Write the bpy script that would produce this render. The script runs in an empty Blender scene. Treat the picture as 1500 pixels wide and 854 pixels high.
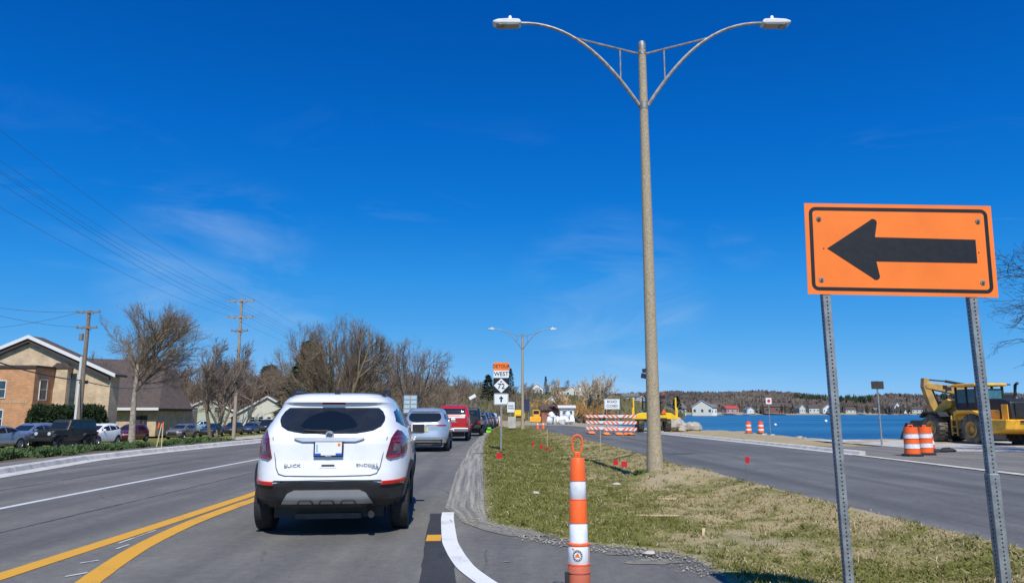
import bpy, bmesh, math, random
import numpy as np
from mathutils import Vector, Matrix, Euler
R = math.radians
scene = bpy.context.scene
COL = scene.collection

# ------------------------------------------------------------------ camera, sky, sun, exposure
FPX, CAMH = 1071.0, 1.4
PITCH = math.atan((605 - 427) / FPX)
CP, SP = math.cos(PITCH), math.sin(PITCH)
cam_d = bpy.data.cameras.new('camera'); cam = bpy.data.objects.new('camera', cam_d); COL.objects.link(cam)
cam.location = (0, 0, CAMH); cam.rotation_euler = (R(90) + PITCH, 0, 0)
cam_d.sensor_fit = 'HORIZONTAL'; cam_d.sensor_width = 36; cam_d.lens = FPX / 1500 * 36
cam_d.clip_start = .05; cam_d.clip_end = 20000
scene.camera = cam

SUN_EL, SUN_AZ = R(53), R(6.0)       # the sun stands behind the camera, a little to the right
sdir = Vector((math.sin(SUN_AZ) * math.cos(SUN_EL), -math.cos(SUN_AZ) * math.cos(SUN_EL), math.sin(SUN_EL)))
sun_d = bpy.data.lights.new('sun', 'SUN'); sun = bpy.data.objects.new('sun', sun_d); COL.objects.link(sun)
sun_d.energy = 4.2; sun_d.angle = R(.5); sun_d.color = (1, .955, .87)
sun.rotation_euler = sdir.to_track_quat('Z', 'Y').to_euler(); sun.location = (0, -20, 40)

world = bpy.data.worlds.new('World'); scene.world = world; world.use_nodes = True
wn = world.node_tree; wn.nodes.clear()
def wnode(t, **k):
    n = wn.nodes.new(t)
    for a, b in k.items(): setattr(n, a, b)
    return n
sky = wnode('ShaderNodeTexSky', sky_type='NISHITA', sun_disc=False, sun_elevation=SUN_EL, altitude=180,
            air_density=1.0, dust_density=.25, ozone_density=2.6)
sky.sun_rotation = math.atan2(sdir.x, sdir.y)
# the phone's colour rendering of the clear sky: deep saturated blue overhead to light blue low down
hs = wnode('ShaderNodeSeparateColor'); sm = wnode('ShaderNodeMath', operation='MULTIPLY'); sm.inputs[1].default_value = .1
gm = wnode('ShaderNodeValToRGB'); cr = gm.color_ramp
for i, (p, c) in enumerate(((.085, (.0, .074, .37)), (.14, (.002, .138, .57)), (.195, (.006, .195, .67)), (.28, (.030, .285, .77)), (.435, (.088, .385, .83)), (.66, (.20, .50, .88)), (.80, (.30, .57, .89)))):
    e = cr.elements[i] if i < 2 else cr.elements.new(p)
    e.position = p; e.color = (*[k * .86 for k in c], 1)
gs = wnode('ShaderNodeVectorMath', operation='SCALE'); gs.inputs['Scale'].default_value = 1 / .085
tc = wnode('ShaderNodeTexCoord'); mp = wnode('ShaderNodeMapping')
mp.inputs['Scale'].default_value = (2.2, 2.2, 7.0); mp.inputs['Rotation'].default_value = (0, R(-7), R(40)); mp.inputs['Location'].default_value = (.35, 1.7, .2)
nz = wnode('ShaderNodeTexNoise'); nz.inputs['Scale'].default_value = 1.6; nz.inputs['Detail'].default_value = 9
nz.inputs['Roughness'].default_value = .62; nz.inputs['Distortion'].default_value = 1.1
nz2 = wnode('ShaderNodeTexNoise'); nz2.inputs['Scale'].default_value = 2.3; nz2.inputs['Detail'].default_value = 2
rp = wnode('ShaderNodeMapRange'); rp.inputs['From Min'].default_value = .54; rp.inputs['From Max'].default_value = .78
rp2 = wnode('ShaderNodeMapRange'); rp2.inputs['From Min'].default_value = .5; rp2.inputs['From Max'].default_value = .68
sx = wnode('ShaderNodeSeparateXYZ')
rp3 = wnode('ShaderNodeMapRange'); rp3.inputs['From Min'].default_value = .40; rp3.inputs['From Max'].default_value = .15
m1 = wnode('ShaderNodeMath', operation='MULTIPLY'); m2 = wnode('ShaderNodeMath', operation='MULTIPLY')
m3 = wnode('ShaderNodeMath', operation='MULTIPLY'); m3.inputs[1].default_value = .2
mx = wnode('ShaderNodeMixRGB'); mx.inputs['Color2'].default_value = (5.6, 7.3, 9.0, 1)
bg = wnode('ShaderNodeBackground'); bg.inputs['Strength'].default_value = .085
ow = wnode('ShaderNodeOutputWorld')
L = wn.links.new
L(sky.outputs[0], hs.inputs[0]); L(hs.outputs[0], sm.inputs[0]); L(sm.outputs[0], gm.inputs[0]); L(gm.outputs[0], gs.inputs[0]); L(gs.outputs[0], mx.inputs['Color1'])
L(tc.outputs['Generated'], mp.inputs[0]); L(mp.outputs[0], nz.inputs['Vector']); L(mp.outputs[0], nz2.inputs['Vector'])
L(nz.outputs['Fac'], rp.inputs[0]); L(nz2.outputs['Fac'], rp2.inputs[0]); L(tc.outputs['Generated'], sx.inputs[0]); L(sx.outputs['Z'], rp3.inputs[0])
# two soft cirrus banks low over the road, on top of thin general haze
acc = None
for (px, py, a, b) in ((890, 452, .9885, .9995), (330, 418, .9875, .9995)):
    dv = Vector(((px - 750) / FPX, CP - (427 - py) / FPX * SP, SP + (427 - py) / FPX * CP)).normalized()
    dp_ = wnode('ShaderNodeVectorMath', operation='DOT_PRODUCT'); dp_.inputs[1].default_value = dv; L(tc.outputs['Generated'], dp_.inputs[0])
    mr_ = wnode('ShaderNodeMapRange', interpolation_type='SMOOTHSTEP'); mr_.inputs['From Min'].default_value = a; mr_.inputs['From Max'].default_value = b; mr_.inputs['To Max'].default_value = 1.0; L(dp_.outputs['Value'], mr_.inputs[0])
    if acc is None: acc = mr_.outputs[0]
    else: ad_ = wnode('ShaderNodeMath', operation='ADD'); L(acc, ad_.inputs[0]); L(mr_.outputs[0], ad_.inputs[1]); acc = ad_.outputs[0]
rq = wnode('ShaderNodeMapRange'); rq.inputs['From Min'].default_value = .40; rq.inputs['From Max'].default_value = .72; L(nz.outputs['Fac'], rq.inputs[0])
pm_ = wnode('ShaderNodeMath', operation='MULTIPLY'); L(acc, pm_.inputs[0]); L(rq.outputs[0], pm_.inputs[1])
ps = wnode('ShaderNodeMath', operation='MULTIPLY'); ps.inputs[1].default_value = .20; L(pm_.outputs[0], ps.inputs[0])
fin = wnode('ShaderNodeMath', operation='ADD'); L(m3.outputs[0], fin.inputs[0]); L(ps.outputs[0], fin.inputs[1])
L(rp.outputs[0], m1.inputs[0]); L(rp2.outputs[0], m1.inputs[1]); L(m1.outputs[0], m2.inputs[0]); L(rp3.outputs[0], m2.inputs[1])
L(m2.outputs[0], m3.inputs[0]); L(fin.outputs[0], mx.inputs['Fac']); L(mx.outputs[0], bg.inputs['Color']); L(bg.outputs[0], ow.inputs[0])

vs = scene.view_settings
vs.view_transform = 'Standard'; vs.look = 'None'; vs.exposure = 0.25; vs.gamma = 1.0; vs.use_curve_mapping = False
scene.render.engine = 'CYCLES'
scene.cycles.max_bounces = 5; scene.cycles.transparent_max_bounces = 6

# ------------------------------------------------------------------ helpers
def ray(px, py):
    a = (px - 750) / FPX; b = (427 - py) / FPX
    return Vector((a, CP - b * SP, SP + b * CP))
def at(px, py, Y):                     # a point of the view ray at real distance Y
    d = ray(px, py); return Vector((0, 0, CAMH)) + d * (Y / d.y)
def gp(px, py, z=0.0):                 # a point of the view ray on the ground at height z
    d = ray(px, py); return Vector((0, 0, CAMH)) + d * ((z - CAMH) / d.z)

def tag(o, label=None, cat=None, group=None, kind=None):
    if label: o['label'] = label
    if cat: o['category'] = cat
    if group: o['group'] = group
    if kind: o['kind'] = kind
    return o
def thing(name, label, cat, loc=(0, 0, 0), rz=0, group=None):
    o = bpy.data.objects.new(name, None); COL.objects.link(o); o.empty_display_size = .2
    o.location = loc; o.rotation_euler = (0, 0, rz)
    return tag(o, label, cat, group)
def link(name, me, mat=None, parent=None):
    o = bpy.data.objects.new(name, me); COL.objects.link(o)
    if mat is not None and not me.materials:
        for m in (mat if isinstance(mat, (list, tuple)) else [mat]): me.materials.append(m)
    if parent: o.parent = parent
    return o
def copy_tree(o, parent=None):
    c = o.copy(); COL.objects.link(c); c.parent = parent
    for ch in list(o.children): copy_tree(ch, c)
    return c

class MB:
    def __init__(s): s.v = []; s.f = []; s.m = []
    def add(s, vs, fs, mi=0, M=None):
        b = len(s.v)
        s.v += [tuple(M @ Vector(p)) for p in vs] if M is not None else [tuple(p) for p in vs]
        s.f += [tuple(b + i for i in f) for f in fs]; s.m += [mi] * len(fs); return s
    def box(s, c, d, mi=0, rot=None, M=None):
        x, y, z = [k / 2 for k in d]
        vs = [Vector((a * x, b * y, e * z)) for e in (-1, 1) for b in (-1, 1) for a in (-1, 1)]
        if rot is not None: q = Euler(rot); vs = [Vector(p) for p in vs]; [p.rotate(q) for p in vs]
        vs = [p + Vector(c) for p in vs]
        return s.add(vs, [(0, 2, 3, 1), (4, 5, 7, 6), (0, 1, 5, 4), (2, 6, 7, 3), (0, 4, 6, 2), (1, 3, 7, 5)], mi, M)
    def prism(s, poly, axis, a0, a1, mi=0, M=None):   # poly: 2-D outline of the other two axes (counted cyclically)
        n = len(poly)
        def p3(p, a):
            return {'x': (a, p[0], p[1]), 'y': (p[0], a, p[1]), 'z': (p[0], p[1], a)}[axis]
        vs = [p3(p, a0) for p in poly] + [p3(p, a1) for p in poly]
        fs = [tuple(range(n))[::-1], tuple(range(n, 2 * n))] + [(i, (i + 1) % n, n + (i + 1) % n, n + i) for i in range(n)]
        return s.add(vs, fs, mi, M)
    def tube(s, pts, rad, n=8, mi=0, cap=True, M=None):
        pts = [Vector(p) for p in pts]
        if not isinstance(rad, (list, tuple)): rad = [rad] * len(pts)
        vs = []; up = None
        for i, p in enumerate(pts):
            t = (pts[min(i + 1, len(pts) - 1)] - pts[max(i - 1, 0)]).normalized()
            if up is None:
                up = t.orthogonal().normalized()
            up = (up - t * up.dot(t)).normalized(); bn = t.cross(up)
            for k in range(n):
                a = 2 * math.pi * k / n; vs.append(p + (up * math.cos(a) + bn * math.sin(a)) * rad[i])
        fs = []
        for i in range(len(pts) - 1):
            for k in range(n):
                fs.append((i * n + k, i * n + (k + 1) % n, (i + 1) * n + (k + 1) % n, (i + 1) * n + k))
        if cap: fs += [tuple(range(n))[::-1], tuple(range((len(pts) - 1) * n, len(pts) * n))]
        return s.add(vs, fs, mi, M)
    def lathe(s, prof, n=20, axis='z', mi=0, c=(0, 0, 0), M=None, cap=True):   # prof: (radius, along)
        vs = []
        for r, h in prof:
            for k in range(n):
                a = 2 * math.pi * k / n; u, w = r * math.cos(a), r * math.sin(a)
                p = {'z': (u, w, h), 'x': (h, u, w), 'y': (w, h, u)}[axis]
                vs.append((p[0] + c[0], p[1] + c[1], p[2] + c[2]))
        fs = []
        for i in range(len(prof) - 1):
            for k in range(n): fs.append((i * n + k, i * n + (k + 1) % n, (i + 1) * n + (k + 1) % n, (i + 1) * n + k))
        if cap: fs += [tuple(range(n))[::-1], tuple(range((len(prof) - 1) * n, len(prof) * n))]
        return s.add(vs, fs, mi, M)
    def ball(s, c, r, n=8, mi=0, rnd=None, sc=(1, 1, 1)):
        prof = []
        vs = []; fs = []
        for i in range(n // 2 + 1):
            a = math.pi * i / (n // 2)
            for k in range(n):
                b = 2 * math.pi * k / n; q = r * (1 + (rnd.uniform(-.2, .2) if rnd else 0))
                vs.append((c[0] + q * sc[0] * math.sin(a) * math.cos(b), c[1] + q * sc[1] * math.sin(a) * math.sin(b), c[2] + q * sc[2] * math.cos(a)))
        for i in range(n // 2):
            for k in range(n): fs.append((i * n + k, (i + 1) * n + k, (i + 1) * n + (k + 1) % n, i * n + (k + 1) % n))
        return s.add(vs, fs, mi)
    def mesh(s, name, smooth=False):
        me = bpy.data.meshes.new(name); me.from_pydata([tuple(p) for p in s.v], [], s.f); me.update()
        if any(s.m):
            me.polygons.foreach_set('material_index', s.m)
        bm = bmesh.new(); bm.from_mesh(me); bmesh.ops.recalc_face_normals(bm, faces=bm.faces); bm.to_mesh(me); bm.free()
        if smooth: shade(me)
        return me
    def build(s, name, mat, parent=None, smooth=False, bevel=0):
        o = link(name, s.mesh(name, smooth), mat, parent)
        if bevel:
            b = o.modifiers.new('bevel', 'BEVEL'); b.width = bevel; b.segments = 2; b.limit_method = 'ANGLE'; b.angle_limit = R(40)
        return o
def shade(me, ang=38):
    me.polygons.foreach_set('use_smooth', [True] * len(me.polygons))
    try: me.set_sharp_from_angle(angle=R(ang))
    except Exception: pass
def npmesh(name, V, F, smooth=False):     # numpy verts (n,3), faces (m,k)
    V = np.ascontiguousarray(V, dtype=np.float32); F = np.ascontiguousarray(F, dtype=np.int32)
    me = bpy.data.meshes.new(name); k = F.shape[1]
    me.vertices.add(len(V)); me.vertices.foreach_set('co', V.ravel())
    me.loops.add(F.size); me.loops.foreach_set('vertex_index', F.ravel())
    me.polygons.add(len(F)); me.polygons.foreach_set('loop_start', np.arange(0, F.size, k, dtype=np.int32))
    me.polygons.foreach_set('loop_total', np.full(len(F), k, dtype=np.int32))
    if smooth: me.polygons.foreach_set('use_smooth', np.ones(len(F), dtype=bool))
    me.update(calc_edges=True); return me
def gridfaces(nu, nv):
    i = np.arange(nu - 1)[:, None] * nv + np.arange(nv - 1)[None, :]
    i = i.ravel(); return np.stack([i, i + nv, i + nv + 1, i + 1], 1)
def attr(me, name, vals):
    a = me.attributes.new(name, 'FLOAT', 'POINT'); a.data.foreach_set('value', np.asarray(vals, dtype=np.float32).ravel())

FONT = None
def text(name, s, size, loc, rot, mat, parent=None, ext=.002, sx=1.0):
    cu = bpy.data.curves.new(name, 'FONT'); cu.body = s; cu.size = size; cu.align_x = 'CENTER'; cu.align_y = 'CENTER'; cu.extrude = ext; cu.resolution_u = 3
    cu.offset = size * .016
    t = bpy.data.objects.new(name, cu); COL.objects.link(t); bpy.context.view_layer.update()
    me = bpy.data.meshes.new_from_object(t.evaluated_get(bpy.context.evaluated_depsgraph_get())); bpy.data.objects.remove(t)
    me.name = name; me.materials.clear()
    o = link(name, me, mat, parent); o.location = loc; o.rotation_euler = rot; o.scale = (sx, 1, 1); return o

# ------------------------------------------------------------------ materials
MATS = {}
def nodes_of(name):
    m = bpy.data.materials.new(name); m.use_nodes = True; nt = m.node_tree
    b = nt.nodes['Principled BSDF']; return m, nt, b
def nn(nt, t, ins=None, **k):
    n = nt.nodes.new(t)
    for a, b in k.items(): setattr(n, a, b)
    for a, b in (ins or {}).items(): n.inputs[a].default_value = b
    return n
def c4(c): return (c[0], c[1], c[2], 1)
def mk(name, col, rough=.6, metal=0, var=.12, scale=6, col2=None, bump=0, bscale=40, stretch=(1, 1, 1), coat=0, spec=.5, world_co=False, lo=.35, hi=.65, detail=5):
    if name in MATS: return MATS[name]
    m, nt, b = nodes_of(name); MATS[name] = m
    b.inputs['Roughness'].default_value = rough; b.inputs['Metallic'].default_value = metal
    b.inputs['Specular IOR Level'].default_value = spec; b.inputs['Coat Weight'].default_value = coat; b.inputs['Coat Roughness'].default_value = .05
    b.inputs['Base Color'].default_value = c4(col)
    if var or col2 or bump:
        if world_co: g = nn(nt, 'ShaderNodeNewGeometry'); co = g.outputs['Position']
        else: g = nn(nt, 'ShaderNodeTexCoord'); co = g.outputs['Object']
        mpg = nn(nt, 'ShaderNodeMapping', {'Scale': stretch}); nt.links.new(co, mpg.inputs[0])
    if var or col2:
        no = nn(nt, 'ShaderNodeTexNoise', {'Scale': scale, 'Detail': detail, 'Roughness': .6}); nt.links.new(mpg.outputs[0], no.inputs['Vector'])
        mr = nn(nt, 'ShaderNodeMapRange', {'From Min': lo, 'From Max': hi}); nt.links.new(no.outputs['Fac'], mr.inputs[0])
        a, c = (col, col2) if col2 else ([k * (1 - var) for k in col], [min(1, k * (1 + var)) for k in col])
        mi = nn(nt, 'ShaderNodeMixRGB', {'Color1': c4(a), 'Color2': c4(c)}); nt.links.new(mr.outputs[0], mi.inputs[0]); nt.links.new(mi.outputs[0], b.inputs['Base Color'])
    if bump:
        n2 = nn(nt, 'ShaderNodeTexNoise', {'Scale': bscale, 'Detail': 4}); nt.links.new(mpg.outputs[0], n2.inputs['Vector'])
        bp = nn(nt, 'ShaderNodeBump', {'Strength': bump, 'Distance': .02}); nt.links.new(n2.outputs['Fac'], bp.inputs['Height']); nt.links.new(bp.outputs[0], b.inputs['Normal'])
    return m
def paint(name, col, metal=0.0, rough=.28):
    return mk('paint_' + name, col, rough, metal, var=.07, scale=2.2, coat=.8)
def glassmat(name, col=(.012, .016, .02), rough=.06):
    return mk(name, col, rough, 0, var=0, spec=.7)

M_glass = glassmat('car_glass'); M_glass2 = glassmat('car_glass_clear', (.05, .07, .09), .08)
M_black = mk('black_plastic', (.018, .018, .02), .55, var=.25, scale=9)
M_rubber = mk('rubber', (.022, .022, .023), .85, var=.3, scale=12, bump=.2)
M_alloy = mk('alloy', (.42, .43, .45), .35, .9, var=.1)
M_darkalloy = mk('dark_alloy', (.06, .06, .065), .4, .7, var=.1)
M_chrome = mk('chrome', (.66, .66, .66), .3, .75, var=.04)
M_red = mk('tail_lens', (.32, .012, .015), .14, var=.3, scale=14, coat=.6)
M_reddark = mk('tail_lens_dark', (.10, .007, .012), .12, var=.4, scale=16, coat=.8)
M_redbright = mk('reflector_red', (.62, .018, .012), .2, var=.1, coat=.5)
M_lens = mk('lamp_lens', (.55, .57, .6), .12, var=.25, scale=20, coat=.6)
M_plate = mk('plate_white', (.8, .82, .84), .4, var=.03)
M_blueprint = mk('plate_blue', (.03, .1, .5), .4, var=.05)
M_galv = mk('galvanised_steel', (.30, .32, .33), .5, .55, var=.22, scale=18, bump=.05)
M_galv2 = mk('weathered_galvanised', (.26, .25, .235), .55, .4, var=.3, scale=7)
M_hole = mk('punched_hole', (.006, .006, .007), .9, var=0)
M_steel = mk('dark_steel', (.06, .06, .06), .5, .6, var=.3)
M_sorange = mk('sign_orange', (.92, .205, .022), .42, var=.09, scale=2.2, detail=10, bump=.03, bscale=160)
M_sblack = mk('sign_black', (.009, .009, .011), .5, var=.3, scale=25)
M_swhite = mk('sign_white', (.75, .77, .78), .42, var=.04, scale=4)
M_corange = mk('cone_orange', (.88, .13, .018), .45, var=.08, scale=9, bump=.04)
M_cdirty = mk('cone_dirty_orange', (.62, .12, .055), .55, var=0, col2=(.42, .13, .08), scale=7, bump=.08)
M_refl = mk('reflective_white', (.72, .74, .76), .38, var=.13, scale=9, detail=9)
M_conc = mk('concrete', (.44, .42, .38), .85, var=.16, scale=2.2, bump=.15, bscale=60)
M_kerb = mk('kerb_concrete', (.50, .48, .44), .85, var=.2, scale=3, bump=.15, bscale=50)
M_agg = mk('aggregate_concrete', (.47, .385, .255), .85, var=0, col2=(.24, .195, .13), scale=34, bump=.4, bscale=50, lo=.40, hi=.64, detail=8)
M_rust = mk('rust_stain', (.16, .075, .03), .9, var=.3, scale=14)
M_pole = mk('weathered_pole_wood', (.21, .165, .12), .9, var=.3, scale=5, stretch=(6, 6, .6), bump=.2)
M_pole2 = mk('pale_pole_wood', (.33, .27, .20), .9, var=.25, scale=5, stretch=(6, 6, .6), bump=.2)
M_wire = mk('wire', (.09, .10, .12), .6, var=0)
M_wirepale = mk('pale_wire', (.3, .3, .3), .6, var=0)
M_bark = mk('bark', (.17, .135, .10), .95, var=.35, scale=5, stretch=(3, 3, .8), bump=.4, bscale=20)
M_barkmoss = mk('mossy_bark', (.20, .155, .11), .95, 0, col2=(.24, .18, .075), scale=1.6, bump=.4, bscale=20)
M_twig = mk('twigs', (.19, .145, .112), .95, var=.25, scale=2)
M_twigred = mk('twigs_red', (.225, .155, .12), .95, var=.25, scale=2)
M_willow = mk('willow_twigs', (.58, .33, .11), .9, var=.3, scale=.8)
M_willow2 = mk('willow_pale_limb', (.56, .44, .29), .9, var=.25, scale=.8)
M_pine = mk('pine_needles', (.022, .042, .015), .9, var=.45, scale=1.5)
M_hedge = mk('hedge_leaves', (.020, .042, .010), .85, var=.45, scale=2)
M_juniper = mk('juniper_needles', (.035, .085, .026), .85, 0, col2=(.10, .15, .045), scale=2.5)
M_mulch = mk('mulch', (.10, .065, .042), .95, var=.4, scale=12, bump=.4)
M_lath = mk('lath_wood', (.55, .42, .25), .85, var=.15)
M_flagred = mk('flag_red', (.62, .012, .02), .6, var=.1)
M_yellow = mk('machine_yellow', (.86, .43, .03), .42, var=.18, scale=3, coat=.15)
M_yellow2 = mk('machine_yellow_bright', (.82, .50, .01), .45, var=.1, scale=3)
M_yellowdirt = mk('machine_yellow_dirty', (.70, .38, .06), .6, 0, col2=(.40, .25, .09), scale=2.5)
M_machblack = mk('machine_black', (.02, .021, .024), .5, var=.4, scale=6)
M_tyremud = mk('muddy_tyre', (.055, .05, .044), .92, 0, col2=(.20, .175, .135), scale=2.2, bump=.3)
M_tglass = mk('tinted_cab_glass', (.05, .16, .2), .1, var=.2)
M_rock = mk('rock', (.42, .38, .33), .9, var=.3, scale=3, bump=.4, bscale=12)
M_bag = mk('bulk_bag', (.72, .74, .76), .8, var=.12, scale=4, bump=.2, bscale=8)
# ------------------------------------------------------------------ terrain functions
rng = np.random.default_rng(7)
def sstep(a, b, x): t = np.clip((x - a) / (b - a), 0, 1); return t * t * (3 - 2 * t)
def gz(x, y):
    x = np.asarray(x, float); y = np.asarray(y, float)
    z = -.003 * np.clip(y - 12, 0, 120)
    return z - sstep(-14.6, -21, x) * (.45 + .016 * np.clip(y - 30, 0, 45))
def gzf(x, y): return float(gz(x, y))
LAKE = np.array([(900, 12), (60, 25), (33, 33), (30.5, 36.5), (29.5, 43.2), (22.0, 43.6), (18.6, 40.4), (18.3, 44), (18.7, 50), (19.4, 58),
                 (20.4, 66), (17.8, 71), (15.6, 78), (14.2, 100), (13.4, 130), (13, 165), (14, 190), (30, 260), (60, 420), (125, 650), (190, 900),
                 (230, 1100), (700, 1250), (1600, 1300), (2600, 1200), (3400, 400)], float)
def lake_dist(x, y):                    # signed distance to the shore line, positive on land
    x = np.asarray(x, float); y = np.asarray(y, float)
    d = np.full(x.shape, 1e9); ins = np.zeros(x.shape, bool)
    for i in range(len(LAKE)):
        ax, ay = LAKE[i]; bx, by = LAKE[(i + 1) % len(LAKE)]
        vx, vy = bx - ax, by - ay
        t = np.clip(((x - ax) * vx + (y - ay) * vy) / (vx * vx + vy * vy), 0, 1)
        d = np.minimum(d, np.hypot(x - ax - t * vx, y - ay - t * vy))
        c = (ay > y) != (by > y)
        with np.errstate(divide='ignore', invalid='ignore'):
            ins ^= c & (x < (bx - ax) * (y - ay) / (by - ay + 1e-12) + ax)
    return np.where(ins, -d, d)
WATER_Z = -1.15
def pl(pts): p = sorted(pts); ys = [a for a, b in p]; xs = [b for a, b in p]; return lambda y: np.interp(y, ys, xs)
med_l = pl([(4, 2.0), (6.42, 1.78), (6.9, 1.8), (7.54, 1.74), (7.9, 1.46), (8.13, 1.08), (8.34, .67), (8.75, .42), (9.24, .12), (9.46, -.13), (9.86, -.37), (11.6, -.48), (16.5, -.69),
            (28, -1.15), (44, -1.68), (62, -1.95), (81, -1.96), (110, -1.8)])
clo_l = pl([(0, 5.9), (8, 5.4), (12, 5.15), (20, 4.75), (36, 4.55), (67, 3.1), (90, 2.3), (110, 1.2)])
clo_r = pl([(0, 11.5), (17, 11.6), (26, 11.8), (34, 11.65), (62, 10.8), (91, 8.5), (130, 5.2), (160, 4.)])
ker_x = pl([(4, -9.4), (10, -10.2), (16.5, -11.25), (22.9, -12.6), (28, -12.85), (39, -12.65), (60, -12.6), (120, -12.0), (170, -11)])
fr_n = pl([(10, -18.4), (30, -20.5), (46, -23), (80, -26.3), (125, -27.6)])
fr_f = pl([(10, -22.6), (28, -25.5), (43, -28.6), (57, -30.5), (97, -33), (125, -34)])
LAMP = (3.54, 18.2)
def med_z(x, y):
    e = np.minimum(x - med_l(y), clo_l(y) - x)
    z = gz(x, y) - .20 * sstep(.15, 1.5, e)
    r2 = ((x - LAMP[0] - .1) / .85) ** 2 + ((y - LAMP[1] + .3) / 1.2) ** 2
    z = z + .24 * np.exp(-r2)
    z = z + sstep(.1, .5, e) * (.035 * np.sin(x * 2.1 + y * .7) * np.sin(y * 1.3 - x) + .02 * np.sin(x * 5.3 + 1) * np.sin(y * 4.1))
    return z

# ------------------------------------------------------------------ setting materials
def asphalt(name, col, dirt, band=1.0):
    m, nt, b = nodes_of(name); lk = nt.links.new
    g = nn(nt, 'ShaderNodeNewGeometry')
    fine = nn(nt, 'ShaderNodeTexNoise', {'Scale': 90, 'Detail': 3}); lk(g.outputs['Position'], fine.inputs['Vector'])
    mp1 = nn(nt, 'ShaderNodeMapping', {'Scale': (1.1, .06, 1)}); lk(g.outputs['Position'], mp1.inputs[0])
    lane = nn(nt, 'ShaderNodeTexNoise', {'Scale': 1.2, 'Detail': 5, 'Roughness': .6}); lk(mp1.outputs[0], lane.inputs['Vector'])
    big = nn(nt, 'ShaderNodeTexNoise', {'Scale': .5, 'Detail': 6, 'Roughness': .65}); lk(g.outputs['Position'], big.inputs['Vector'])
    r1 = nn(nt, 'ShaderNodeMapRange', {'From Min': .40, 'From Max': .66}); lk(lane.outputs['Fac'], r1.inputs[0])
    r2 = nn(nt, 'ShaderNodeMapRange', {'From Min': .35, 'From Max': .7, 'To Min': .55, 'To Max': 1.0}); lk(big.outputs['Fac'], r2.inputs[0])
    mu = nn(nt, 'ShaderNodeMath', operation='MULTIPLY'); lk(r1.outputs[0], mu.inputs[0]); lk(r2.outputs[0], mu.inputs[1])
    mu2 = nn(nt, 'ShaderNodeMath', {1: band}, operation='MULTIPLY'); lk(mu.outputs[0], mu2.inputs[0])
    mi = nn(nt, 'ShaderNodeMixRGB', {'Color1': c4(col), 'Color2': c4(dirt)}); lk(mu2.outputs[0], mi.inputs[0])
    r3 = nn(nt, 'ShaderNodeMapRange', {'From Min': .3, 'From Max': .7, 'To Min': .72, 'To Max': 1.28}); lk(fine.outputs['Fac'], r3.inputs[0])
    r4 = nn(nt, 'ShaderNodeMapRange', {'From Min': .3, 'From Max': .7, 'To Min': .86, 'To Max': 1.12}); lk(big.outputs['Fac'], r4.inputs[0])
    mm = nn(nt, 'ShaderNodeMath', operation='MULTIPLY'); lk(r3.outputs[0], mm.inputs[0]); lk(r4.outputs[0], mm.inputs[1])
    vm = nn(nt, 'ShaderNodeVectorMath', operation='SCALE'); lk(mi.outputs[0], vm.inputs[0]); lk(mm.outputs[0], vm.inputs['Scale'])
    vo = nn(nt, 'ShaderNodeTexVoronoi', {'Scale': .32}, feature='DISTANCE_TO_EDGE'); wv = nn(nt, 'ShaderNodeTexNoise', {'Scale': 1.4, 'Detail': 5}); lk(g.outputs['Position'], wv.inputs['Vector'])
    av = nn(nt, 'ShaderNodeMixRGB', {0: .16}); lk(g.outputs['Position'], av.inputs[1]); lk(wv.outputs['Color'], av.inputs[2]); lk(av.outputs[0], vo.inputs['Vector'])
    rc = nn(nt, 'ShaderNodeMapRange', {'From Min': .0, 'From Max': .0045, 'To Min': .55, 'To Max': 1.0}); lk(vo.outputs['Distance'], rc.inputs[0])
    cm = nn(nt, 'ShaderNodeMapRange', {'From Min': .5, 'From Max': .56}); lk(big.outputs['Fac'], cm.inputs[0]); mc = nn(nt, 'ShaderNodeMixRGB', {1: (1, 1, 1, 1)}); lk(cm.outputs[0], mc.inputs[0]); lk(rc.outputs[0], mc.inputs[2])
    sp2 = nn(nt, 'ShaderNodeTexNoise', {'Scale': 3.2, 'Detail': 4, 'Roughness': .55}); lk(g.outputs['Position'], sp2.inputs['Vector']); st = nn(nt, 'ShaderNodeMapRange', {'From Min': .64, 'From Max': .74, 'To Min': 1.0, 'To Max': .72}); lk(sp2.outputs['Fac'], st.inputs[0])
    mx2 = nn(nt, 'ShaderNodeVectorMath', operation='SCALE'); lk(vm.outputs[0], mx2.inputs[0]); lk(st.outputs[0], mx2.inputs['Scale'])
    mx3 = nn(nt, 'ShaderNodeVectorMath', operation='MULTIPLY'); lk(mx2.outputs[0], mx3.inputs[0]); lk(mc.outputs[0], mx3.inputs[1])
    wh = nn(nt, 'ShaderNodeAttribute', attribute_name='wheel'); wm_ = nn(nt, 'ShaderNodeMath', operation='MULTIPLY'); lk(wh.outputs['Fac'], wm_.inputs[0]); lk(r2.outputs[0], wm_.inputs[1]); w1_ = nn(nt, 'ShaderNodeMath', {0: 1.0}, operation='SUBTRACT'); lk(wm_.outputs[0], w1_.inputs[1])
    mx5 = nn(nt, 'ShaderNodeVectorMath', operation='SCALE'); lk(mx3.outputs[0], mx5.inputs[0]); lk(w1_.outputs[0], mx5.inputs['Scale']); mx3 = mx5
    lk(mx3.outputs[0], b.inputs['Base Color'])
    b.inputs['Roughness'].default_value = .82; b.inputs['Specular IOR Level'].default_value = .3
    mot = nn(nt, 'ShaderNodeTexNoise', {'Scale': 9, 'Detail': 8, 'Roughness': .75}); lk(g.outputs['Position'], mot.inputs['Vector']); mo = nn(nt, 'ShaderNodeMapRange', {'From Min': .3, 'From Max': .7, 'To Min': .8, 'To Max': 1.2}); lk(mot.outputs['Fac'], mo.inputs[0])
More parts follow.
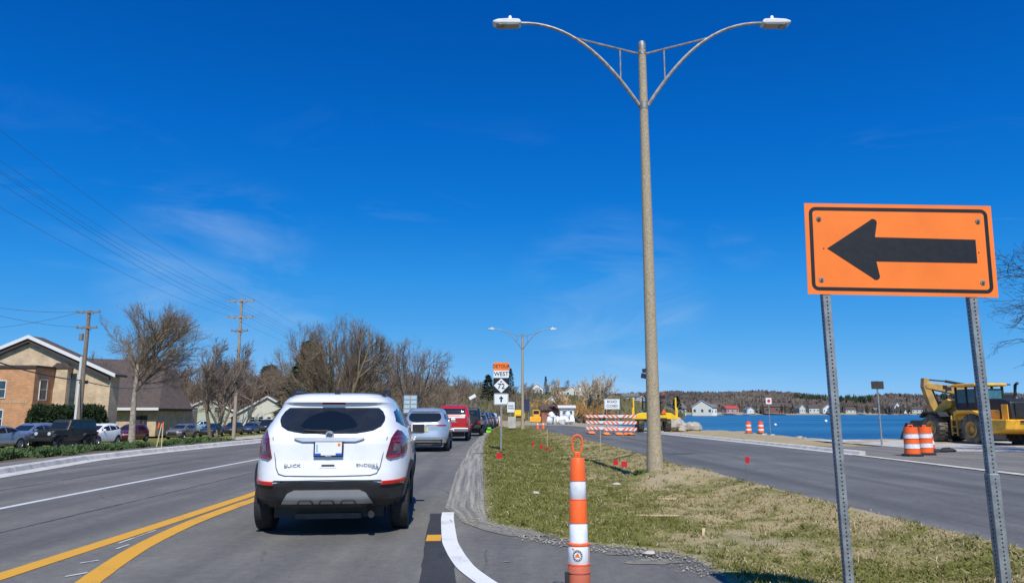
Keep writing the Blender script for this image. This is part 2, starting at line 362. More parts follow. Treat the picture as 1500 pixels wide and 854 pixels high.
    mx4 = nn(nt, 'ShaderNodeVectorMath', operation='SCALE'); lk(mx3.outputs[0], mx4.inputs[0]); lk(mo.outputs[0], mx4.inputs['Scale']); lk(mx4.outputs[0], b.inputs['Base Color'])
    bp = nn(nt, 'ShaderNodeBump', {'Strength': .35, 'Distance': .01}); lk(fine.outputs['Fac'], bp.inputs['Height']); lk(bp.outputs[0], b.inputs['Normal'])
    return m
M_asph = asphalt('asphalt', (.120, .117, .111), (.20, .188, .162), .9)
M_asph2 = asphalt('closed_asphalt', (.105, .104, .104), (.178, .174, .166), .9)
M_asph3 = asphalt('old_asphalt', (.15, .143, .13), (.25, .235, .2), .8)
M_asphdark = asphalt('dark_asphalt_strip', (.035, .036, .04), (.06, .06, .062), .5)
M_lightroad = mk('frontage_pavement', (.40, .375, .33), .9, var=.14, scale=.8, bump=.1, world_co=True)
def linepaint(name, col, under):
    m, nt, b = nodes_of(name); lk = nt.links.new
    g = nn(nt, 'ShaderNodeNewGeometry')
    a = nn(nt, 'ShaderNodeTexNoise', {'Scale': 60, 'Detail': 4, 'Roughness': .7}); lk(g.outputs['Position'], a.inputs['Vector'])
    c = nn(nt, 'ShaderNodeTexNoise', {'Scale': 2.5, 'Detail': 4}); lk(g.outputs['Position'], c.inputs['Vector'])
    ad = nn(nt, 'ShaderNodeMath', operation='ADD'); lk(a.outputs['Fac'], ad.inputs[0]); lk(c.outputs['Fac'], ad.inputs[1])
    r = nn(nt, 'ShaderNodeMapRange', {'From Min': 1.10, 'From Max': 1.30}); lk(ad.outputs[0], r.inputs[0])
    mi = nn(nt, 'ShaderNodeMixRGB', {'Color1': c4(col), 'Color2': c4(under)}); lk(r.outputs[0], mi.inputs[0]); lk(mi.outputs[0], b.inputs['Base Color'])
    b.inputs['Roughness'].default_value = .7; return m
M_yline = linepaint('yellow_line', (.62, .315, .022), (.30, .19, .06)); M_wline = linepaint('white_line', (.56, .57, .58), (.32, .32, .31))
M_wtape = linepaint('white_tape', (.68, .69, .69), (.42, .42, .41))

def ground_mat(name, blades=False):
    """dry grass, green grass and bare dirt in patches; 'sand' and 'lawn' are measured where the place has them"""
    m, nt, b = nodes_of(name); lk = nt.links.new
    g = nn(nt, 'ShaderNodeNewGeometry'); P = g.outputs['Position']
    mp1 = nn(nt, 'ShaderNodeMapping', {'Scale': (1, 1, 0)}); lk(P, mp1.inputs[0]); P = mp1.outputs[0]
    n1 = nn(nt, 'ShaderNodeTexNoise', {'Scale': .8, 'Detail': 9, 'Roughness': .7, 'Distortion': .8}); lk(P, n1.inputs['Vector'])
    n2 = nn(nt, 'ShaderNodeTexNoise', {'Scale': 7, 'Detail': 6, 'Roughness': .7}); lk(P, n2.inputs['Vector'])
    n3 = nn(nt, 'ShaderNodeTexNoise', {'Scale': 55, 'Detail': 3}); lk(P, n3.inputs['Vector'])
    def A(nm): return nn(nt, 'ShaderNodeAttribute', attribute_name=nm).outputs['Fac']
    # straw against green
    ad = nn(nt, 'ShaderNodeMath', operation='ADD'); lk(n1.outputs['Fac'], ad.inputs[0]); lk(A('lawn'), ad.inputs[1])
    ad2 = nn(nt, 'ShaderNodeMath', {2: -.22}, operation='MULTIPLY_ADD'); lk(n2.outputs['Fac'], ad2.inputs[0]); ad2.inputs[1].default_value = .45; lk(ad.outputs[0], ad2.inputs[2])
    gr = nn(nt, 'ShaderNodeMapRange', {'From Min': .655, 'From Max': .80}); lk(ad2.outputs[0], gr.inputs[0])
    straw = nn(nt, 'ShaderNodeMixRGB', {'Color1': (.24, .19, .095, 1), 'Color2': (.46, .375, .21, 1)}); lk(n2.outputs['Fac'], straw.inputs[0])
    green = nn(nt, 'ShaderNodeMixRGB', {'Color1': (.098, .106, .024, 1), 'Color2': (.205, .20, .054, 1)}); lk(n2.outputs['Fac'], green.inputs[0])
    gs = nn(nt, 'ShaderNodeMixRGB'); lk(gr.outputs[0], gs.inputs[0]); lk(straw.outputs[0], gs.inputs[1]); lk(green.outputs[0], gs.inputs[2])
    dirt = nn(nt, 'ShaderNodeMixRGB', {'Color1': (.20, .165, .115, 1), 'Color2': (.44, .38, .28, 1)}); lk(n2.outputs['Fac'], dirt.inputs[0])
    ds = nn(nt, 'ShaderNodeMath', operation='ADD'); lk(n2.outputs['Fac'], ds.inputs[0]); lk(A('sand'), ds.inputs[1])
    dr = nn(nt, 'ShaderNodeMapRange', {'From Min': .72, 'From Max': 1.05}); lk(ds.outputs[0], dr.inputs[0])
    al = nn(nt, 'ShaderNodeMixRGB'); lk(dr.outputs[0], al.inputs[0]); lk(gs.outputs[0], al.inputs[1]); lk(dirt.outputs[0], al.inputs[2])
    r3 = nn(nt, 'ShaderNodeMapRange', {'From Min': .3, 'From Max': .7, 'To Min': .7, 'To Max': 1.3}); lk(n3.outputs['Fac'], r3.inputs[0])
    vm = nn(nt, 'ShaderNodeVectorMath', operation='SCALE'); lk(al.outputs[0], vm.inputs[0]); lk(r3.outputs[0], vm.inputs['Scale'])
    lk(vm.outputs[0], b.inputs['Base Color']); b.inputs['Roughness'].default_value = .95; b.inputs['Specular IOR Level'].default_value = .2
    if not blades:
        bp = nn(nt, 'ShaderNodeBump', {'Strength': .6, 'Distance': .04}); lk(n2.outputs['Fac'], bp.inputs['Height']); lk(bp.outputs[0], b.inputs['Normal'])
    return m
M_ground = ground_mat('ground_cover'); M_blade = ground_mat('grass_blades', True)

# ------------------------------------------------------------------ ground, water
def axis(parts):
    o = []
    for a, b, st in parts: o += list(np.arange(a, b, st))
    return np.array(o)
gx = axis([(-6000, -1000, 1000), (-1000, -200, 80), (-200, -60, 12), (-60, -8, 1.0), (-8, 8, 2.0), (8, 34, .4), (34, 80, 3), (80, 300, 15), (300, 1200, 60), (1200, 8001, 850)])
gy = axis([(-60, 0, 10), (0, 30, 1.0), (30, 110, .6), (110, 300, 8), (300, 1500, 40), (1500, 10001, 850)])
X, Y = np.meshgrid(gx, gy, indexing='ij'); ld = lake_dist(X, Y)
wob = .5 * np.sin(Y * .9) * np.sin(X * .7 + 1) + .3 * np.sin(Y * 2.3 + X)
Z = gz(X, Y) - .03; near = (X > 11) & (Y < 130)
Z = np.where(near & (ld < 5), Z + .10 * np.sin(Y * 1.1 + X * .4) * np.sin(X * 1.7) * sstep(12, 13.5, X), Z)
Z = Z - sstep(.2 + wob * .3, -3.5, ld) * 3.2
inroad = (Y > -50) & (Y < 104) & (X > ker_x(Y) + .5) & (X < clo_r(Y) - .4)
Z = np.where(inroad, Z - .6, Z) + 3.2 * sstep(0, 40, ld) * (Y > 700)
V = np.stack([X, Y, Z], -1).reshape(-1, 3)
me = npmesh('ground', V, gridfaces(len(gx), len(gy)), True)
sand = sstep(6.5, .5, ld) * .30 * (X > 10) + .18 * ((X > 11) & (X < 20) & (Y < 130)) + .5 * sstep(76, 95, Y) * sstep(330, 200, Y) * (X > -11) * (X < 60) + .55 * sstep(9, 3, ld) * (Y > 300)
lawn = .32 * ((X < fr_f(Y)) & (Y < 125)) - .12 * (X > 11)
attr(me, 'sand', sand); attr(me, 'lawn', lawn)
tag(link('ground', me, M_ground), kind='structure')

m, nt, b = nodes_of('lake_water'); M_water = m
g = nn(nt, 'ShaderNodeNewGeometry'); mpw = nn(nt, 'ShaderNodeMapping', {'Scale': (.5, 1.0, 1)}); nt.links.new(g.outputs['Position'], mpw.inputs[0])
w1 = nn(nt, 'ShaderNodeTexNoise', {'Scale': 1.6, 'Detail': 5, 'Roughness': .65}); nt.links.new(mpw.outputs[0], w1.inputs['Vector'])
mpb = nn(nt, 'ShaderNodeMapping', {'Scale': (.004, .03, 1)}); nt.links.new(g.outputs['Position'], mpb.inputs[0])
w2 = nn(nt, 'ShaderNodeTexNoise', {'Scale': 1.0, 'Detail': 5}); nt.links.new(mpb.outputs[0], w2.inputs['Vector'])
mxw = nn(nt, 'ShaderNodeMixRGB', {'Color1': (.010, .075, .19, 1), 'Color2': (.035, .165, .30, 1)}); rw = nn(nt, 'ShaderNodeMapRange', {'From Min': .4, 'From Max': .62})
nt.links.new(w2.outputs['Fac'], rw.inputs[0]); nt.links.new(rw.outputs[0], mxw.inputs[0]); nt.links.new(mxw.outputs[0], b.inputs['Base Color'])
bw = nn(nt, 'ShaderNodeBump', {'Strength': 1.0, 'Distance': .35}); nt.links.new(w1.outputs['Fac'], bw.inputs['Height']); nt.links.new(bw.outputs[0], b.inputs['Normal'])
b.inputs['Roughness'].default_value = .3; b.inputs['IOR'].default_value = 1.25; b.inputs['Specular IOR Level'].default_value = .35
tag(link('lake_water', npmesh('lake_water', np.array([(8, 0, WATER_Z), (5000, 0, WATER_Z), (5000, 1600, WATER_Z), (8, 1600, WATER_Z)]), np.array([[0, 1, 2, 3]])), M_water), kind='structure')

# ------------------------------------------------------------------ roads and strips
def strip(name, xl, xr, y0, y1, ny, nx, zoff, mat, zf=gz, kind='structure', skirt=0):
    ys = np.linspace(y0, y1, ny) if np.isscalar(ny) else ny
    u = np.linspace(0, 1, nx); a = xl(ys)[:, None]; c = xr(ys)[:, None]
    X = a + (c - a) * u[None]; Y = np.repeat(ys[:, None], nx, 1); Z = zf(X, Y) + zoff
    if skirt: Z[:, 0] -= skirt; Z[:, -1] -= skirt
    me = npmesh(name, np.stack([X, Y, Z], -1).reshape(-1, 3), gridfaces(len(ys), nx)[:, ::-1], True)
    o = link(name, me, mat); tag(o, kind=kind); return o
ysr = np.concatenate([np.arange(-12, 4, 2), np.arange(4, 12, .1), np.arange(12, 60, 1), np.arange(60, 112, 3)])
mr = strip('main_road', ker_x, lambda y: med_l(y) + .12, 0, 0, ysr, 90, 0, M_asph)
def wheel_wear(me, centres, half=.82):     # tyre-polished paths and the oil-dripped middle of each lane
    v = np.empty(len(me.vertices) * 3, np.float32); me.vertices.foreach_get('co', v); v = v.reshape(-1, 3); w = np.zeros(len(v))
    for c in centres:
        d = v[:, 0] - c(v[:, 1]); w = w + .17 * np.exp(-((np.abs(d) - half) / .27) ** 2) + .06 * np.exp(-(d / .22) ** 2)
    attr(me, 'wheel', w)
wheel_wear(mr.data, [pl([(0, -1.7), (9, -2.3), (18, -2.7), (28, -3.35), (42, -3.2), (62, -2.95), (110, -2.8)]), pl([(0, -5.9), (13, -6.15), (28, -6.9), (60, -7.3), (110, -7)]), pl([(0, -8.9), (16, -9.6), (25, -10.3), (60, -10.6), (110, -10.3)])])
cr_ = strip('closed_road', lambda y: clo_l(y) - .1, clo_r, 0, 0, np.concatenate([np.arange(-8, 60, 1.), np.arange(60, 107, 3)]), 60, .004, M_asph2)
wheel_wear(cr_.data, [lambda y: clo_l(y) + 1.75, lambda y: clo_r(y) - 1.9])
strip('frontage_road', fr_f, fr_n, 5, 125, 60, 10, .012, M_lightroad)
strip('roadside_path', lambda y: ker_x(y) - 2.1, lambda y: ker_x(y) - .6, 5, 112, 70, 5, .05, M_asph3)
strip('planting_bed', lambda y: np.minimum(ker_x(y) - 5.2, fr_n(y) + .9), lambda y: ker_x(y) - 2.0, 8, 56, 60, 10, .03, M_mulch, zf=lambda x, y: gz(x, y) + .06 * np.sin(x * 3.1 + y) * np.sin(y * 1.7))
yard = strip('site_driveway', lambda y: clo_r(y) + .55, lambda y: np.interp(y, [10, 24, 30, 33.5], [40, 36, 27, 22.]), 8, 33.5, 50, 14, .006, M_asph3)
strip('concrete_apron', lambda y: clo_r(y) + 5 + 0 * y, lambda y: np.interp(y, [24, 33, 41], [33, 29.5, 28.5]), 28.5, 42.3, 24, 12, .016, M_conc)

xm = np.concatenate([np.arange(4, 26, .14), np.arange(26, 50, .5), np.arange(50, 108, 2.)])
med = strip('median', med_l, clo_l, 0, 0, xm, 48, .014, M_ground, zf=med_z, skirt=.03)
mv = np.empty(len(med.data.vertices) * 3, np.float32); med.data.vertices.foreach_get('co', mv); mv = mv.reshape(-1, 3)
def med_sand(x, y):
    e = np.minimum(x - med_l(y), (clo_l(y) - x) * 1.3)
    pit = np.exp(-(((x - 2.35) / 1.0) ** 2 + ((y - 9.2) / .9) ** 2))
    mound = np.exp(-(((x - 3.5) / 1.1) ** 2 + ((y - 17.3) / 1.6) ** 2))
    return .36 * sstep(.42, .0, e) + .30 * pit + .34 * mound + .15 * sstep(70, 95, y) + .30 * np.clip(np.sin(x * 1.9 + 2 * np.sin(y * .8)) * np.sin(y * 1.1 + x) - .15, 0, 1) * sstep(.9, 2.4, x)
def med_lawn(x, y):
    return .025 + .13 * sstep(3.0, .4, x) * sstep(110, 70, y) - .055 * sstep(1.8, 4.2, x) + .22 * np.exp(-(((x - .9) / .9) ** 2 + ((y - 9.6) / 1.3) ** 2)) + .14 * np.exp(-(((x - 3.9) / 1.4) ** 2 + ((y - 7.7) / .6) ** 2))
attr(med.data, 'sand', med_sand(mv[:, 0], mv[:, 1])); attr(med.data, 'lawn', med_lawn(mv[:, 0], mv[:, 1]))

# grass blades on the median: nobody could count them
N = 150000
y = 5.2 + 90 * rng.random(N) ** 2.6; x = med_l(y) + .04 + (clo_l(y) - med_l(y) - .1) * rng.random(N)
keep = rng.random(N) < (1 - 3.4 * np.clip(med_sand(x, y) - .04, 0, .27)); x, y = x[keep], y[keep]; N = len(x)
z = med_z(x, y) + .012; a = rng.random(N) * 6.283; h = rng.uniform(.01, .042, N) * (1 + .5 * (rng.random(N) < .06)); w = rng.uniform(.003, .008, N) * (1 + y / 14)
dx, dy = np.cos(a) * w, np.sin(a) * w; lx, ly = rng.normal(0, .03, N), rng.normal(0, .03, N)
V = np.stack([np.stack([x - dx, y - dy, z], -1), np.stack([x + dx, y + dy, z], -1), np.stack([x + lx, y + ly, z + h], -1)], 1).reshape(-1, 3)
k = 2600; yc = 5.6 + 45 * rng.random(k) ** 2.2; xc = med_l(yc) + .1 + (clo_l(yc) - med_l(yc) - .2) * rng.random(k); ok = rng.random(k) < np.where(xc < 2.4, .9, .45); xc, yc = xc[ok], yc[ok]; per = 16
xx = np.repeat(xc, per) + rng.normal(0, .035, len(xc) * per); yy = np.repeat(yc, per) + rng.normal(0, .035, len(xc) * per); hh = rng.uniform(.03, .095, len(xx)); aa = rng.random(len(xx)) * 6.283; ww = rng.uniform(.002, .005, len(xx)) * (1 + yy / 16); z2 = med_z(xx, yy) + .01
V2 = np.stack([np.stack([xx - np.cos(aa) * ww, yy - np.sin(aa) * ww, z2], -1), np.stack([xx + np.cos(aa) * ww, yy + np.sin(aa) * ww, z2], -1), np.stack([xx + rng.normal(0, .045, len(xx)), yy + rng.normal(0, .045, len(xx)), z2 + hh], -1)], 1).reshape(-1, 3)
V = np.concatenate([V, V2]); x = np.concatenate([x, xx]); y = np.concatenate([y, yy]); N1 = N; N = len(x)
me = npmesh('grass', V, np.arange(3 * N).reshape(-1, 3)); LB = med_lawn(x, y); LB[N1:] += .12
attr(me, 'sand', np.zeros(3 * N)); attr(me, 'lawn', np.repeat(LB, 3))
tag(link('grass', me, M_blade), 'short patchy green and straw grass growing on the median', 'grass', kind='stuff')

# loose gravel along the pavement edge
def pebbles(name, pts, smin, smax, mat, label):
    ico_v = np.array([(0, 0, 1), (.89, 0, .45), (.28, .85, .45), (-.72, .53, .45), (-.72, -.53, .45), (.28, -.85, .45), (0, 0, -.4)])
    ico_f = np.array([(0, 1, 2), (0, 2, 3), (0, 3, 4), (0, 4, 5), (0, 5, 1), (6, 2, 1), (6, 3, 2), (6, 4, 3), (6, 5, 4), (6, 1, 5)])
    n = len(pts); s = rng.uniform(smin, smax, (n, 1, 1)) * rng.uniform(.6, 1.3, (n, 1, 3)) * np.array([1, 1, .6]); a = rng.random(n) * 6.28
    v = ico_v[None] * s; c, q = np.cos(a)[:, None], np.sin(a)[:, None]
    v = np.stack([v[..., 0] * c - v[..., 1] * q, v[..., 0] * q + v[..., 1] * c, v[..., 2]], -1) + pts[:, None, :]
    f = (ico_f[None] + (np.arange(n) * 7)[:, None, None]).reshape(-1, 3)
    return tag(link(name, npmesh(name, v.reshape(-1, 3), f), mat), label, 'gravel', kind='stuff')
n = 700; t = rng.random(n); y = 6.6 + 3.6 * rng.random(n); x = med_l(y) + rng.normal(-.08, .16, n)
y2 = 9.5 + 26 * rng.random(500) ** 1.6; x2 = med_l(y2) + rng.normal(.02, .07, 500)
y3 = 8.0 + .8 * rng.random(500) + 0; x3 = .1 + rng.random(500) * 1.6; y3 = np.interp(x3, [0, .6, 1.1, 1.7], [9.1, 8.25, 7.95, 7.55]) + rng.normal(-.16, .1, 500)
xs, ys = np.concatenate([x, x2, x3]), np.concatenate([y, y2, y3])
pebbles('gravel', np.stack([xs, ys, gz(xs, ys) + .012], -1), .004, .019, mk('gravel_stone', (.33, .31, .26), .9, var=.45, scale=4), 'loose pale gravel along the broken pavement edge')

def ribbon(name, pts, width, z, mat, step=.4, jag=0, parent=None):
    """flat painted band along a centre line of (y, x) points"""
    f = pl(pts); y0, y1 = min(p[0] for p in pts), max(p[0] for p in pts); ys = np.linspace(y0, y1, max(3, int((y1 - y0) / step)))
    xs = f(ys); k = np.ones(5) / 5
    if len(xs) > 8: xs[2:-2] = np.convolve(xs, k, 'valid')
    tx = np.gradient(xs, ys); nrm = np.sqrt(1 + tx * tx); wl = width / 2 * (1 + (rng.normal(0, jag, len(ys)) if jag else 0))
    a = np.stack([xs - wl / nrm, ys + wl * tx / nrm, gz(xs, ys) + z], -1); c = np.stack([xs + wl / nrm, ys - wl * tx / nrm, gz(xs, ys) + z], -1)
    me = npmesh(name, np.stack([a, c], 1).reshape(-1, 3), gridfaces(len(ys), 2)[:, ::-1])
    o = link(name, me, mat, parent)
    if not parent: tag(o, kind='structure')
    return o
ribbon('yellow_marking', [(2, -4.45), (6.4, -4.44), (10, -4.47), (13, -4.53), (18, -4.85), (28, -5.4), (45, -5.75), (62, -5.8), (110, -5.6)], .21, .005, M_yline, .25, .02)
ribbon('yellow_marking', [(3.5, -2.65), (5, -3.17), (6.42, -3.55), (7.4, -3.8), (8.3, -3.98), (9.9, -4.17), (11.5, -4.22), (13, -4.23), (18, -4.55), (28, -5.1), (45, -5.45), (62, -5.5), (110, -5.3)], .21, .005, M_yline, .25, .02)
ribbon('white_marking', [(3, -7.3), (11.2, -7.6), (15.3, -7.78), (22.9, -7.98), (40, -8.6), (60, -8.8), (110, -8.5)], .13, .005, M_wline, .5, .03)
ribbon('white_marking', [(3, 1.6), (4.8, .55), (5.6, .12), (6.42, -.22), (7.0, -.42), (7.6, -.55), (8.34, -.68), (9.2, -.77), (10.2, -.87), (10.8, -.91)], .17, .009, M_wtape, .08)
ribbon('dark_seam_strip', [(3, -.35), (6.42, -.62), (8.5, -.82), (10.7, -1.0)], .30, .005, M_asphdark, .2, .03)
ribbon('yellow_marking', [(8.42, -.87), (8.84, -.90)], .165, .0095, M_yline, .1)
for px, py, dy, dxx in ((112, 842, .16, .05), (131, 823, .14, .05), (180, 801, .25, .0)):
    q = gp(px, py); ribbon('chalk_mark', [(q.y - dy / 2, q.x - dxx), (q.y + dy / 2, q.x + dxx)], .03, .0068, M_wline, .1, .2)
ribbon('chalk_mark', [(8.3, -4.28), (9.2, -4.31)], .02, .0068, M_wline, .1, .35)
# dark sealed joints and pale dried mud on the pavement
M_tar = mk('joint_sealer', (.045, .045, .047), .6, var=.2, world_co=True); M_mud = mk('dried_mud', (.27, .245, .19), .95, 0, col2=(.14, .135, .12), scale=5, world_co=True, lo=.38, hi=.6, bump=.3)
for pts, w_ in (([(6, -6.05), (12, -6.1), (24, -6.4), (45, -7.0)], .03), ([(8, -9.0), (20, -9.9), (40, -10.6)], .028)): ribbon('sealed_joint', pts, w_, .003, M_tar, .12, .35)
def blob(name, x, y, rx, ry, mat, z=.006, n=40, rz=0, amp=.35):
    ph = rng.random(5) * 6.28; a = np.linspace(0, 2 * np.pi, n, endpoint=False); q = 1 + amp * sum(np.sin(a * (k + 2) + ph[k]) / (k + 1.6) for k in range(5)) * .6 + rng.normal(0, .05, n)
    u, v = np.cos(a) * q * rx, np.sin(a) * q * ry; X = x + u * math.cos(rz) - v * math.sin(rz); Y = y + u * math.sin(rz) + v * math.cos(rz); V = np.concatenate([[[x, y, gzf(x, y) + z]], np.stack([X, Y, gz(X, Y) + z], -1)])
    F = np.array([[0, k + 1, (k + 1) % n + 1] for k in range(n)]); return tag(link(name, npmesh(name, V, F), mat), kind='structure')
for px, py, rx, ry, rz in ((958, 823, .24, .15, 0), (905, 812, .12, .05, -.2), (742, 823, .03, .02, 0)):
    q = gp(px, py); blob('mud_patch', q.x, q.y, rx, ry, M_mud, .0065, 40, rz)
# straw and litter lying on the turf
n = 9000; y = 5.6 + 34 * rng.random(n) ** 2.0; x = med_l(y) + .1 + (clo_l(y) - med_l(y) - .2) * rng.random(n); a = rng.random(n) * 6.28; ln = rng.uniform(.02, .075, n) * (1 + .8 * (rng.random(n) < .05)); wd = rng.uniform(.0012, .0028, n) * (1 + y / 20)
cx, cy = np.cos(a) * ln / 2, np.sin(a) * ln / 2; ox, oy = -np.sin(a) * wd, np.cos(a) * wd; zz = med_z(x, y) + .03 + rng.random(n) * .02; t1 = rng.normal(0, .012, n)
V = np.stack([np.stack([x - cx - ox, y - cy - oy, zz - t1], -1), np.stack([x - cx + ox, y - cy + oy, zz - t1], -1), np.stack([x + cx + ox, y + cy + oy, zz + t1], -1), np.stack([x + cx - ox, y + cy - oy, zz + t1], -1)], 1).reshape(-1, 3)
tag(link('straw_litter', npmesh('straw_litter', V, np.arange(4 * n).reshape(-1, 4)), mk('straw', (.44, .36, .21), .9, var=.3, scale=3, world_co=True)), 'pale straw and dead grass lying scattered on the median turf', 'straw', kind='stuff')
# muddy shoulder between the lane and the median
m, nt, b = nodes_of('muddy_shoulder'); lk = nt.links.new
at_ = nn(nt, 'ShaderNodeAttribute', attribute_name='u'); g = nn(nt, 'ShaderNodeNewGeometry'); sp_ = nn(nt, 'ShaderNodeSeparateXYZ'); lk(g.outputs['Position'], sp_.inputs[0])
cb = nn(nt, 'ShaderNodeCombineXYZ'); mu_ = nn(nt, 'ShaderNodeMath', {1: .22}, operation='MULTIPLY'); lk(sp_.outputs['Y'], mu_.inputs[0]); mv_ = nn(nt, 'ShaderNodeMath', {1: 7.0}, operation='MULTIPLY'); lk(at_.outputs['Fac'], mv_.inputs[0])
lk(mv_.outputs[0], cb.inputs[0]); lk(mu_.outputs[0], cb.inputs[1])
ns = nn(nt, 'ShaderNodeTexNoise', {'Scale': 1.0, 'Detail': 6, 'Roughness': .7}); lk(cb.outputs[0], ns.inputs['Vector'])
nf = nn(nt, 'ShaderNodeTexNoise', {'Scale': 14, 'Detail': 8, 'Roughness': .75}); lk(g.outputs['Position'], nf.inputs['Vector'])
adn = nn(nt, 'ShaderNodeMath', {1: .6, 2: 0}, operation='MULTIPLY_ADD'); lk(nf.outputs['Fac'], adn.inputs[0]); lk(ns.outputs['Fac'], adn.inputs[2])
fd = nn(nt, 'ShaderNodeMapRange', {'From Min': 8.9, 'From Max': 11.5, 'To Min': 1.2, 'To Max': 1.02}); lk(sp_.outputs['Y'], fd.inputs[0])
rr = nn(nt, 'ShaderNodeMapRange', {'From Min': .68}); lk(adn.outputs[0], rr.inputs[0]); lk(fd.outputs[0], rr.inputs['From Max'])
mi = nn(nt, 'ShaderNodeMixRGB', {'Color1': (.13, .125, .115, 1), 'Color2': (.44, .41, .335, 1)}); lk(rr.outputs[0], mi.inputs[0]); lk(mi.outputs[0], b.inputs['Base Color']); b.inputs['Roughness'].default_value = .95
bp = nn(nt, 'ShaderNodeBump', {'Strength': .8, 'Distance': .03}); lk(adn.outputs[0], bp.inputs['Height']); lk(bp.outputs[0], b.inputs['Normal'])
dl = pl([(8.6, .1), (9.2, -.35), (9.9, -.66), (10.6, -.79), (11.3, -1.0), (18.4, -1.36), (30, -1.75), (57, -2.3), (75, -2.3)])
ds = strip('muddy_shoulder', dl, lambda y: med_l(y) + .05, 0, 0, np.concatenate([np.arange(8.75, 12, .1), np.arange(12, 75, .5)]), 16, .007, m, zf=lambda x, y: gz(x, y) + .006 * np.abs(np.sin((x - med_l(y)) * 13 + 1.6 * np.sin(y * .23) + .5 * np.sin(y * .9))) * sstep(.02, .15, x - dl(y)))
attr(ds.data, 'u', np.tile(np.linspace(0, 1, 16), len(ds.data.vertices) // 16))

# kerbs, one concrete segment after another
def kerb(name, xf, side, y0, y1, seg, gutter, mat, hgt=.15):
    root = bpy.data.objects.new(name, None); COL.objects.link(root); tag(root, kind='structure')
    y = y0
    while y < y1:
        prof = [(0, .012), (gutter, .02), (gutter + .05, hgt - .02), (gutter + .09, hgt), (gutter + .24, hgt + .004), (gutter + .26, -.05), (0, -.05)]
        ya, yb = y + .012, y + seg - .012; mb = MB(); n = len(prof); vs = []
        for yy in (ya, (ya + yb) / 2, yb):
            for d, h in prof: vs.append((float(xf(yy)) + side * d, yy, gzf(-5, yy) + h))
        fs = [(i * n + k, i * n + (k + 1) % n, (i + 1) * n + (k + 1) % n, (i + 1) * n + k) for i in range(2) for k in range(n)] + [tuple(range(n)), tuple(range(2 * n, 3 * n))[::-1]]
        mb.add(vs, fs).build('kerb_segment', mat, root); y += seg
kerb('kerb_left', lambda y: ker_x(y) + .02, -1, 9, 66, 3.05, .42, M_kerb)
kerb('kerb_right', clo_r, 1, 26.2, 74, 3.05, .35, M_kerb, .13)
ribbon('gutter_strip', [(6, 11.9), (17, 11.9), (26.2, 12.05)], .32, .012, M_kerb, 1)

# ------------------------------------------------------------------ hills, with woods on them
def hill(name, R0, R1, R2, pxs, sky, base, mat, pw=1.0):
    px = np.linspace(pxs[0], pxs[1], 150); sk = np.interp(px, [p for p, q in sky], [q for p, q in sky])
    ts = np.concatenate([np.linspace(0, 1, 22), np.linspace(1.1, 2, 6)]); V = []
    for p, s in zip(px, sk):
        zt = CAMH + (605 - s) / FPX * R1
        for t in ts:
            Rr = R0 + (R1 - R0) * t if t <= 1 else R1 + (R2 - R1) * (t - 1)
            x = (p - 750) / FPX * Rr
            zz = base + (zt - base) * (t ** pw if t <= 1 else 1 - .5 * (t - 1))
            zz += (np.sin(x * .021 + 2) * np.sin(Rr * .017) * .05 + .035 * np.sin(x * .06) * np.sin(Rr * .043 + 1)) * (zt - base) * min(t * 2, 1)
            V.append((x, Rr, zz))
    V = np.array(V); me = npmesh(name, V, gridfaces(len(px), len(ts)), True)
    tag(link(name, me, mat), kind='structure'); return V.reshape(len(px), len(ts), 3)
M_hill = mk('woodland_floor', (.088, .07, .048), .95, 0, col2=(.15, .125, .078), scale=.02, world_co=True, detail=8)
M_hillfar = mk('far_woodland_floor', (.085, .07, .064), .95, 0, col2=(.15, .122, .095), scale=.012, world_co=True, detail=8)
HV = hill('hill', 170, 430, 900, (-700, 985), [(-700, 572), (0, 570), (300, 566), (500, 566), (640, 569), (700, 574), (760, 578), (830, 579), (900, 584), (950, 596), (985, 606)], -1.6, M_hill, .8)
HF = hill('far_hills', 1330, 2100, 4000, (700, 2300), [(700, 584), (900, 579), (1000, 577), (1080, 576), (1150, 578), (1200, 582), (1250, 586), (1300, 580), (1380, 581), (1500, 579), (1700, 583), (2300, 580)], -1.0, M_hillfar, 1.3)
# ------------------------------------------------------------------ trees
def tubes_np(S, n):
    S = np.asarray(S, float); p0, p1, r0, r1 = S[:, 0:3], S[:, 3:6], S[:, 6], S[:, 7]
    d = p1 - p0; d /= np.linalg.norm(d, axis=1)[:, None] + 1e-9
    h = np.where(np.abs(d[:, 2:3]) < .9, np.array([[0, 0, 1.]]), np.array([[1., 0, 0]])); u = np.cross(d, h); u /= np.linalg.norm(u, axis=1)[:, None]; w = np.cross(d, u)
    a = np.arange(n) * 2 * np.pi / n; ring = u[:, None] * np.cos(a)[None, :, None] + w[:, None] * np.sin(a)[None, :, None]
    V = np.stack([p0[:, None] + ring * r0[:, None, None], p1[:, None] + ring * r1[:, None, None]], 1)   # N,2,n,3
    k = np.arange(n); f = np.stack([k, (k + 1) % n, n + (k + 1) % n, n + k], 1)
    F = (f[None] + (np.arange(len(S)) * 2 * n)[:, None, None]).reshape(-1, 4)
    return V.reshape(-1, 3), F
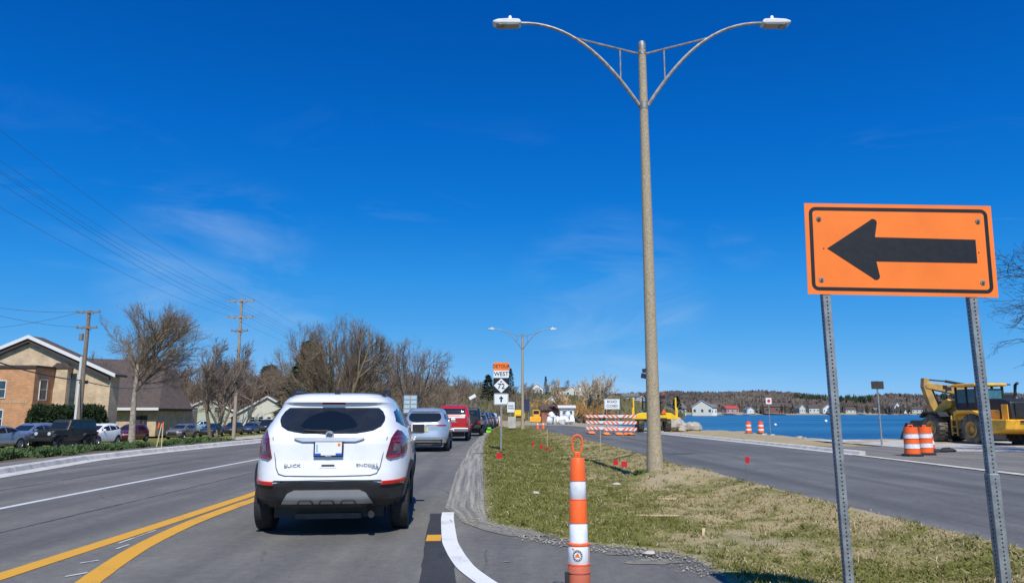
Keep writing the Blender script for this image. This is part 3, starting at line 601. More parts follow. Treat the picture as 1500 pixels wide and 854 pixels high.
def grow(seed, H, trunk_r, trunk_h, levels, kids, ratio, ang, up, wander, stems=1, lean=0, steps=(5, 5, 4, 3, 2, 2), stem_spread=.35, rmin=.006, crad=.58):
    rd = random.Random(seed); segs = []
    def rv(): return Vector((rd.gauss(0, 1), rd.gauss(0, 1), rd.gauss(0, 1)))
    def branch(p, d, L, r, lev):
        n = steps[lev]; r0 = r; first = 0
        for i in range(n):
            d = (d + rv() * wander[lev] + Vector((0, 0, up[lev]))).normalized(); q = p + d * (L / n)
            r1 = max(rmin, r0 * (1 - .62 * (i + 1) / n)); segs.append((*p, *q, r, r1, lev)); p, r = q, r1
            if lev < levels and (i >= (n * trunk_h if lev == 0 else 1) - 1):
                k = kids[lev] if rd.random() < kids[lev] % 1 or kids[lev] % 1 == 0 else kids[lev]
                for _ in range(int(kids[lev]) + (rd.random() < kids[lev] % 1)):
                    a = R(rd.gauss(ang[lev], ang[lev] * .22)); ax = d.cross(rv()).normalized(); dd = d.copy(); dd.rotate(Matrix.Rotation(a, 3, ax))
                    branch(p.copy(), dd, L * ratio[lev] * rd.uniform(.7, 1.15) * (1 - .35 * i / n), max(rmin, min(r1, r0 * crad)), lev + 1)
    for s in range(stems):
        a = 6.283 * s / max(1, stems) + rd.random(); d = Vector((math.cos(a) * stem_spread, math.sin(a) * stem_spread, 1)) if stems > 1 else Vector((lean, 0, 1))
        branch(Vector((math.cos(a) * trunk_r * .6, math.sin(a) * trunk_r * .6, -.1)) if stems > 1 else Vector((0, 0, -.1)), d.normalized(), H * (rd.uniform(.8, 1.1) if stems > 1 else 1), trunk_r, 0)
    return np.array(segs)
def fit(S, h, w=None):
    S = S.copy(); k = h / np.percentile(S[:, 5], 99.2); S[:, [2, 5]] *= k; r = np.percentile(np.hypot(S[:, 3], S[:, 4]), 97); q = (w / 2 / r) if w else k; S[:, [0, 1, 3, 4]] *= q; return S
def dome(S, h, w, z0=.18, seed=0):      # fill a rounded crown: twigs end at an uneven domed outline
    r = np.random.default_rng(seed); S = fit(S, h * 1.22, w * 1.3); cz, rz = h * (.5 + z0 / 2), h * (.5 - z0 / 2)
    a = np.arctan2(S[:, 4], S[:, 3]); lim = 1 + .07 * np.sin(a * 3 + 1) + .06 * np.sin(a * 5 + S[:, 5]) + r.normal(0, .06, len(S))
    q = np.sqrt((S[:, 3] / (w / 2)) ** 2 + (S[:, 4] / (w / 2)) ** 2 + (np.maximum(S[:, 5] - cz, 0) / rz) ** 2)
    return S[(q < lim) | (S[:, 8] < 1)]
def tree_meshes(name, S, cut=1):
    tr, cr = S[S[:, 8] < cut], S[S[:, 8] >= cut]
    m1 = npmesh(name + '_trunk', *tubes_np(tr, 8), True)
    big = cr[cr[:, 6] > .03]; sm = cr[cr[:, 6] <= .03]
    v1, f1 = tubes_np(big, 5) if len(big) else (np.zeros((0, 3)), np.zeros((0, 4), int)); v2, f2 = tubes_np(sm, 3)
    m2 = npmesh(name + '_crown', np.concatenate([v1, v2]), np.concatenate([f1, f2 + len(v1)]), True)
    return m1, m2
def place_tree(name, label, ms, loc, rz=0, sc=1, group=None, mats=(None, None), scz=None):
    t = thing(name, label, 'tree', loc, rz, group); t.scale = (sc, sc, scz or sc)
    link('trunk', ms[0], mats[0], t); link('crown', ms[1], mats[1], t); return t
SB = dict(levels=5, kids=(2, 1.4, 1.5, 1.6, 1.5), ratio=(.62, .6, .58, .55, .6), ang=(42, 38, 38, 36, 34), up=(.02, .09, .10, .10, .08, .06), wander=(.05, .10, .13, .16, .18, .2))
# the big spreading tree on the planting bed
S6 = dict(levels=6, kids=(2.2, 1.5, 1.5, 1.6, 1.6, 1.4), ratio=(.72, .62, .58, .55, .55, .6), ang=(44, 36, 34, 32, 30, 28), up=(.02, .10, .12, .13, .12, .1, .08), wander=(.05, .09, .12, .14, .16, .18, .2), steps=(6, 5, 4, 3, 2, 2, 1))
SA = dome(grow(29, 3.4, .25, .62, levels=5, kids=(2.8, 1.75, 1.75, 1.8, 1.6), ratio=(1.25, .55, .55, .52, .5), ang=(42, 32, 32, 30, 28), up=(.0, .035, .07, .10, .10, .08), wander=(.02, .07, .10, .13, .16, .18), steps=(6, 7, 5, 4, 3, 2), rmin=.005, crad=.40), 9.7, 9.8)
p = gp(193, 644, -.35); place_tree('bare_tree', 'large bare spreading tree with a pale grey trunk on the planting bed', tree_meshes('oak', SA), (p.x, p.y, gzf(p.x, p.y)), 2.6, 1.0, mats=(mk('pale_bark', (.30, .255, .20), .95, var=.35, scale=5, bump=.4, bscale=15), mk('tree_limbs', (.17, .128, .10), .95, 0, col2=(.22, .17, .10), scale=.9)))
S2 = fit(grow(5, 5.0, .14, .35, stems=2, stem_spread=.38, rmin=.007, crad=.5, **{**S6, 'kids': (1.2, 1.5, 1.6, 1.6, 1.3, 1), 'levels': 5}), 6.6, 5.6)
p = gp(311, 646, -.35); place_tree('bare_tree', 'small forked bare tree beside the tall pale utility pole', tree_meshes('fork', S2), (p.x, p.y, gzf(p.x, p.y)), .5, 1.0, mats=(M_barkmoss, M_twig))
S3 = dome(grow(21, 7.0, .2, .3, stems=6, stem_spread=.85, rmin=.006, crad=.5, **{**S6, 'levels': 5, 'kids': (1.3, 1.7, 1.8, 1.8, 1.6), 'up': (.04, .05, .08, .10, .10, .1)}), 13.0, 14.2, .1)
p = at(487, 610, 80); place_tree('bare_tree', 'wide many-stemmed bare tree with a vase-shaped crown', tree_meshes('vase', S3), (p.x, p.y, gzf(p.x, p.y)), 1.1, 1.0, mats=(M_barkmoss, mk('tree_limbs', (.22, .17, .13))))
S4 = dome(grow(33, 9, .2, .3, stems=4, stem_spread=.6, rmin=.010, crad=.5, **{**S6, 'levels': 5, 'kids': (1.1, 1.4, 1.5, 1.5, 1.3)}), 13.6, 11.5, .1)
M4 = tree_meshes('roadside', S4)
place_tree('bare_tree', 'bare tree of several trunks standing by the blue guide sign', M4, (-15.2, 116, gzf(-15, 118)), 2.2, 1.0, mats=(M_bark, M_twig))
S5 = fit(grow(44, 7, .2, .45, stems=1, rmin=.005, crad=.45, **{**S6, 'levels': 5, 'kids': (2.5, 1.75, 1.8, 1.8, 1.6), 'up': (.02, .02, -.03, -.03, -.02, .02)}), 9.0, 11.5)
place_tree('bare_tree', 'bare tree with fine drooping twigs by the arrow sign', tree_meshes('shore', S5), (23.9, 26, gzf(23, 26)), .3, 1.0, mats=(M_bark, mk('dark_twigs', (.05, .04, .042), .95, var=.2)))
# trees between the houses and the hill
VAR = []
for i in range(4):
    S = grow(60 + i, 8.5, .16, .35, stems=1 + i % 2, rmin=.012, crad=.5, stem_spread=.3, **{**SB, 'levels': 4, 'kids': (1.8, 1.6, 1.6, 1.6), 'up': (.03, .1, .12, .1, .1)})
    VAR.append(tree_meshes('grove%d' % i, dome(S, 9.3, 8.4, .2, i)))
spots = [(225, 95, 1.0), (258, 100, 1.1), (285, 112, 1.15), (330, 118, 1.2), (372, 112, 1.25), (405, 128, 1.2), (432, 104, .95), (528, 128, 1.3), (556, 135, 1.25), (585, 150, 1.3), (652, 160, 1.35), (672, 175, 1.2), (240, 128, 1.3), (350, 140, 1.5), (450, 140, 1.5), (500, 150, 1.45), (160, 100, 1.2), (200, 118, 1.3), (310, 150, 1.5), (610, 170, 1.4)]
rd = random.Random(3)
for i, (px, Yd, s) in enumerate(spots):
    x = (px - 750) / FPX * Yd
    place_tree('bare_tree', 'bare brown tree in the grove behind the light houses', VAR[i % 4], (x, Yd, gzf(x, Yd) - .2), rd.random() * 6, s * (.9 + .14 * rd.random()), 'bare trees in the grove behind the houses', (M_bark, M_twigred if i % 3 else M_twig))
# hill-top trees against the sky
for lab, px, py, Yd, s, k in (('round bare tree on the hill crest by the white houses', 813, 574, 420, .95, 0), ('wide bare tree on the hill crest behind the willow', 835, 574, 425, .9, 2)):
    q = at(px, py, Yd); place_tree('bare_tree', lab, VAR[k], (q.x, q.y, q.z - 1.5), rd.random() * 6, s, mats=(M_bark, M_twig))

# evergreens
def conifer_mesh(seed, H, W, n, mat_h=.1):
    r = np.random.default_rng(seed); t = r.random(n) ** .8; z = H * (mat_h + (1 - mat_h) * t); rad = W * (1 - t) ** .8 * np.sqrt(r.random(n)) * (.75 + .5 * r.random(n)); a = r.random(n) * 6.283
    c = np.stack([rad * np.cos(a), rad * np.sin(a), z], -1); s = (W * .26) * (.5 + r.random(n))[:, None]
    o = np.stack([np.cos(a), np.sin(a), -.35 + .3 * r.random(n)], -1); sd = np.stack([-np.sin(a), np.cos(a), r.normal(0, .4, n)], -1)
    V = np.stack([c - sd * s * .35, c + sd * s * .35, c + o * s], 1).reshape(-1, 3)
    return npmesh('conifer', V, np.arange(3 * n).reshape(-1, 3))
def conifer(name, label, loc, H, W, seed, n=1800, mat=None, group=None, tr=.12):
    t = thing(name, label, 'tree', loc, 0, group); link('crown', conifer_mesh(seed, H, W, n), mat or M_pine, t)
    MB().tube([(0, 0, -.2), (0, 0, H * .9)], [H * .018 + .05, .03], 6).build('trunk', M_bark, t); return t
q = at(452, 612, 92); conifer('cedar_tree', 'dark green evergreen standing behind the wide vase-shaped tree', (q.x, 92, gzf(q.x, 92)), 11.6, 3.8, 1, 4200)
q = at(392, 610, 150); conifer('pine_tree', 'dark pine rising above the roof of the white gabled house', (q.x, 150, -1.5), 12.5, 4.5, 2, 3000)
q = at(206, 610, 105); conifer('pine_tree', 'dark pine behind the brown roof of the church', (q.x, 105, -1.5), 11, 3.2, 3, 2400)
for px, py, Yd, H, W, lab in ((748, 572, 300, 9, 2.0, 'dark slim evergreen on the slope beside the route sign'), (715, 582, 260, 8, 3.2, 'broad dark evergreen on the slope behind the route sign'), (799.5, 572, 415, 8, 1.6, 'lone narrow evergreen on the hill crest')):
    q = at(px, py, Yd); conifer('evergreen_tree', lab, (q.x, q.y, q.z - 3), H + 3, W, int(px), 1200)
q = at(992, 607, 640); conifer('evergreen_tree', 'dark evergreen beside the long pale lakeside hall', (q.x, 640, -1), 17, 6, 9, 900)

# bare woods that read as one mass
def stuff_woods(name, label, pts, S, smin, smax, mat, n=3, seed=1):
    r = np.random.default_rng(seed); v, f = tubes_np(S, n); k = len(pts); a = r.random(k) * 6.28; s = r.uniform(smin, smax, k)
    c, q = np.cos(a)[:, None], np.sin(a)[:, None]
    V = np.stack([(v[None, :, 0] * c - v[None, :, 1] * q) * s[:, None], (v[None, :, 0] * q + v[None, :, 1] * c) * s[:, None], v[None, :, 2] * s[:, None]], -1) + pts[:, None, :]
    F = (f[None] + (np.arange(k) * len(v))[:, None, None]).reshape(-1, 4)
    return tag(link(name, npmesh(name, V.reshape(-1, 3), F), mat), label, 'woods', kind='stuff')
def small_tree(seed, r):
    return fit(grow(seed, 8, .16, .2, levels=3, kids=(2.2, 2.0, 2.0), ratio=(.62, .6, .6), ang=(42, 40, 38), up=(.03, .1, .1, .1), wander=(.06, .12, .15, .2), steps=(4, 3, 2, 1), rmin=r, crad=.5), 9, 7.5)
M_wood1 = mk('grove_twigs', (.19, .142, .112), .95, 0, col2=(.26, .2, .145), scale=.03, world_co=True)
M_wood2 = mk('slope_twigs', (.17, .138, .105), .95, 0, col2=(.26, .215, .14), scale=.02, world_co=True)
M_wood3 = mk('far_twigs', (.115, .092, .084), .95, 0, col2=(.19, .152, .12), scale=.008, world_co=True)
r = np.random.default_rng(5)
k = 260; yy = r.uniform(125, 230, k); pp = r.uniform(-60, 690, k); xx = (pp - 750) / FPX * yy
ok = xx < -17; stuff_woods('bare_woods', 'brown bare woods filling the slope behind the houses', np.stack([xx, yy, gz(xx, yy) - .5], -1)[ok], small_tree(1, .03), .7, 1.05, M_wood1)
def on_hill(HV, k, t0, t1, sd, pmin=0, pmax=1):
    r = np.random.default_rng(sd); i = (r.uniform(pmin, pmax, k) * (HV.shape[0] - 1)).astype(int); j = r.uniform(t0 * 21, t1 * 21, k); j0 = np.floor(j).astype(int); fr = (j - j0)[:, None]
    P = HV[i, j0] * (1 - fr) + HV[i, np.minimum(j0 + 1, 27)] * fr; P[:, 0] += r.normal(0, 2, k); P[:, 2] -= .6; return P
for nm, sd, lab in (('slope_woods', 2, 'grey brown bare woods covering the near hill'), ('slope_woods', 12, 'thin bare woods scattered over the near hill')):
    stuff_woods(nm, lab, on_hill(HV, 330, .05, 1.02, sd, .25, .9), small_tree(sd, .045), .4, .8, M_wood2, seed=sd)
def tufts(name, label, pts, h, w, mat, seed, per=7):
    r = np.random.default_rng(seed); k = len(pts); a = r.random((k, per)) * 6.28; hh = h * r.uniform(.5, 1.2, (k, per)); ww = w * r.uniform(.5, 1.1, (k, per)); b0 = r.normal(0, w * .6, (k, per, 2))
    dx, dy = np.cos(a) * ww * .5, np.sin(a) * ww * .5; P = pts[:, None, :]
    A = np.stack([P[..., 0] + b0[..., 0] - dx, P[..., 1] + b0[..., 1] - dy, P[..., 2] + hh * .45], -1); B = np.stack([P[..., 0] + b0[..., 0] + dx, P[..., 1] + b0[..., 1] + dy, P[..., 2] + hh * .45], -1)
    C = np.stack([P[..., 0] + b0[..., 0], P[..., 1] + b0[..., 1], P[..., 2] + hh], -1); D = np.stack([P[..., 0] + b0[..., 0], P[..., 1] + b0[..., 1], P[..., 2] - 1 + 0 * hh], -1)
    V = np.stack([A, D, B, C], 2).reshape(-1, 3); return tag(link(name, npmesh(name, V, np.arange(len(V)).reshape(-1, 4)), mat), label, 'woods', kind='stuff')
tufts('far_woods', 'far brown bare woods covering the hills across the lake', on_hill(HF, 7000, .02, 1.02, 8), 9, 10, M_wood3, 8)
tufts('far_pines', 'dark pines in clumps on the far hills across the lake', np.concatenate([on_hill(HF, 60, .6, .8, 9, .29, .36), on_hill(HF, 40, .65, .9, 10, .42, .48)]), 19, 6, M_pine, 9)
M_olive = mk('olive_scrub', (.21, .18, .085), .95, 0, col2=(.14, .13, .065), scale=.02, world_co=True)
tufts('slope_scrub', 'olive and tan scrub between the bare trees on the near hill', on_hill(HV, 2200, .03, 1.0, 14, .3, 1), 2.6, 2.6, M_olive, 14)
tufts('far_scrub', 'pale olive scrub along the far lake shore', on_hill(HF, 900, .0, .10, 15), 8, 12, M_olive, 15)

tufts('shore_trees', 'dark bare and evergreen trees between the far lakeside houses', np.array([((p - 750) / FPX * d, d, 1.0) for p, d in zip(r.uniform(940, 1560, 260), np.where(r.random(260) < .06, r.uniform(1105, 1150, 260), r.uniform(1225, 1290, 260)))]), 13, 8, mk('shore_tree_twigs', (.06, .055, .04), .95, 0, col2=(.12, .095, .07), scale=.01, world_co=True), 23)
# willow and shrubs by the building site
SW = grow(77, 9.5, .3, .25, stems=7, stem_spread=.85, rmin=.02, levels=4, kids=(1.6, 1.8, 1.8, 1.6), ratio=(.55, .5, .5, .5), ang=(30, 30, 30, 30), up=(.10, .16, .14, .08, .02), wander=(.08, .1, .12, .15, .2), steps=(5, 4, 3, 3, 2))
SW = fit(SW, 9.0, 13)
wl = thing('willow_tree', 'golden willow with upright pale limbs beside the barricades', 'tree', (13.2, 138, -.8), .4)
lo = SW[:, 5] < 4.3; tr = SW[:, 8] < 1
link('trunk', npmesh('willow_trunk', *tubes_np(SW[tr], 6), True), M_bark, wl)
link('crown', npmesh('willow_crown', *tubes_np(SW[~tr & lo], 3), True), M_willow, wl); link('limb', npmesh('willow_limbs', *tubes_np(SW[~tr & ~lo], 3), True), M_willow2, wl)

SW2 = grow(78, 4, .12, .1, stems=9, stem_spread=1.0, rmin=.02, levels=3, kids=(1.8, 2, 2), ratio=(.55, .5, .5), ang=(34, 30, 30), up=(.05, .1, .05, .02), wander=(.1, .12, .15, .2), steps=(4, 3, 3, 2))
SW2 = fit(SW2, 4.2, 6.0)
sm = (npmesh('shrub_trunk', *tubes_np(SW2[SW2[:, 8] < 1], 5), True), npmesh('shrub_crown', *tubes_np(SW2[SW2[:, 8] >= 1], 3), True))
for px, Yd, s, lab in ((797, 170, 1.15, 'round golden shrub behind the small yellow bulldozer'), (840, 150, 1.2, 'golden shrub at the foot of the willow'), (880, 160, 1.3, 'russet shrub behind the road closed sign'), (868, 128, .75, 'low golden shrub by the water beside the barricades'), (436, 95, 1.0, 'low orange-brown shrub in front of the wide bare tree')):
    x = (px - 750) / FPX * Yd; place_tree('bare_shrub', lab, sm, (x, Yd, gzf(x, Yd)), px, s, mats=(M_bark, M_willow))

# clipped hedge columns by the church
def leafball(seed, n, sx, sy, sz, leaf, spike=0):
    r = np.random.default_rng(seed); d = r.normal(0, 1, (n, 3)); d /= np.linalg.norm(d, axis=1)[:, None]; q = (.72 + .3 * r.random(n) ** .6)[:, None]
    lump = 1 + .12 * np.sin(d[:, :1] * 7 + 1) * np.sin(d[:, 1:2] * 6) * np.sin(d[:, 2:] * 9)
    c = d * q * lump * np.array([sx, sy, sz]); c[:, 2] += sz; o = d + r.normal(0, .5, (n, 3)); o[:, 2] += spike; o /= np.linalg.norm(o, axis=1)[:, None]
    s = np.cross(o, r.normal(0, 1, (n, 3))); s /= np.linalg.norm(s, axis=1)[:, None]; L = leaf * r.uniform(.6, 1.4, (n, 1))
    V = np.stack([c - s * L * .3, c + s * L * .3, c + o * L], 1).reshape(-1, 3); return npmesh('leaves', V, np.arange(3 * n).reshape(-1, 3))
hm = leafball(3, 2600, 1.0, 1.0, 1.62, .22); stem = MB().tube([(0, 0, -.1), (0, 0, 2.2)], [.09, .03], 6).mesh('hedge_stem'); core = leafball(4, 700, .8, .8, 1.45, .5)
for i, px in enumerate((66, 78, 90, 102, 114, 126, 138, 150)):
    Yd = 62.5; x = (px - 750) / FPX * Yd
    t = thing('hedge_shrub', 'dense dark green clipped hedge shrub against the tan church wall', 'shrub', (x, Yd, gzf(x, Yd)), i * 1.3, 'hedge shrubs along the church wall'); s = rd.uniform(.92, 1.04) * (.95 if i == 7 else 1); t.scale = (s * .82, s * .82, s)
    link('foliage', hm, M_hedge, t); link('inner_foliage', core, M_hedge, t); link('stem', stem, M_bark, t)
# spreading junipers on the bed
jm = [leafball(20 + i, 1300, .95, .75, .13, .22, .5) for i in range(3)]; jst = MB().tube([(0, 0, -.05), (0, 0, .3)], [.05, .03], 5).mesh('juniper_stem')
for i, (px, py, s) in enumerate(((12, 672, .9), (38, 668, .95), (62, 666, .85), (86, 663, .95), (110, 660, 1.0), (132, 657, .9), (152, 656, .95), (170, 654, 1.05), (190, 651, 1.2), (208, 652, .9), (246, 647, .95), (262, 646, 1.1), (280, 645, 1.2), (297, 644, 1.1), (325, 642, .9), (20, 678, .7), (75, 671, .7), (160, 660, .7), (-10, 676, 1.0))):
    q = gp(px, py, -.15); t = thing('juniper_shrub', 'low spreading green juniper on the planting bed', 'shrub', (q.x, q.y, gzf(q.x, q.y)), i * 2.1, 'junipers on the planting bed'); t.scale = (s * .95, s * .95, s * .95)
    link('foliage', jm[i % 3], M_juniper, t); link('stem', jst, M_bark, t)
# ------------------------------------------------------------------ vehicles
class Shell:
    """body as stacked rounded plan outlines; nose towards +y"""
    def __init__(s, z, w, yr, yf, n=5.0, yc=-.3, sx=1, sy=1, sz=1, zo=None):
        s.zo = zo or (lambda z: z)
        s.z = np.array(z) * sz; s.w_ = np.array(w) * sx; s.r_ = np.array(yr) * sy; s.f_ = np.array(yf) * sy; s.n = n; s.yc = yc * sy
    def w(s, z): return float(np.interp(z, s.z, s.w_))
    def yr(s, z): return float(np.interp(z, s.z, s.r_))
    def yf(s, z): return float(np.interp(z, s.z, s.f_))
    def k(s, a): return max(0.0, 1 - min(abs(a), 1) ** s.n) ** (1 / s.n)
    def rear(s, x, z, off=0): return Vector((x, s.yc - (s.yc - s.yr(z)) * s.k(x / s.w(z)) - off, s.zo(z)))
    def front(s, x, z, off=0): return Vector((x, s.yc + (s.yf(z) - s.yc) * s.k(x / s.w(z)) + off, s.zo(z)))
    def side(s, y, z, sg, off=0):
        l = (s.yf(z) - s.yc) if y > s.yc else (s.yc - s.yr(z))
        return Vector((sg * (s.w(z) * s.k((y - s.yc) / l) + off), y, s.zo(z)))
    def ring(s, z, ns, off=0):
        pts = []; w = s.w(z) + off; n2 = max(8, int(ns * .8))
        sq = [(1, -1 + 2 * i / ns) for i in range(ns)] + [(1 - 2 * i / n2, 1) for i in range(n2)] + [(-1, 1 - 2 * i / ns) for i in range(ns)] + [(-1 + 2 * i / n2, -1) for i in range(n2)]
        for a, b in sq:
            q = (abs(a) ** s.n + abs(b) ** s.n) ** (-1 / s.n); a *= q; b *= q
            l = (s.yf(z) + off - s.yc) if b > 0 else (s.yc - s.yr(z) + off)
            pts.append((a * w, s.yc + b * l, s.zo(z)))
        return pts
    def body(s, ns=26, nz=22, z0=None, z1=None, off=0, wheels=(), wr=.36, cap=True):
        z0 = s.z[0] if z0 is None else z0; z1 = s.z[-1] if z1 is None else z1
        zs = sorted(set([round(float(k), 4) for k in s.z if z0 <= k <= z1] + [round(float(k), 4) for k in np.linspace(z0, z1, nz)]))
        zz = [zs[0]]
        for k in zs[1:]:
            if k - zz[-1] > .0015: zz.append(k)
        V = []; 
        for z in zz: V += s.ring(z, ns, off)
        m = len(V) // len(zz); F = []
        V = [list(p) for p in V]
        for wy, wz in wheels:
            for p in V:
                d = math.hypot(p[1] - wy, p[2] - wz)
                if abs(p[0]) > .5 * s.w_.max() and abs(d - wr) < .055 and p[2] < wz + wr + .05 and d > 1e-3: p[1] = wy + (p[1] - wy) * wr / d; p[2] = wz + (p[2] - wz) * wr / d
        for i in range(len(zz) - 1):
            for k in range(m):
                f = (i * m + k, i * m + (k + 1) % m, (i + 1) * m + (k + 1) % m, (i + 1) * m + k)
                c = [sum(V[q][j] for q in f) / 4 for j in range(3)]
                if any(math.hypot(c[1] - wy, c[2] - wz) < wr and abs(c[0]) > .5 * s.w_.max() for wy, wz in wheels): continue
                F.append(f)
        if cap: F += [tuple(range((len(zz) - 1) * m, len(zz) * m)), tuple(range(m))[::-1]]
        mb = MB(); mb.add(V, F); return mb
def patch(fn, poly, off=.006, nu=9, nv=7, skirt=.02, mb=None):
    """a panel lying on the body: fn(a, z, off) gives the surface; poly is its outline in (a, z)"""
    zs = [p[1] for p in poly]; z0, z1 = min(zs), max(zs); rows = []
    e = (z1 - z0) * .002
    for i in range(nv):
        z = z0 + e + (z1 - z0 - 2 * e) * i / (nv - 1); xs = []
        for k in range(len(poly)):
            (a, b), (c, d) = poly[k], poly[(k + 1) % len(poly)]
            if (b <= z < d) or (d <= z < b): xs.append(a + (c - a) * (z - b) / (d - b))
        if len(xs) < 2: continue
        rows.append((z, min(xs), max(xs)))
    vs = [fn(x0 + (x1 - x0) * j / (nu - 1), z, off) for z, x0, x1 in rows for j in range(nu)]; nr = len(rows)
    fs = [(i * nu + j, i * nu + j + 1, (i + 1) * nu + j + 1, (i + 1) * nu + j) for i in range(nr - 1) for j in range(nu - 1)]
    if skirt:
        loop = [j for j in range(nu)] + [i * nu + nu - 1 for i in range(1, nr)] + [(nr - 1) * nu + j for j in range(nu - 2, -1, -1)] + [i * nu for i in range(nr - 2, 0, -1)]
        low = []
        for q in loop:
            i, j = divmod(q, nu); z, x0, x1 = rows[i]; low.append(fn(x0 + (x1 - x0) * j / (nu - 1), z, off - skirt))
        b = len(vs); vs += low; n = len(loop); fs += [(loop[k], loop[(k + 1) % n], b + (k + 1) % n, b + k) for k in range(n)]
    mb = mb or MB(); mb.add(vs, fs); return mb
def tyre_mesh(n=28):
    return MB().lathe([(.60, -.30), (.86, -.33), (.96, -.29), (1.0, -.2), (1.0, .2), (.96, .29), (.86, .33), (.60, .30)], n, 'x', cap=False).mesh('tyre', True)
def rim_mesh(spk, n=24):
    mb = MB().lathe([(.02, -.12), (.60, -.12), (.61, .31), (.56, .32), (.52, .2), (.50, .02), (.1, .02)], n, 'x')
    for k in range(spk):
        a = 6.283 * k / spk; mb.box((.2, .33 * math.cos(a), .33 * math.sin(a)), (.1, .5, .1), 0, (a, 0, 0))
    mb.lathe([(.02, .1), (.13, .1), (.13, .28), (.02, .28)], 10, 'x'); return mb.mesh('rim')
TYRE, RIM5, RIM8 = tyre_mesh(), rim_mesh(5), rim_mesh(8)
def wheel(parent, x, y, r, wd, rimmat, rim=None, sg=1):
    w = bpy.data.objects.new('wheel', None); COL.objects.link(w); w.parent = parent; w.location = (x, y, r); w.scale = (sg * wd / .66, r, r)
    link('tyre', TYRE, M_rubber, w); o = link('rim', rim or RIM5, M_alloy, w)
    if rimmat is not None and rimmat != M_alloy:
        o.material_slots[0].link = 'OBJECT'; o.material_slots[0].material = rimmat
    return w
SUV = dict(z=[.26, .36, .56, .66, .80, .98, 1.06, 1.12, 1.30, 1.46, 1.50, 1.53, 1.58, 1.62, 1.648, 1.66], w=[.78, .87, .895, .90, .90, .885, .865, .845, .775, .70, .685, .67, .63, .57, .44, .2],
           yr=[-1.98, -2.10, -2.15, -2.13, -2.10, -2.09, -2.07, -2.03, -1.90, -1.76, -1.76, -1.80, -1.72, -1.62, -1.35, -.9], yf=[1.98, 2.08, 2.12, 2.12, 2.08, 1.90, 1.35, .98, .62, .30, .21, .14, .0, -.18, -.45, -.7])
SEDAN = dict(z=[.24, .36, .56, .72, .84, .90, .96, 1.0, 1.2, 1.34, 1.39, 1.43, 1.45], w=[.78, .87, .89, .89, .88, .87, .85, .83, .74, .66, .60, .48, .2],
             yr=[-2.2, -2.32, -2.36, -2.34, -2.3, -2.25, -2.1, -1.75, -1.35, -1.05, -.9, -.7, -.45], yf=[2.15, 2.28, 2.3, 2.22, 2.0, 1.6, 1.15, .95, .5, .15, .0, -.15, -.3])
JEEP = dict(z=[.50, .58, .75, 1.0, 1.10, 1.16, 1.19, 1.22, 1.5, 1.74, 1.80, 1.84, 1.86], w=[.66, .74, .76, .76, .76, .76, .76, .755, .72, .69, .68, .64, .5],
            yr=[-2.1, -2.14, -2.15, -2.15, -2.15, -2.14, -2.14, -2.13, -2.08, -2.02, -2.0, -1.95, -1.8], yf=[1.85, 1.9, 1.92, 1.92, 1.90, 1.84, 1.7, .68, .52, .40, .36, .3, .15])
PICK = dict(z=[.48, .58, .78, 1.0, 1.10, 1.16, 1.20, 1.34, 1.345, 1.6, 1.80, 1.87, 1.92, 1.94], w=[.84, .93, .96, .96, .955, .95, .94, .93, .92, .84, .76, .72, .62, .4],
            yr=[-2.7, -2.8, -2.82, -2.82, -2.82, -2.82, -2.82, -2.80, -.85, -.74, -.62, -.5, -.35, -.1], yf=[2.6, 2.75, 2.78, 2.7, 2.55, 2.2, 1.45, 1.2, 1.18, .75, .42, .3, .15, 0])
def two(fn): return [fn(-1), fn(1)]
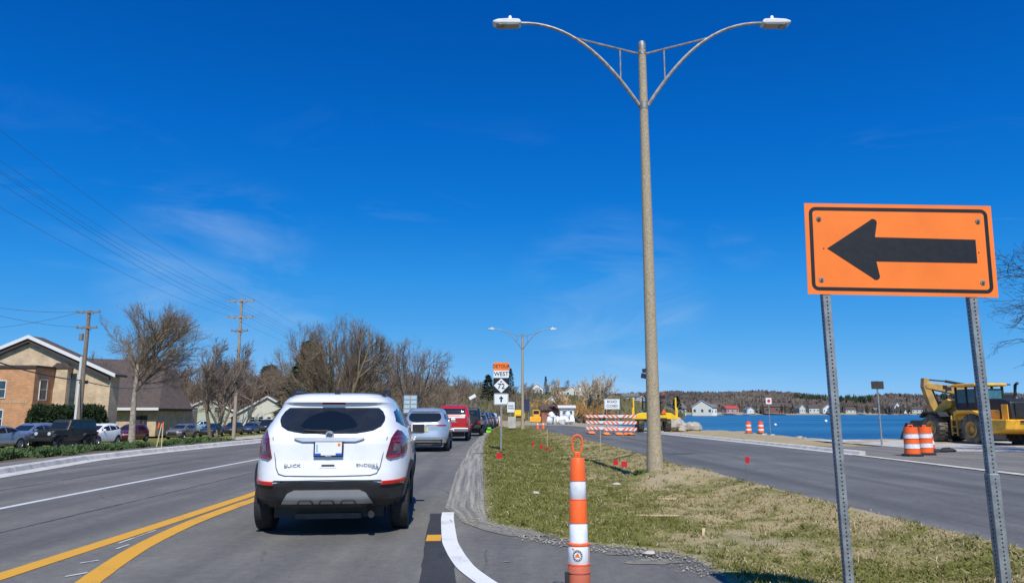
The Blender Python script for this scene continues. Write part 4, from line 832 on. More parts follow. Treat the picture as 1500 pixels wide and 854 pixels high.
def make_car(name, label, cat, loc, head, kind, pm, group=None, sx=1, sy=1, sz=1, hi=False, rim=None, glass=None, tail='std'):
    tb, n, yc = {'suv': (SUV, 4.6, -.3), 'sedan': (SEDAN, 4.2, -.2), 'jeep': (JEEP, 11, -.5), 'pickup': (PICK, 7, -.1)}[kind]
    s = Shell(**tb, n=n, yc=yc, sx=sx, sy=sy, sz=sz, zo=(lambda z: z + .065 * (1 - min(max((z - 1.12) / .36, 0), 1))) if hi else None); t = thing(name, label, cat, loc, head)
    if group: t['group'] = group
    q = lambda a: [(x * sx, z * sz) for x, z in a]; qy = lambda a: [(y * sy, z * sz) for y, z in a]
    wr = {'suv': .345, 'sedan': .33, 'jeep': .41, 'pickup': .40}[kind] * sz; wx = {'suv': .775, 'sedan': .775, 'jeep': .74, 'pickup': .82}[kind] * sx
    wy = {'suv': (-1.30, 1.26), 'sedan': (-1.38, 1.36), 'jeep': (-1.25, 1.42), 'pickup': (-1.72, 1.76)}[kind]; wy = [k * sy for k in wy]
    glass = glass or M_glass
    wl = [(k, wr) for k in wy] if kind != 'jeep' else []
    s.body(48 if hi else 26, 60 if hi else 22, wheels=wl, wr=wr * 1.14).build('body', pm, t, True)
    u = MB().box((0, (s.yr(s.z[0]) + s.yf(s.z[0])) / 2, wr * 1.05), (wx * 1.55, (s.yf(s.z[0]) - s.yr(s.z[0])) * .93, wr * .9)); u.build('underbody', M_black, t)
    for k in wy:
        for sg in (-1, 1): wheel(t, sg * (wx - .005), k, wr, .22 * sz, rim, RIM8 if kind in ('suv', 'pickup') else RIM5, sg)
    if kind != 'jeep':
        for k in wy:
            for sg in (-1, 1):
                pts = []
                for a in range(-8, 189, 14):
                    yy = k + wr * 1.14 * math.cos(R(a)); zz = max(s.z[0] + .01, wr + wr * 1.14 * math.sin(R(a))); pts.append(s.side(yy, zz, sg, .0))
                MB().tube(pts, .032 if kind != 'sedan' else .016, 6).build('wheel_arch', M_black if kind == 'suv' else pm, t, True)
    # glass
    if kind == 'suv':
        patch(s.front, q([(-.70, 1.14), (.70, 1.14), (.60, 1.49), (-.60, 1.49)]), .005, 13, 8).build('windscreen', glass, t, True)
        patch(s.rear, q([(-.46, 1.135), (-.28, 1.105), (.28, 1.105), (.46, 1.135), (.555, 1.20), (.59, 1.28), (.59, 1.33), (.56, 1.41), (.51, 1.462), (-.51, 1.462), (-.56, 1.41), (-.59, 1.33), (-.59, 1.28), (-.555, 1.20)]), .012, 25, 20).build('rear_window', glass, t, True)
        for sg in (-1, 1):
            f = lambda a, z, o, sg=sg: s.side(a, z, sg, o)
            for P in ([(.78, 1.10), (.24, 1.46), (-.25, 1.48), (-.28, 1.10)], [(-.36, 1.10), (-.33, 1.48), (-1.02, 1.47), (-1.12, 1.12)], [(-1.22, 1.16), (-1.10, 1.46), (-1.42, 1.44), (-1.66, 1.24)]):
                patch(f, qy(P), .005, 8, 7).build('side_window', glass, t, True)
    elif kind == 'sedan':
        patch(s.front, q([(-.72, 1.0), (.72, 1.0), (.6, 1.36), (-.6, 1.36)]), .005, 13, 8).build('windscreen', glass, t, True)
        patch(s.rear, q([(-.7, 1.01), (.7, 1.01), (.58, 1.35), (-.58, 1.35)]), .005, 13, 8).build('rear_window', glass, t, True)
        for sg in (-1, 1):
            f = lambda a, z, o, sg=sg: s.side(a, z, sg, o)
            for P in ([(.72, 1.0), (.12, 1.34), (-.3, 1.35), (-.32, 1.0)], [(-.4, 1.0), (-.37, 1.35), (-.9, 1.32), (-1.3, 1.02)]): patch(f, qy(P), .005, 8, 6).build('side_window', glass, t, True)
    elif kind == 'jeep':
        patch(s.front, q([(-.64, 1.27), (.64, 1.27), (.60, 1.68), (-.60, 1.68)]), .005, 9, 6).build('windscreen', glass, t, True)
        patch(s.rear, q([(-.55, 1.25), (.55, 1.25), (.52, 1.68), (-.52, 1.68)]), .005, 9, 6).build('rear_window', glass, t, True)
        for sg in (-1, 1):
            f = lambda a, z, o, sg=sg: s.side(a, z, sg, o)
            for P in ([(.48, 1.26), (.34, 1.68), (-.35, 1.68), (-.35, 1.26)], [(-.45, 1.26), (-.45, 1.68), (-1.12, 1.68), (-1.16, 1.26)], [(-1.26, 1.26), (-1.22, 1.68), (-1.9, 1.68), (-1.95, 1.26)]): patch(f, qy(P), .005, 6, 5).build('side_window', glass, t, True)
    else:
        patch(s.front, q([(-.74, 1.30), (.74, 1.30), (.66, 1.78), (-.66, 1.78)]), .005, 11, 7).build('windscreen', glass, t, True)
        patch(s.rear, q([(-.70, 1.42), (.70, 1.42), (.64, 1.76), (-.64, 1.76)]), .005, 11, 7).build('rear_window', glass, t, True)
        for sg in (-1, 1):
            f = lambda a, z, o, sg=sg: s.side(a, z, sg, o)
            for P in ([(1.02, 1.38), (.52, 1.76), (.2, 1.78), (.18, 1.38)], [(.08, 1.38), (.1, 1.78), (-.48, 1.76), (-.6, 1.38)]): patch(f, qy(P), .005, 6, 5).build('side_window', glass, t, True)
    if hi: return t, s
    # lamps, bumpers, grille, plates, mirrors
    zb = {'suv': (.66, .84, .42, .60), 'sedan': (.62, .76, .36, .5), 'jeep': (.93, 1.1, .55, .7), 'pickup': (.86, 1.04, .55, .7)}[kind]
    fx = {'suv': .5, 'sedan': .5, 'jeep': .42, 'pickup': .6}[kind]
    if kind == 'jeep':
        for sg in (-1, 1):
            MB().lathe([(.02, 1.92), (.105, 1.92), (.11, 1.97), (.02, 1.98)], 14, 'y', c=(sg * .46, .0, .98)).build('headlight', M_lens, t, True)
            for k in wy:
                MB().prism([(k - .62, .78), (k - .48, .98), (k + .48, .98), (k + .62, .80), (k + .56, .80), (k + .44, .90), (k - .44, .90), (k - .56, .76)], 'x', sg * .70, sg * .94).build('fender_flare', M_black, t)
        g = MB()
        for k in range(7): g.box(((k - 3) * .095, 1.93, .97), (.05, .03, .26))
        g.build('grille', M_black, t)
        MB().box((0, 2.08, .62), (1.5, .22, .2)).build('front_bumper', M_black, t, bevel=.03); MB().box((0, -2.22, .62), (1.5, .18, .2)).build('rear_bumper', M_black, t, bevel=.03)
        MB().box((0, 1.3, 1.20), (.9, 1.0, .05)).build('bonnet_bulge', pm, t, bevel=.03)
    else:
        for sg in (-1, 1):
            patch(s.front, q([(sg * fx, zb[0]), (sg * .80, zb[0] + .03), (sg * .84, zb[1]), (sg * (fx + .04), zb[1] - .03)]), .012, 6, 4).build('headlight', M_lens, t, True)
        patch(s.front, q([(-fx + .04, zb[0] - .1), (fx - .04, zb[0] - .1), (fx, zb[1] - .03), (-fx, zb[1] - .03)]), .008, 9, 4).build('grille', M_black, t, True)
        patch(s.front, q([(-.78, zb[2]), (.78, zb[2]), (.74, zb[3] - .02), (-.74, zb[3] - .02)]), .008, 11, 4).build('front_bumper', M_black if kind != 'pickup' else M_alloy, t, True)
    # rear
    if kind == 'suv':
        for sg in (-1, 1):
            P = [(sg * .58, .86), (sg * .84, .88), (sg * .85, 1.10), (sg * .66, 1.06)] if tail == 'std' else [(sg * .36, .99), (sg * .84, .95), (sg * .845, 1.05), (sg * .37, 1.03)]
            patch(s.rear, q(P), .012, 7, 5).build('tail_light', M_red, t, True)
        if tail == 'bar': patch(s.rear, q([(-.36, 1.0), (.36, 1.0), (.36, 1.03), (-.36, 1.03)]), .01, 7, 3).build('light_bar', M_black, t, True); patch(s.rear, q([(-.07, .985), (.07, .985), (.05, 1.04), (-.05, 1.04)]), .02, 4, 3).build('badge', M_chrome, t, True)
        patch(s.rear, q([(-.78, .30), (.78, .30), (.80, .47), (-.80, .47)]), .012, 11, 5).build('rear_bumper', M_black, t, True)
        patch(s.rear, q([(-.62, .36), (.62, .36), (.58, .44), (-.58, .44)]), .02, 9, 3).build('skid_plate', M_alloy, t, True)
    elif kind == 'sedan':
        for sg in (-1, 1): patch(s.rear, q([(sg * .5, .72), (sg * .82, .72), (sg * .82, .86), (sg * .52, .86)]), .012, 6, 4).build('tail_light', M_red, t, True)
        patch(s.rear, q([(-.74, .28), (.74, .28), (.74, .44), (-.74, .44)]), .012, 9, 4).build('rear_bumper', M_black, t, True)
    elif kind == 'pickup':
        for sg in (-1, 1): patch(s.rear, q([(sg * .76, .98), (sg * .90, .98), (sg * .90, 1.28), (sg * .77, 1.28)]), .012, 5, 5).build('tail_light', M_redbright, t, True)
        MB().box((0, -2.88 * sy, .62 * sz), (1.8 * sx, .2, .2)).build('rear_bumper', M_alloy, t, bevel=.03)
        patch(s.rear, q([(-.74, .78), (.74, .78), (.74, 1.22), (-.74, 1.22)]), .01, 7, 4).build('tailgate', pm, t, True)
        patch(s.rear, q([(-.72, 1.24), (.72, 1.24), (.72, 1.32), (-.72, 1.32)]), .018, 7, 3).build('tailgate_cap', M_swhite, t, True)
        MB().box((.0, -2.84 * sy, 1.13 * sz), (.24, .03, .06)).build('tailgate_handle', M_black, t)
    else:
        for sg in (-1, 1): MB().box((sg * .66, -2.17, .92), (.16, .06, .2)).build('tail_light', M_red, t, bevel=.01)
        MB().lathe([(.05, -2.4), (.36, -2.4), (.39, -2.33), (.39, -2.22), (.3, -2.18)], 20, 'y', c=(.05, 0, 1.0)).build('spare_wheel', M_rubber, t, True)
    zp = {'suv': .84, 'sedan': .66, 'jeep': .72, 'pickup': .64}[kind] * sz
    py = s.yr(zp) - (.02 if kind in ('suv', 'sedan') else .20)
    MB().box((-.55 if kind == 'jeep' else 0, py, zp), (.31, .015, .155)).build('number_plate', mk('plate_yellowish', (.62, .52, .25), .5, var=.1) if tail == 'bar' else M_plate, t)
    zm = {'suv': 1.12, 'sedan': 1.02, 'jeep': 1.3, 'pickup': 1.42}[kind] * sz; ym = {'suv': .62, 'sedan': .6, 'jeep': .45, 'pickup': .95}[kind] * sy
    for sg in (-1, 1): MB().box((sg * (s.w(zm) + .10), ym, zm + .04), (.2, .09, .15)).build('mirror', pm if kind != 'pickup' else M_black, t, bevel=.03)
    if kind == 'suv':
        for sg in (-1, 1): MB().tube([s.side(-1.3 * sy, 1.585 * sz, sg, -.02), s.side(-1.1 * sy, 1.62 * sz, sg, -.03), s.side(-.1 * sy, 1.62 * sz, sg, -.06)], .018, 6).build('roof_rail', M_black, t, True)
    return t, s

# ---- the white crossover in front
P_white = paint('white', (.78, .79, .80), 0, .3)
car, S = make_car('car', 'white crossover with a dark tinted rear window, ahead in the open lane', 'car', (-2.345, 10.68, 0), R(6.5), 'suv', P_white, hi=True, rim=M_darkalloy, sx=1.04, sy=1.0, sz=1.0, glass=mk('dusty_glass', (.017, .020, .026), .12, var=.25, scale=5, spec=.6))
def rp_(poly, nm, mat, off=.008, nu=11, nv=7, parent=car): return patch(S.rear, poly, off, nu, nv).build(nm, mat, parent, True)
def clad(z0, z1, off, nm, mat):
    S.body(48, 14, z0, z1, off, wheels=[(-1.30, .345), (1.26, .345)], wr=.40, cap=False).build(nm, mat, car, True)
clad(.26, .50, .008, 'cladding', M_black)
bump = rp_([(-.90, .26), (.90, .26), (.915, .42), (.915, .545), (.60, .575), (-.60, .575), (-.915, .545), (-.915, .42)], 'rear_bumper', M_black, .016, 25, 9)
rp_([(-.54, .275), (.54, .275), (.43, .45), (.36, .475), (-.36, .475), (-.43, .45)], 'skid_plate', mk('satin_silver', (.50, .51, .52), .38, .6, var=.05), .03, 17, 7, bump)
rp_([(-.55, .27), (.55, .27), (.53, .31), (-.53, .31)], 'skid_lip', M_steel, .036, 17, 3, bump)
for cx in (-.24, 0, .24):
    MB().tube([S.rear(cx - .085, .315, .04), S.rear(cx - .06, .355, .04), S.rear(cx + .06, .355, .04), S.rear(cx + .085, .315, .04)], .007, 6).build('skid_rib', M_black, bump, True)
for sg in (-1, 1):
    rp_([(sg * .60, .525), (sg * .86, .515), (sg * .885, .545), (sg * .865, .583), (sg * .62, .578)], 'reflector', M_redbright, .034, 24, 6, bump)
    tl = rp_([(sg * .645, .84), (sg * .70, .815), (sg * .84, .835), (sg * .885, .90), (sg * .882, 1.03), (sg * .80, 1.14), (sg * .76, 1.145), (sg * .70, 1.05)], 'tail_light', M_reddark, .022, 24, 14)
    rp_([(sg * .655, .838), (sg * .70, .812), (sg * .84, .832), (sg * .875, .87), (sg * .70, .845)], 'lamp_edge', M_red, .030, 20, 6, tl)
    rp_([(sg * .72, .90), (sg * .79, .90), (sg * .80, .985), (sg * .74, .99)], 'reverse_lamp', mk('smoky_lens', (.16, .09, .075), .15, var=.6, scale=30, coat=.6), .029, 10, 6, tl)
    for zz in (1.0, 1.05): rp_([(sg * .71, zz), (sg * .84, zz), (sg * .835, zz + .018), (sg * .72, zz + .018)], 'lamp_band', M_red, .029, 16, 3, tl)
# tailgate seam, trim and writing
seam = [(.60, .80), (.585, .72), (.55, .655), (.48, .635), (.36, .633), (.24, .631), (.12, .629), (0, .628), (-.12, .629), (-.24, .631), (-.36, .633), (-.48, .635), (-.55, .655), (-.585, .72), (-.60, .80), (-.655, 1.06)]
M_seam = mk('panel_gap', (.05, .05, .052), .8, var=0)
MB().tube([S.rear(x, z, .005) for x, z in [(.655, 1.06)] + seam], .005, 5).build('tailgate_seam', M_seam, car, True)
MB().tube([S.rear(x, .585 - .012 * abs(x), .004) for x in np.linspace(-.6, .6, 11)], .004, 5).build('bumper_seam', M_seam, car, True)
bar = patch(S.rear, [(-.40, 1.045), (-.30, 1.015), (.30, 1.015), (.40, 1.045), (.39, 1.06), (-.39, 1.06)], .028, 13, 5).build('chrome_bar', M_chrome, car, True)
e = MB().lathe([(.01, 0), (.046, 0), (.05, .006), (.046, .014), (.01, .014)], 20, 'y'); em = e.build('emblem', M_chrome, car, True); pe = S.rear(0, 1.085, .03); em.location = pe
for k in (-1, 0, 1): MB().box((k * .02, -.004, -k * .006), (.014, .006, .045), 0, (0, R(28), 0)).build('emblem_shield', mk('emblem_dark', (.1, .1, .11), .3, .8, var=0), em)
pl_ = S.rear(0, .93, .03); plate = MB().box(pl_, (.335, .018, .175)).build('number_plate', M_steel, car, bevel=.006)
MB().box(pl_ + Vector((0, -.011, .004)), (.30, .004, .148)).build('plate_face', M_plate, plate)
for sg in (-1, 1): MB().box(pl_ + Vector((sg * .12, -.014, -.06)), (.075, .004, .026)).build('plate_print', M_blueprint, plate)
MB().box(pl_ + Vector((-.128, -.014, .012)), (.018, .004, .085)).build('plate_print', mk('plate_paleblue', (.25, .5, .75), .5, var=0), plate); MB().box(pl_ + Vector((.118, -.014, .05)), (.03, .004, .03)).build('plate_sticker', M_sorange, plate)
text('plate_frame_text', 'BUICK', .022, pl_ + Vector((0, -.0105, -.077)), (R(90), 0, 0), M_swhite, plate, .001)
t1 = text('badge_text', 'BUICK', .052, S.rear(-.40, .745, .008), (R(90), 0, R(-2)), M_chrome, car, .003, 1.25)
t2 = text('badge_text', 'ENCORE', .052, S.rear(.44, .745, .008), (R(90), 0, R(3)), M_chrome, car, .003, 1.25); text('badge_text', 'AWD', .03, S.rear(.53, .712, .008), (R(90), 0, R(4)), M_chrome, car, .003, 1.2)
rp_([(-.10, .715), (.10, .715), (.095, .765), (-.095, .765)], 'handle_recess', mk('paint_white_recess', (.7, .71, .72), .4, var=.02), .004, 6, 4); rp_([(-.075, .738), (.075, .738), (.07, .756), (-.07, .756)], 'tailgate_handle', M_black, .01, 6, 3)
fan = [(-.02 + .34 * math.cos(R(a)), 1.125 + .29 * math.sin(R(a))) for a in range(12, 169, 12)]; rp_([(-.02, 1.122)] + fan, 'wiped_glass', glassmat('wiped_glass', (.006, .008, .01), .03), .0145, 17, 12)
rp_([(-.14, 1.503), (.14, 1.503), (.13, 1.528), (-.13, 1.528)], 'high_brake_light', M_red, .012, 7, 3)
MB().tube([S.rear(-.02, 1.125, .03), S.rear(-.2, 1.135, .03), S.rear(-.30, 1.14, .025)], [.022, .012, .006], 6).build('rear_wiper', M_black, car, True)
MB().prism([(-1.52, 1.60), (-1.30, 1.605), (-1.46, 1.70), (-1.53, 1.70)], 'x', -.03, .03).build('roof_antenna', M_black, car, bevel=.012)
for sg in (-1, 1):
    MB().tube([Vector((sg * .56, -1.38, 1.62)), Vector((sg * .565, -1.25, 1.672)), Vector((sg * .58, -.4, 1.70)), Vector((sg * .57, .12, 1.60))], [.022, .024, .024, .018], 8).build('roof_rail', M_black, car, True)
    mr = MB().box((sg * (.98), .66, 1.17), (.22, .11, .16)).build('mirror', P_white, car, bevel=.04); MB().box((sg * .985, .602, 1.17), (.18, .006, .125)).build('mirror_glass', M_black, mr)
    MB().box((sg * .89, .68, 1.13), (.1, .06, .05)).build('mirror_arm', M_black, mr)
    for yy in (-.45, .45): MB().box(S.side(yy, .98, sg, .025), (.03, .18, .03)).build('door_handle', P_white, car, bevel=.01)
    patch(S.front, [(sg * .5, .72), (sg * .8, .74), (sg * .84, .9), (sg * .54, .86)], .012, 6, 4).build('headlight', M_lens, car, True)
patch(S.front, [(-.5, .45), (.5, .45), (.5, .8), (-.5, .8)], .01, 9, 5).build('grille', M_black, car, True)
MB().tube([(.44, -1.6, .27), (.50, -2.06, .255)], [.03, .036], 12).build('exhaust_pipe', M_steel, car, True)
MB().box((0, -1.75, .225), (.75, .3, .06)).build('rear_axle_beam', M_steel, car)

# ---- the queue ahead
Q = [('silver crossover with a thin light bar across its tailgate, second in the queue', 'car', (-3.42, 30.4), 2.5, 'suv', paint('silver', (.50, .56, .62), .55, .3), dict(tail='bar', sx=1.05, sy=1.05, sz=1.0)),
     ('bright red pickup truck with a grey rear bumper in the queue', 'pickup truck', (-3.32, 42.6), 1.5, 'pickup', paint('red', (.44, .010, .014)), dict(sx=1.0)),
     ('tall black off-roader next ahead of the red pickup truck', 'car', (-2.85, 51.5), .5, 'jeep', paint('black', (.012, .012, .014)), {}),
     ('dark blue crossover with glowing red tail lamps ahead of the black off-roader', 'car', (-2.85, 60.5), 0, 'suv', paint('navy', (.02, .045, .12), .3), {}),
     ('charcoal crossover in the queue between two dark blue cars', 'car', (-2.85, 69), 0, 'suv', paint('charcoal', (.035, .038, .045), .4), {}),
     ('small dark blue saloon in the queue behind a black crossover', 'car', (-2.8, 77.5), -.5, 'sedan', paint('blue', (.03, .06, .16), .3), dict(sz=1.1)),
     ('black crossover just behind the small white crossover at the head of the queue', 'car', (-2.7, 86), -.5, 'suv', paint('black2', (.015, .016, .02), .2), {}),
     ('small white crossover at the head of the queue by the signals', 'car', (-2.6, 95), -1, 'suv', P_white, {})]
for lab, cat, (x, y), hd, kd, pm, kw in Q: make_car('pickup_truck' if kd == 'pickup' else 'car', lab, cat, (x, y, gzf(-5, y)), R(hd), kd, pm, **kw)
# ---- parked on the far side of the frontage road, noses this way
PK = [('silver blue saloon at the brick building, next to the blue crossover', 'sedan', (-31.2, 44.5), 170, paint('steelblue', (.27, .33, .40), .5), {}),
      ('blue grey crossover parked between the silver saloon and the black off-roader', 'suv', (-33.4, 51.5), 176, paint('bluegrey', (.20, .28, .40), .45), dict(sx=1.03, sy=1.05)),
      ('matt black off-roader with round headlights parked by the hedge', 'jeep', (-29.4, 49.0), 172, mk('paint_matt_black', (.016, .019, .018), .5, var=.2), dict(rim=M_darkalloy)),
      ('white crossover half hidden behind the black off-roader', 'suv', (-32.0, 57.5), 176, P_white, {}),
      ('dark red crossover parked behind the large bare tree', 'suv', (-35.4, 69.0), 178, paint('maroon', (.15, .012, .02), .3), dict(sx=1.02, sy=1.03)),
      ('grey beige crossover parked beside the forked bare tree', 'suv', (-36.4, 82.0), 178, paint('beigegrey', (.26, .25, .24), .5), dict(sx=1.03, sy=1.03)),
      ('black saloon parked under the church wing eaves', 'sedan', (-43.5, 88), 120, paint('black2', (.015, .016, .02), .2), dict(sz=1.08)),
      ('pale blue pickup truck parked behind the dark saloon', 'pickup', (-41.5, 100), 120, paint('paleblue', (.36, .48, .58), .4), {}),
      ('very dark blue saloon just past the grey beige crossover', 'sedan', (-36.7, 91), 179, paint('navy', (.02, .045, .12), .3), dict(sz=1.1)),
      ('dark crossover parked between the forked tree and the pale utility pole', 'suv', (-37.0, 98.5), 179, paint('charcoal', (.035, .038, .045), .4), {}),
      ('deep blue saloon parked just past the pale utility pole', 'sedan', (-36.6, 104), 178, paint('blue', (.03, .06, .16), .3), dict(sz=1.08)),
      ('black pickup truck parked in front of the white gabled house', 'pickup', (-36.5, 111), 178, paint('black', (.012, .012, .014)), {}),
      ('white crossover at the end of the parked row by the white gabled house', 'suv', (-36.3, 118), 178, P_white, {})]
for lab, kd, (x, y), hd, pm, kw in PK:
    make_car('pickup_truck' if kd == 'pickup' else 'car', lab, 'pickup truck' if kd == 'pickup' else 'car', (x, y, gzf(x, y)), R(hd), kd, pm, group='vehicles parked by the frontage road', **kw)
# ------------------------------------------------------------------ signs
def rrect(w, h, r, n=5):
    o = []
    for cx, cy, a0 in ((w / 2 - r, h / 2 - r, 0), (-w / 2 + r, h / 2 - r, 90), (-w / 2 + r, -h / 2 + r, 180), (w / 2 - r, -h / 2 + r, 270)):
        for k in range(n + 1): a = R(a0 + 90 * k / n); o.append((cx + r * math.cos(a), cy + r * math.sin(a)))
    return o
def ringband(w, h, r, t, y0, y1, cz=0, cx=0):
    a, b = rrect(w, h, r), rrect(w - 2 * t, h - 2 * t, max(r - t, .004)); n = len(a); mb = MB()
    vs = [(p[0] + cx, y, p[1] + cz) for y in (y0, y1) for q in (a, b) for p in q]
    fs = []
    for k in range(n):
        j = (k + 1) % n
        fs += [(k, j, n + j, n + k), (2 * n + k, 3 * n + k, 3 * n + j, 2 * n + j), (k, 2 * n + k, 2 * n + j, j), (n + k, n + j, 3 * n + j, 3 * n + k)]
    return mb.add(vs, fs)
def flatpoly(poly, y0, y1, cx=0, cz=0): return MB().prism([(p[0] + cx, p[1] + cz) for p in poly], 'y', y0, y1)
def punched_post(parent, x, z0, z1, w=.051, y=.0, name='post'):
    o = MB().box((x, y, (z0 + z1) / 2), (w, w, z1 - z0)).build(name, M_galv, parent, bevel=.004)
    h = MB(); z = z0 + .02
    while z < z1 - .02:
        for k in range(1):
            n = 8; ring = [(x + .0056 * math.cos(6.283 * i / n), z + .0056 * math.sin(6.283 * i / n)) for i in range(n)]
            h.add([(p[0], y - w / 2 - .0008, p[1]) for p in ring], [tuple(range(n))])
            ring = [(.0056 * math.cos(6.283 * i / n), z + .0056 * math.sin(6.283 * i / n)) for i in range(n)]
            h.add([(x - w / 2 - .0008, y + p[0], p[1]) for p in ring], [tuple(range(n))])
        z += .0254
    tag(h.build('holes', M_hole, o), kind='stuff'); return o
sg = thing('arrow_sign', 'orange sign with a black left-pointing arrow on two punched steel posts', 'sign', (2.585, 4.74, 0), R(0)); sg.rotation_euler = (0, R(-.6), R(-1.5))
W, H, zc = 1.225, .615, 2.462
panel = flatpoly([(-W / 2, -H / 2), (W / 2, -H / 2), (W / 2, H / 2), (-W / 2, H / 2)], -.029, -.0265, 0, zc).build('panel', M_sorange, sg)
ringband(W - .055, H - .05, .045, .024, -.0300, -.0288, zc).build('border', M_sblack, panel)
AR = [(-.475, 0), (-.185, .196)]
for k in range(7): a = R(122 - 118 * k / 6 + 0); AR.append((-.166 + .026 * math.cos(a), .180 + .026 * math.sin(a)))
AR += [(-.158, .082), (.495, .076), (.495, -.082), (-.158, -.082)]
for k in range(7): a = R(-4 - 118 * k / 6); AR.append((-.166 + .026 * math.cos(a), -.180 + .026 * math.sin(a)))
AR += [(-.185, -.196)]
flatpoly(AR, -.0302, -.0288, 0, zc).build('arrow', M_sblack, panel)
for bx in (-.52, .52):
    for bz in (-.21, .20):
        MB().lathe([(.002, -.034), (.016, -.034), (.018, -.0288), (.002, -.0288)], 10, 'y', c=(bx, 0, zc + bz)).build('washer', M_galv2, panel); MB().lathe([(.002, -.041), (.008, -.040), (.008, -.033), (.002, -.033)], 6, 'y', c=(bx, 0, zc + bz)).build('bolt', M_rust, panel)
for bx, bz in ((-.497, 0), (.51, -.01), (-.38, -.02), (.0, -.278), (.26, -.278)): MB().lathe([(.001, -.0312), (.004, -.0312), (.004, -.0288), (.001, -.0288)], 8, 'y', c=(bx, 0, zc + bz)).build('rivet', M_hole, panel)
PC = Vector((0, 0, zc)); panel.rotation_euler = (0, R(1.95), 0); panel.location = PC - (Matrix.Rotation(R(1.95), 3, 'Y') @ PC)
for bx in (-.50, .445):
    punched_post(sg, bx, .2, zc + .22); punched_post(sg, bx, -.25, 1.02 if bx > 0 else .35, .063, 0, 'anchor_post')

# traffic channelizer in the apron
cn = thing('channelizer_cone', 'tall slim orange channelizer cone with white bands, base and looped handle', 'traffic cone', (.485, 5.55, 0), 0); cn.scale = (.82, .82, .91)
MB().lathe([(.02, 0), (.24, 0), (.24, .05), (.13, .07), (.02, .07)], 8).build('base', M_rubber, cn)
MB().box((-.11, -.04, .17), (.035, .05, .26)).build('base_strap', M_rubber, cn)
rows = [(.06, .36, .100, .098, M_cdirty, 'lower_body', 0), (.36, .50, .096, .0945, M_refl, 'sticker_band', 0), (.50, .52, .099, .099, M_corange, 'ridge', 0), (.52, .68, .084, .080, M_refl, 'white_band', 0), (.68, .855, .0815, .0765, M_corange, 'orange_band', 0), (.855, 1.005, .074, .071, M_refl, 'white_band', 0), (1.005, 1.18, .0725, .063, M_corange, 'orange_band', 0)]
for a, b_, r0, r1, m_, nm, _ in rows: MB().lathe([(.01, a), (r0 - .003, a), (r0, a + .004), (r1, b_ - .004), (r1 - .003, b_), (.01, b_)], 28).build(nm, m_, cn, True)
for zz, rr in ((.36, .1005), (.68, .0845), (.855, .0775), (1.005, .0745), (.30, .1035)): MB().lathe([(rr - .012, zz - .007), (rr, zz - .005), (rr, zz + .005), (rr - .012, zz + .007)], 28).build('rib', M_corange if zz > .32 else M_cdirty, cn, True)
hd = [(x, 0, z) for x, z in ((-.012, 1.17), (-.014, 1.21), (-.043, 1.245), (-.045, 1.33), (-.03, 1.352), (0, 1.362), (.03, 1.352), (.045, 1.33), (.043, 1.245), (.014, 1.21), (.012, 1.17))]
MB().tube(hd, .0095, 8).build('handle', M_corange, cn, True); MB().box((0, 0, 1.215), (.05, .02, .03)).build('handle_stem', M_corange, cn, bevel=.006)
def on_cone(a, z, r): return (r * math.sin(a), -r * math.cos(a), z)
lg = MB()
for k in range(28):      # round emblem printed on the sticker: black ring, orange flame
    a0, a1 = 6.283 * k / 28, 6.283 * (k + 1) / 28
    for r0, r1 in ((.030, .044),): lg.add([on_cone((-.02 + q * math.cos(a)) / .096, .432 + q * math.sin(a), .0975) for a, q in ((a0, r0), (a0, r1), (a1, r1), (a1, r0))], [(0, 1, 2, 3)])
lgo = lg.build('emblem_ring', M_sblack, cn)
lw = MB()
for k in range(14):
    a0 = 6.283 * k / 14; a1 = a0 + .2; lw.add([on_cone((-.02 + q * math.cos(a)) / .096, .432 + q * math.sin(a), .0981) for a, q in ((a0, .0335), (a0, .0405), (a1, .0405), (a1, .0335))], [(0, 1, 2, 3)])
lw.build('emblem_letters', M_swhite, cn)
MB().add([on_cone((-.02 + x) / .096, .432 + z, .0978) for x, z in ((-.022, -.012), (.02, -.012), (.014, .008), (.004, .024), (-.006, .012), (-.016, .006))], [tuple(range(6))]).build('emblem_flame', M_sorange, cn)
MB().add([on_cone((-.02 + x) / .096, .48 + z, .0978) for x, z in ((-.05, .004), (-.03, -.008), (-.026, .0), (-.044, .01))], [(0, 1, 2, 3)]).build('emblem_flag', M_sorange, cn)
MB().add([on_cone(.95 + x, z, .0968) for x, z in ((0, .366), (.5, .366), (.5, .496), (0, .496))], [(0, 1, 2, 3)]).build('seam_strip', M_corange, cn)

# route sign assembly on the median
rs = thing('route_sign', 'detour west route 72 sign assembly with up arrow on a steel post', 'sign', (-.45, 30.8, float(med_z(-.45, 30.8))), 0)
MB().box((0, 0, 1.6), (.075, .05, 3.2)).build('post', M_galv, rs)
def plate(parent, nm, w, h, zc_, mat, bord=None, y=-.04, bt=.02, r=.04):
    o = flatpoly(rrect(w, h, r, 3), y, y + .006, 0, zc_).build(nm, mat, parent)
    if bord: ringband(w - .03, h - .03, r * .8, bt, y - .002, y - .0003, zc_).build('border', bord, o)
    return o
zz = 3.03
o = plate(rs, 'detour_panel', .66, .33, zz + .45, M_sorange, None); text('lettering', 'DETOUR', .21, (0, -.0425, zz + .45), (R(90), 0, 0), M_sblack, o, .001, .86)
o = plate(rs, 'west_panel', .64, .30, zz + .13, M_swhite, None); text('lettering', 'WEST', .235, (0, -.0425, zz + .13), (R(90), 0, 0), M_sblack, o, .001, 1.0)
o = plate(rs, 'shield_panel', .66, .63, zz - .345, M_sblack); d = flatpoly([(0, -.30), (.31, 0), (0, .30), (-.31, 0)], -.0435, -.0402, 0, zz - .345).build('diamond', M_swhite, o)
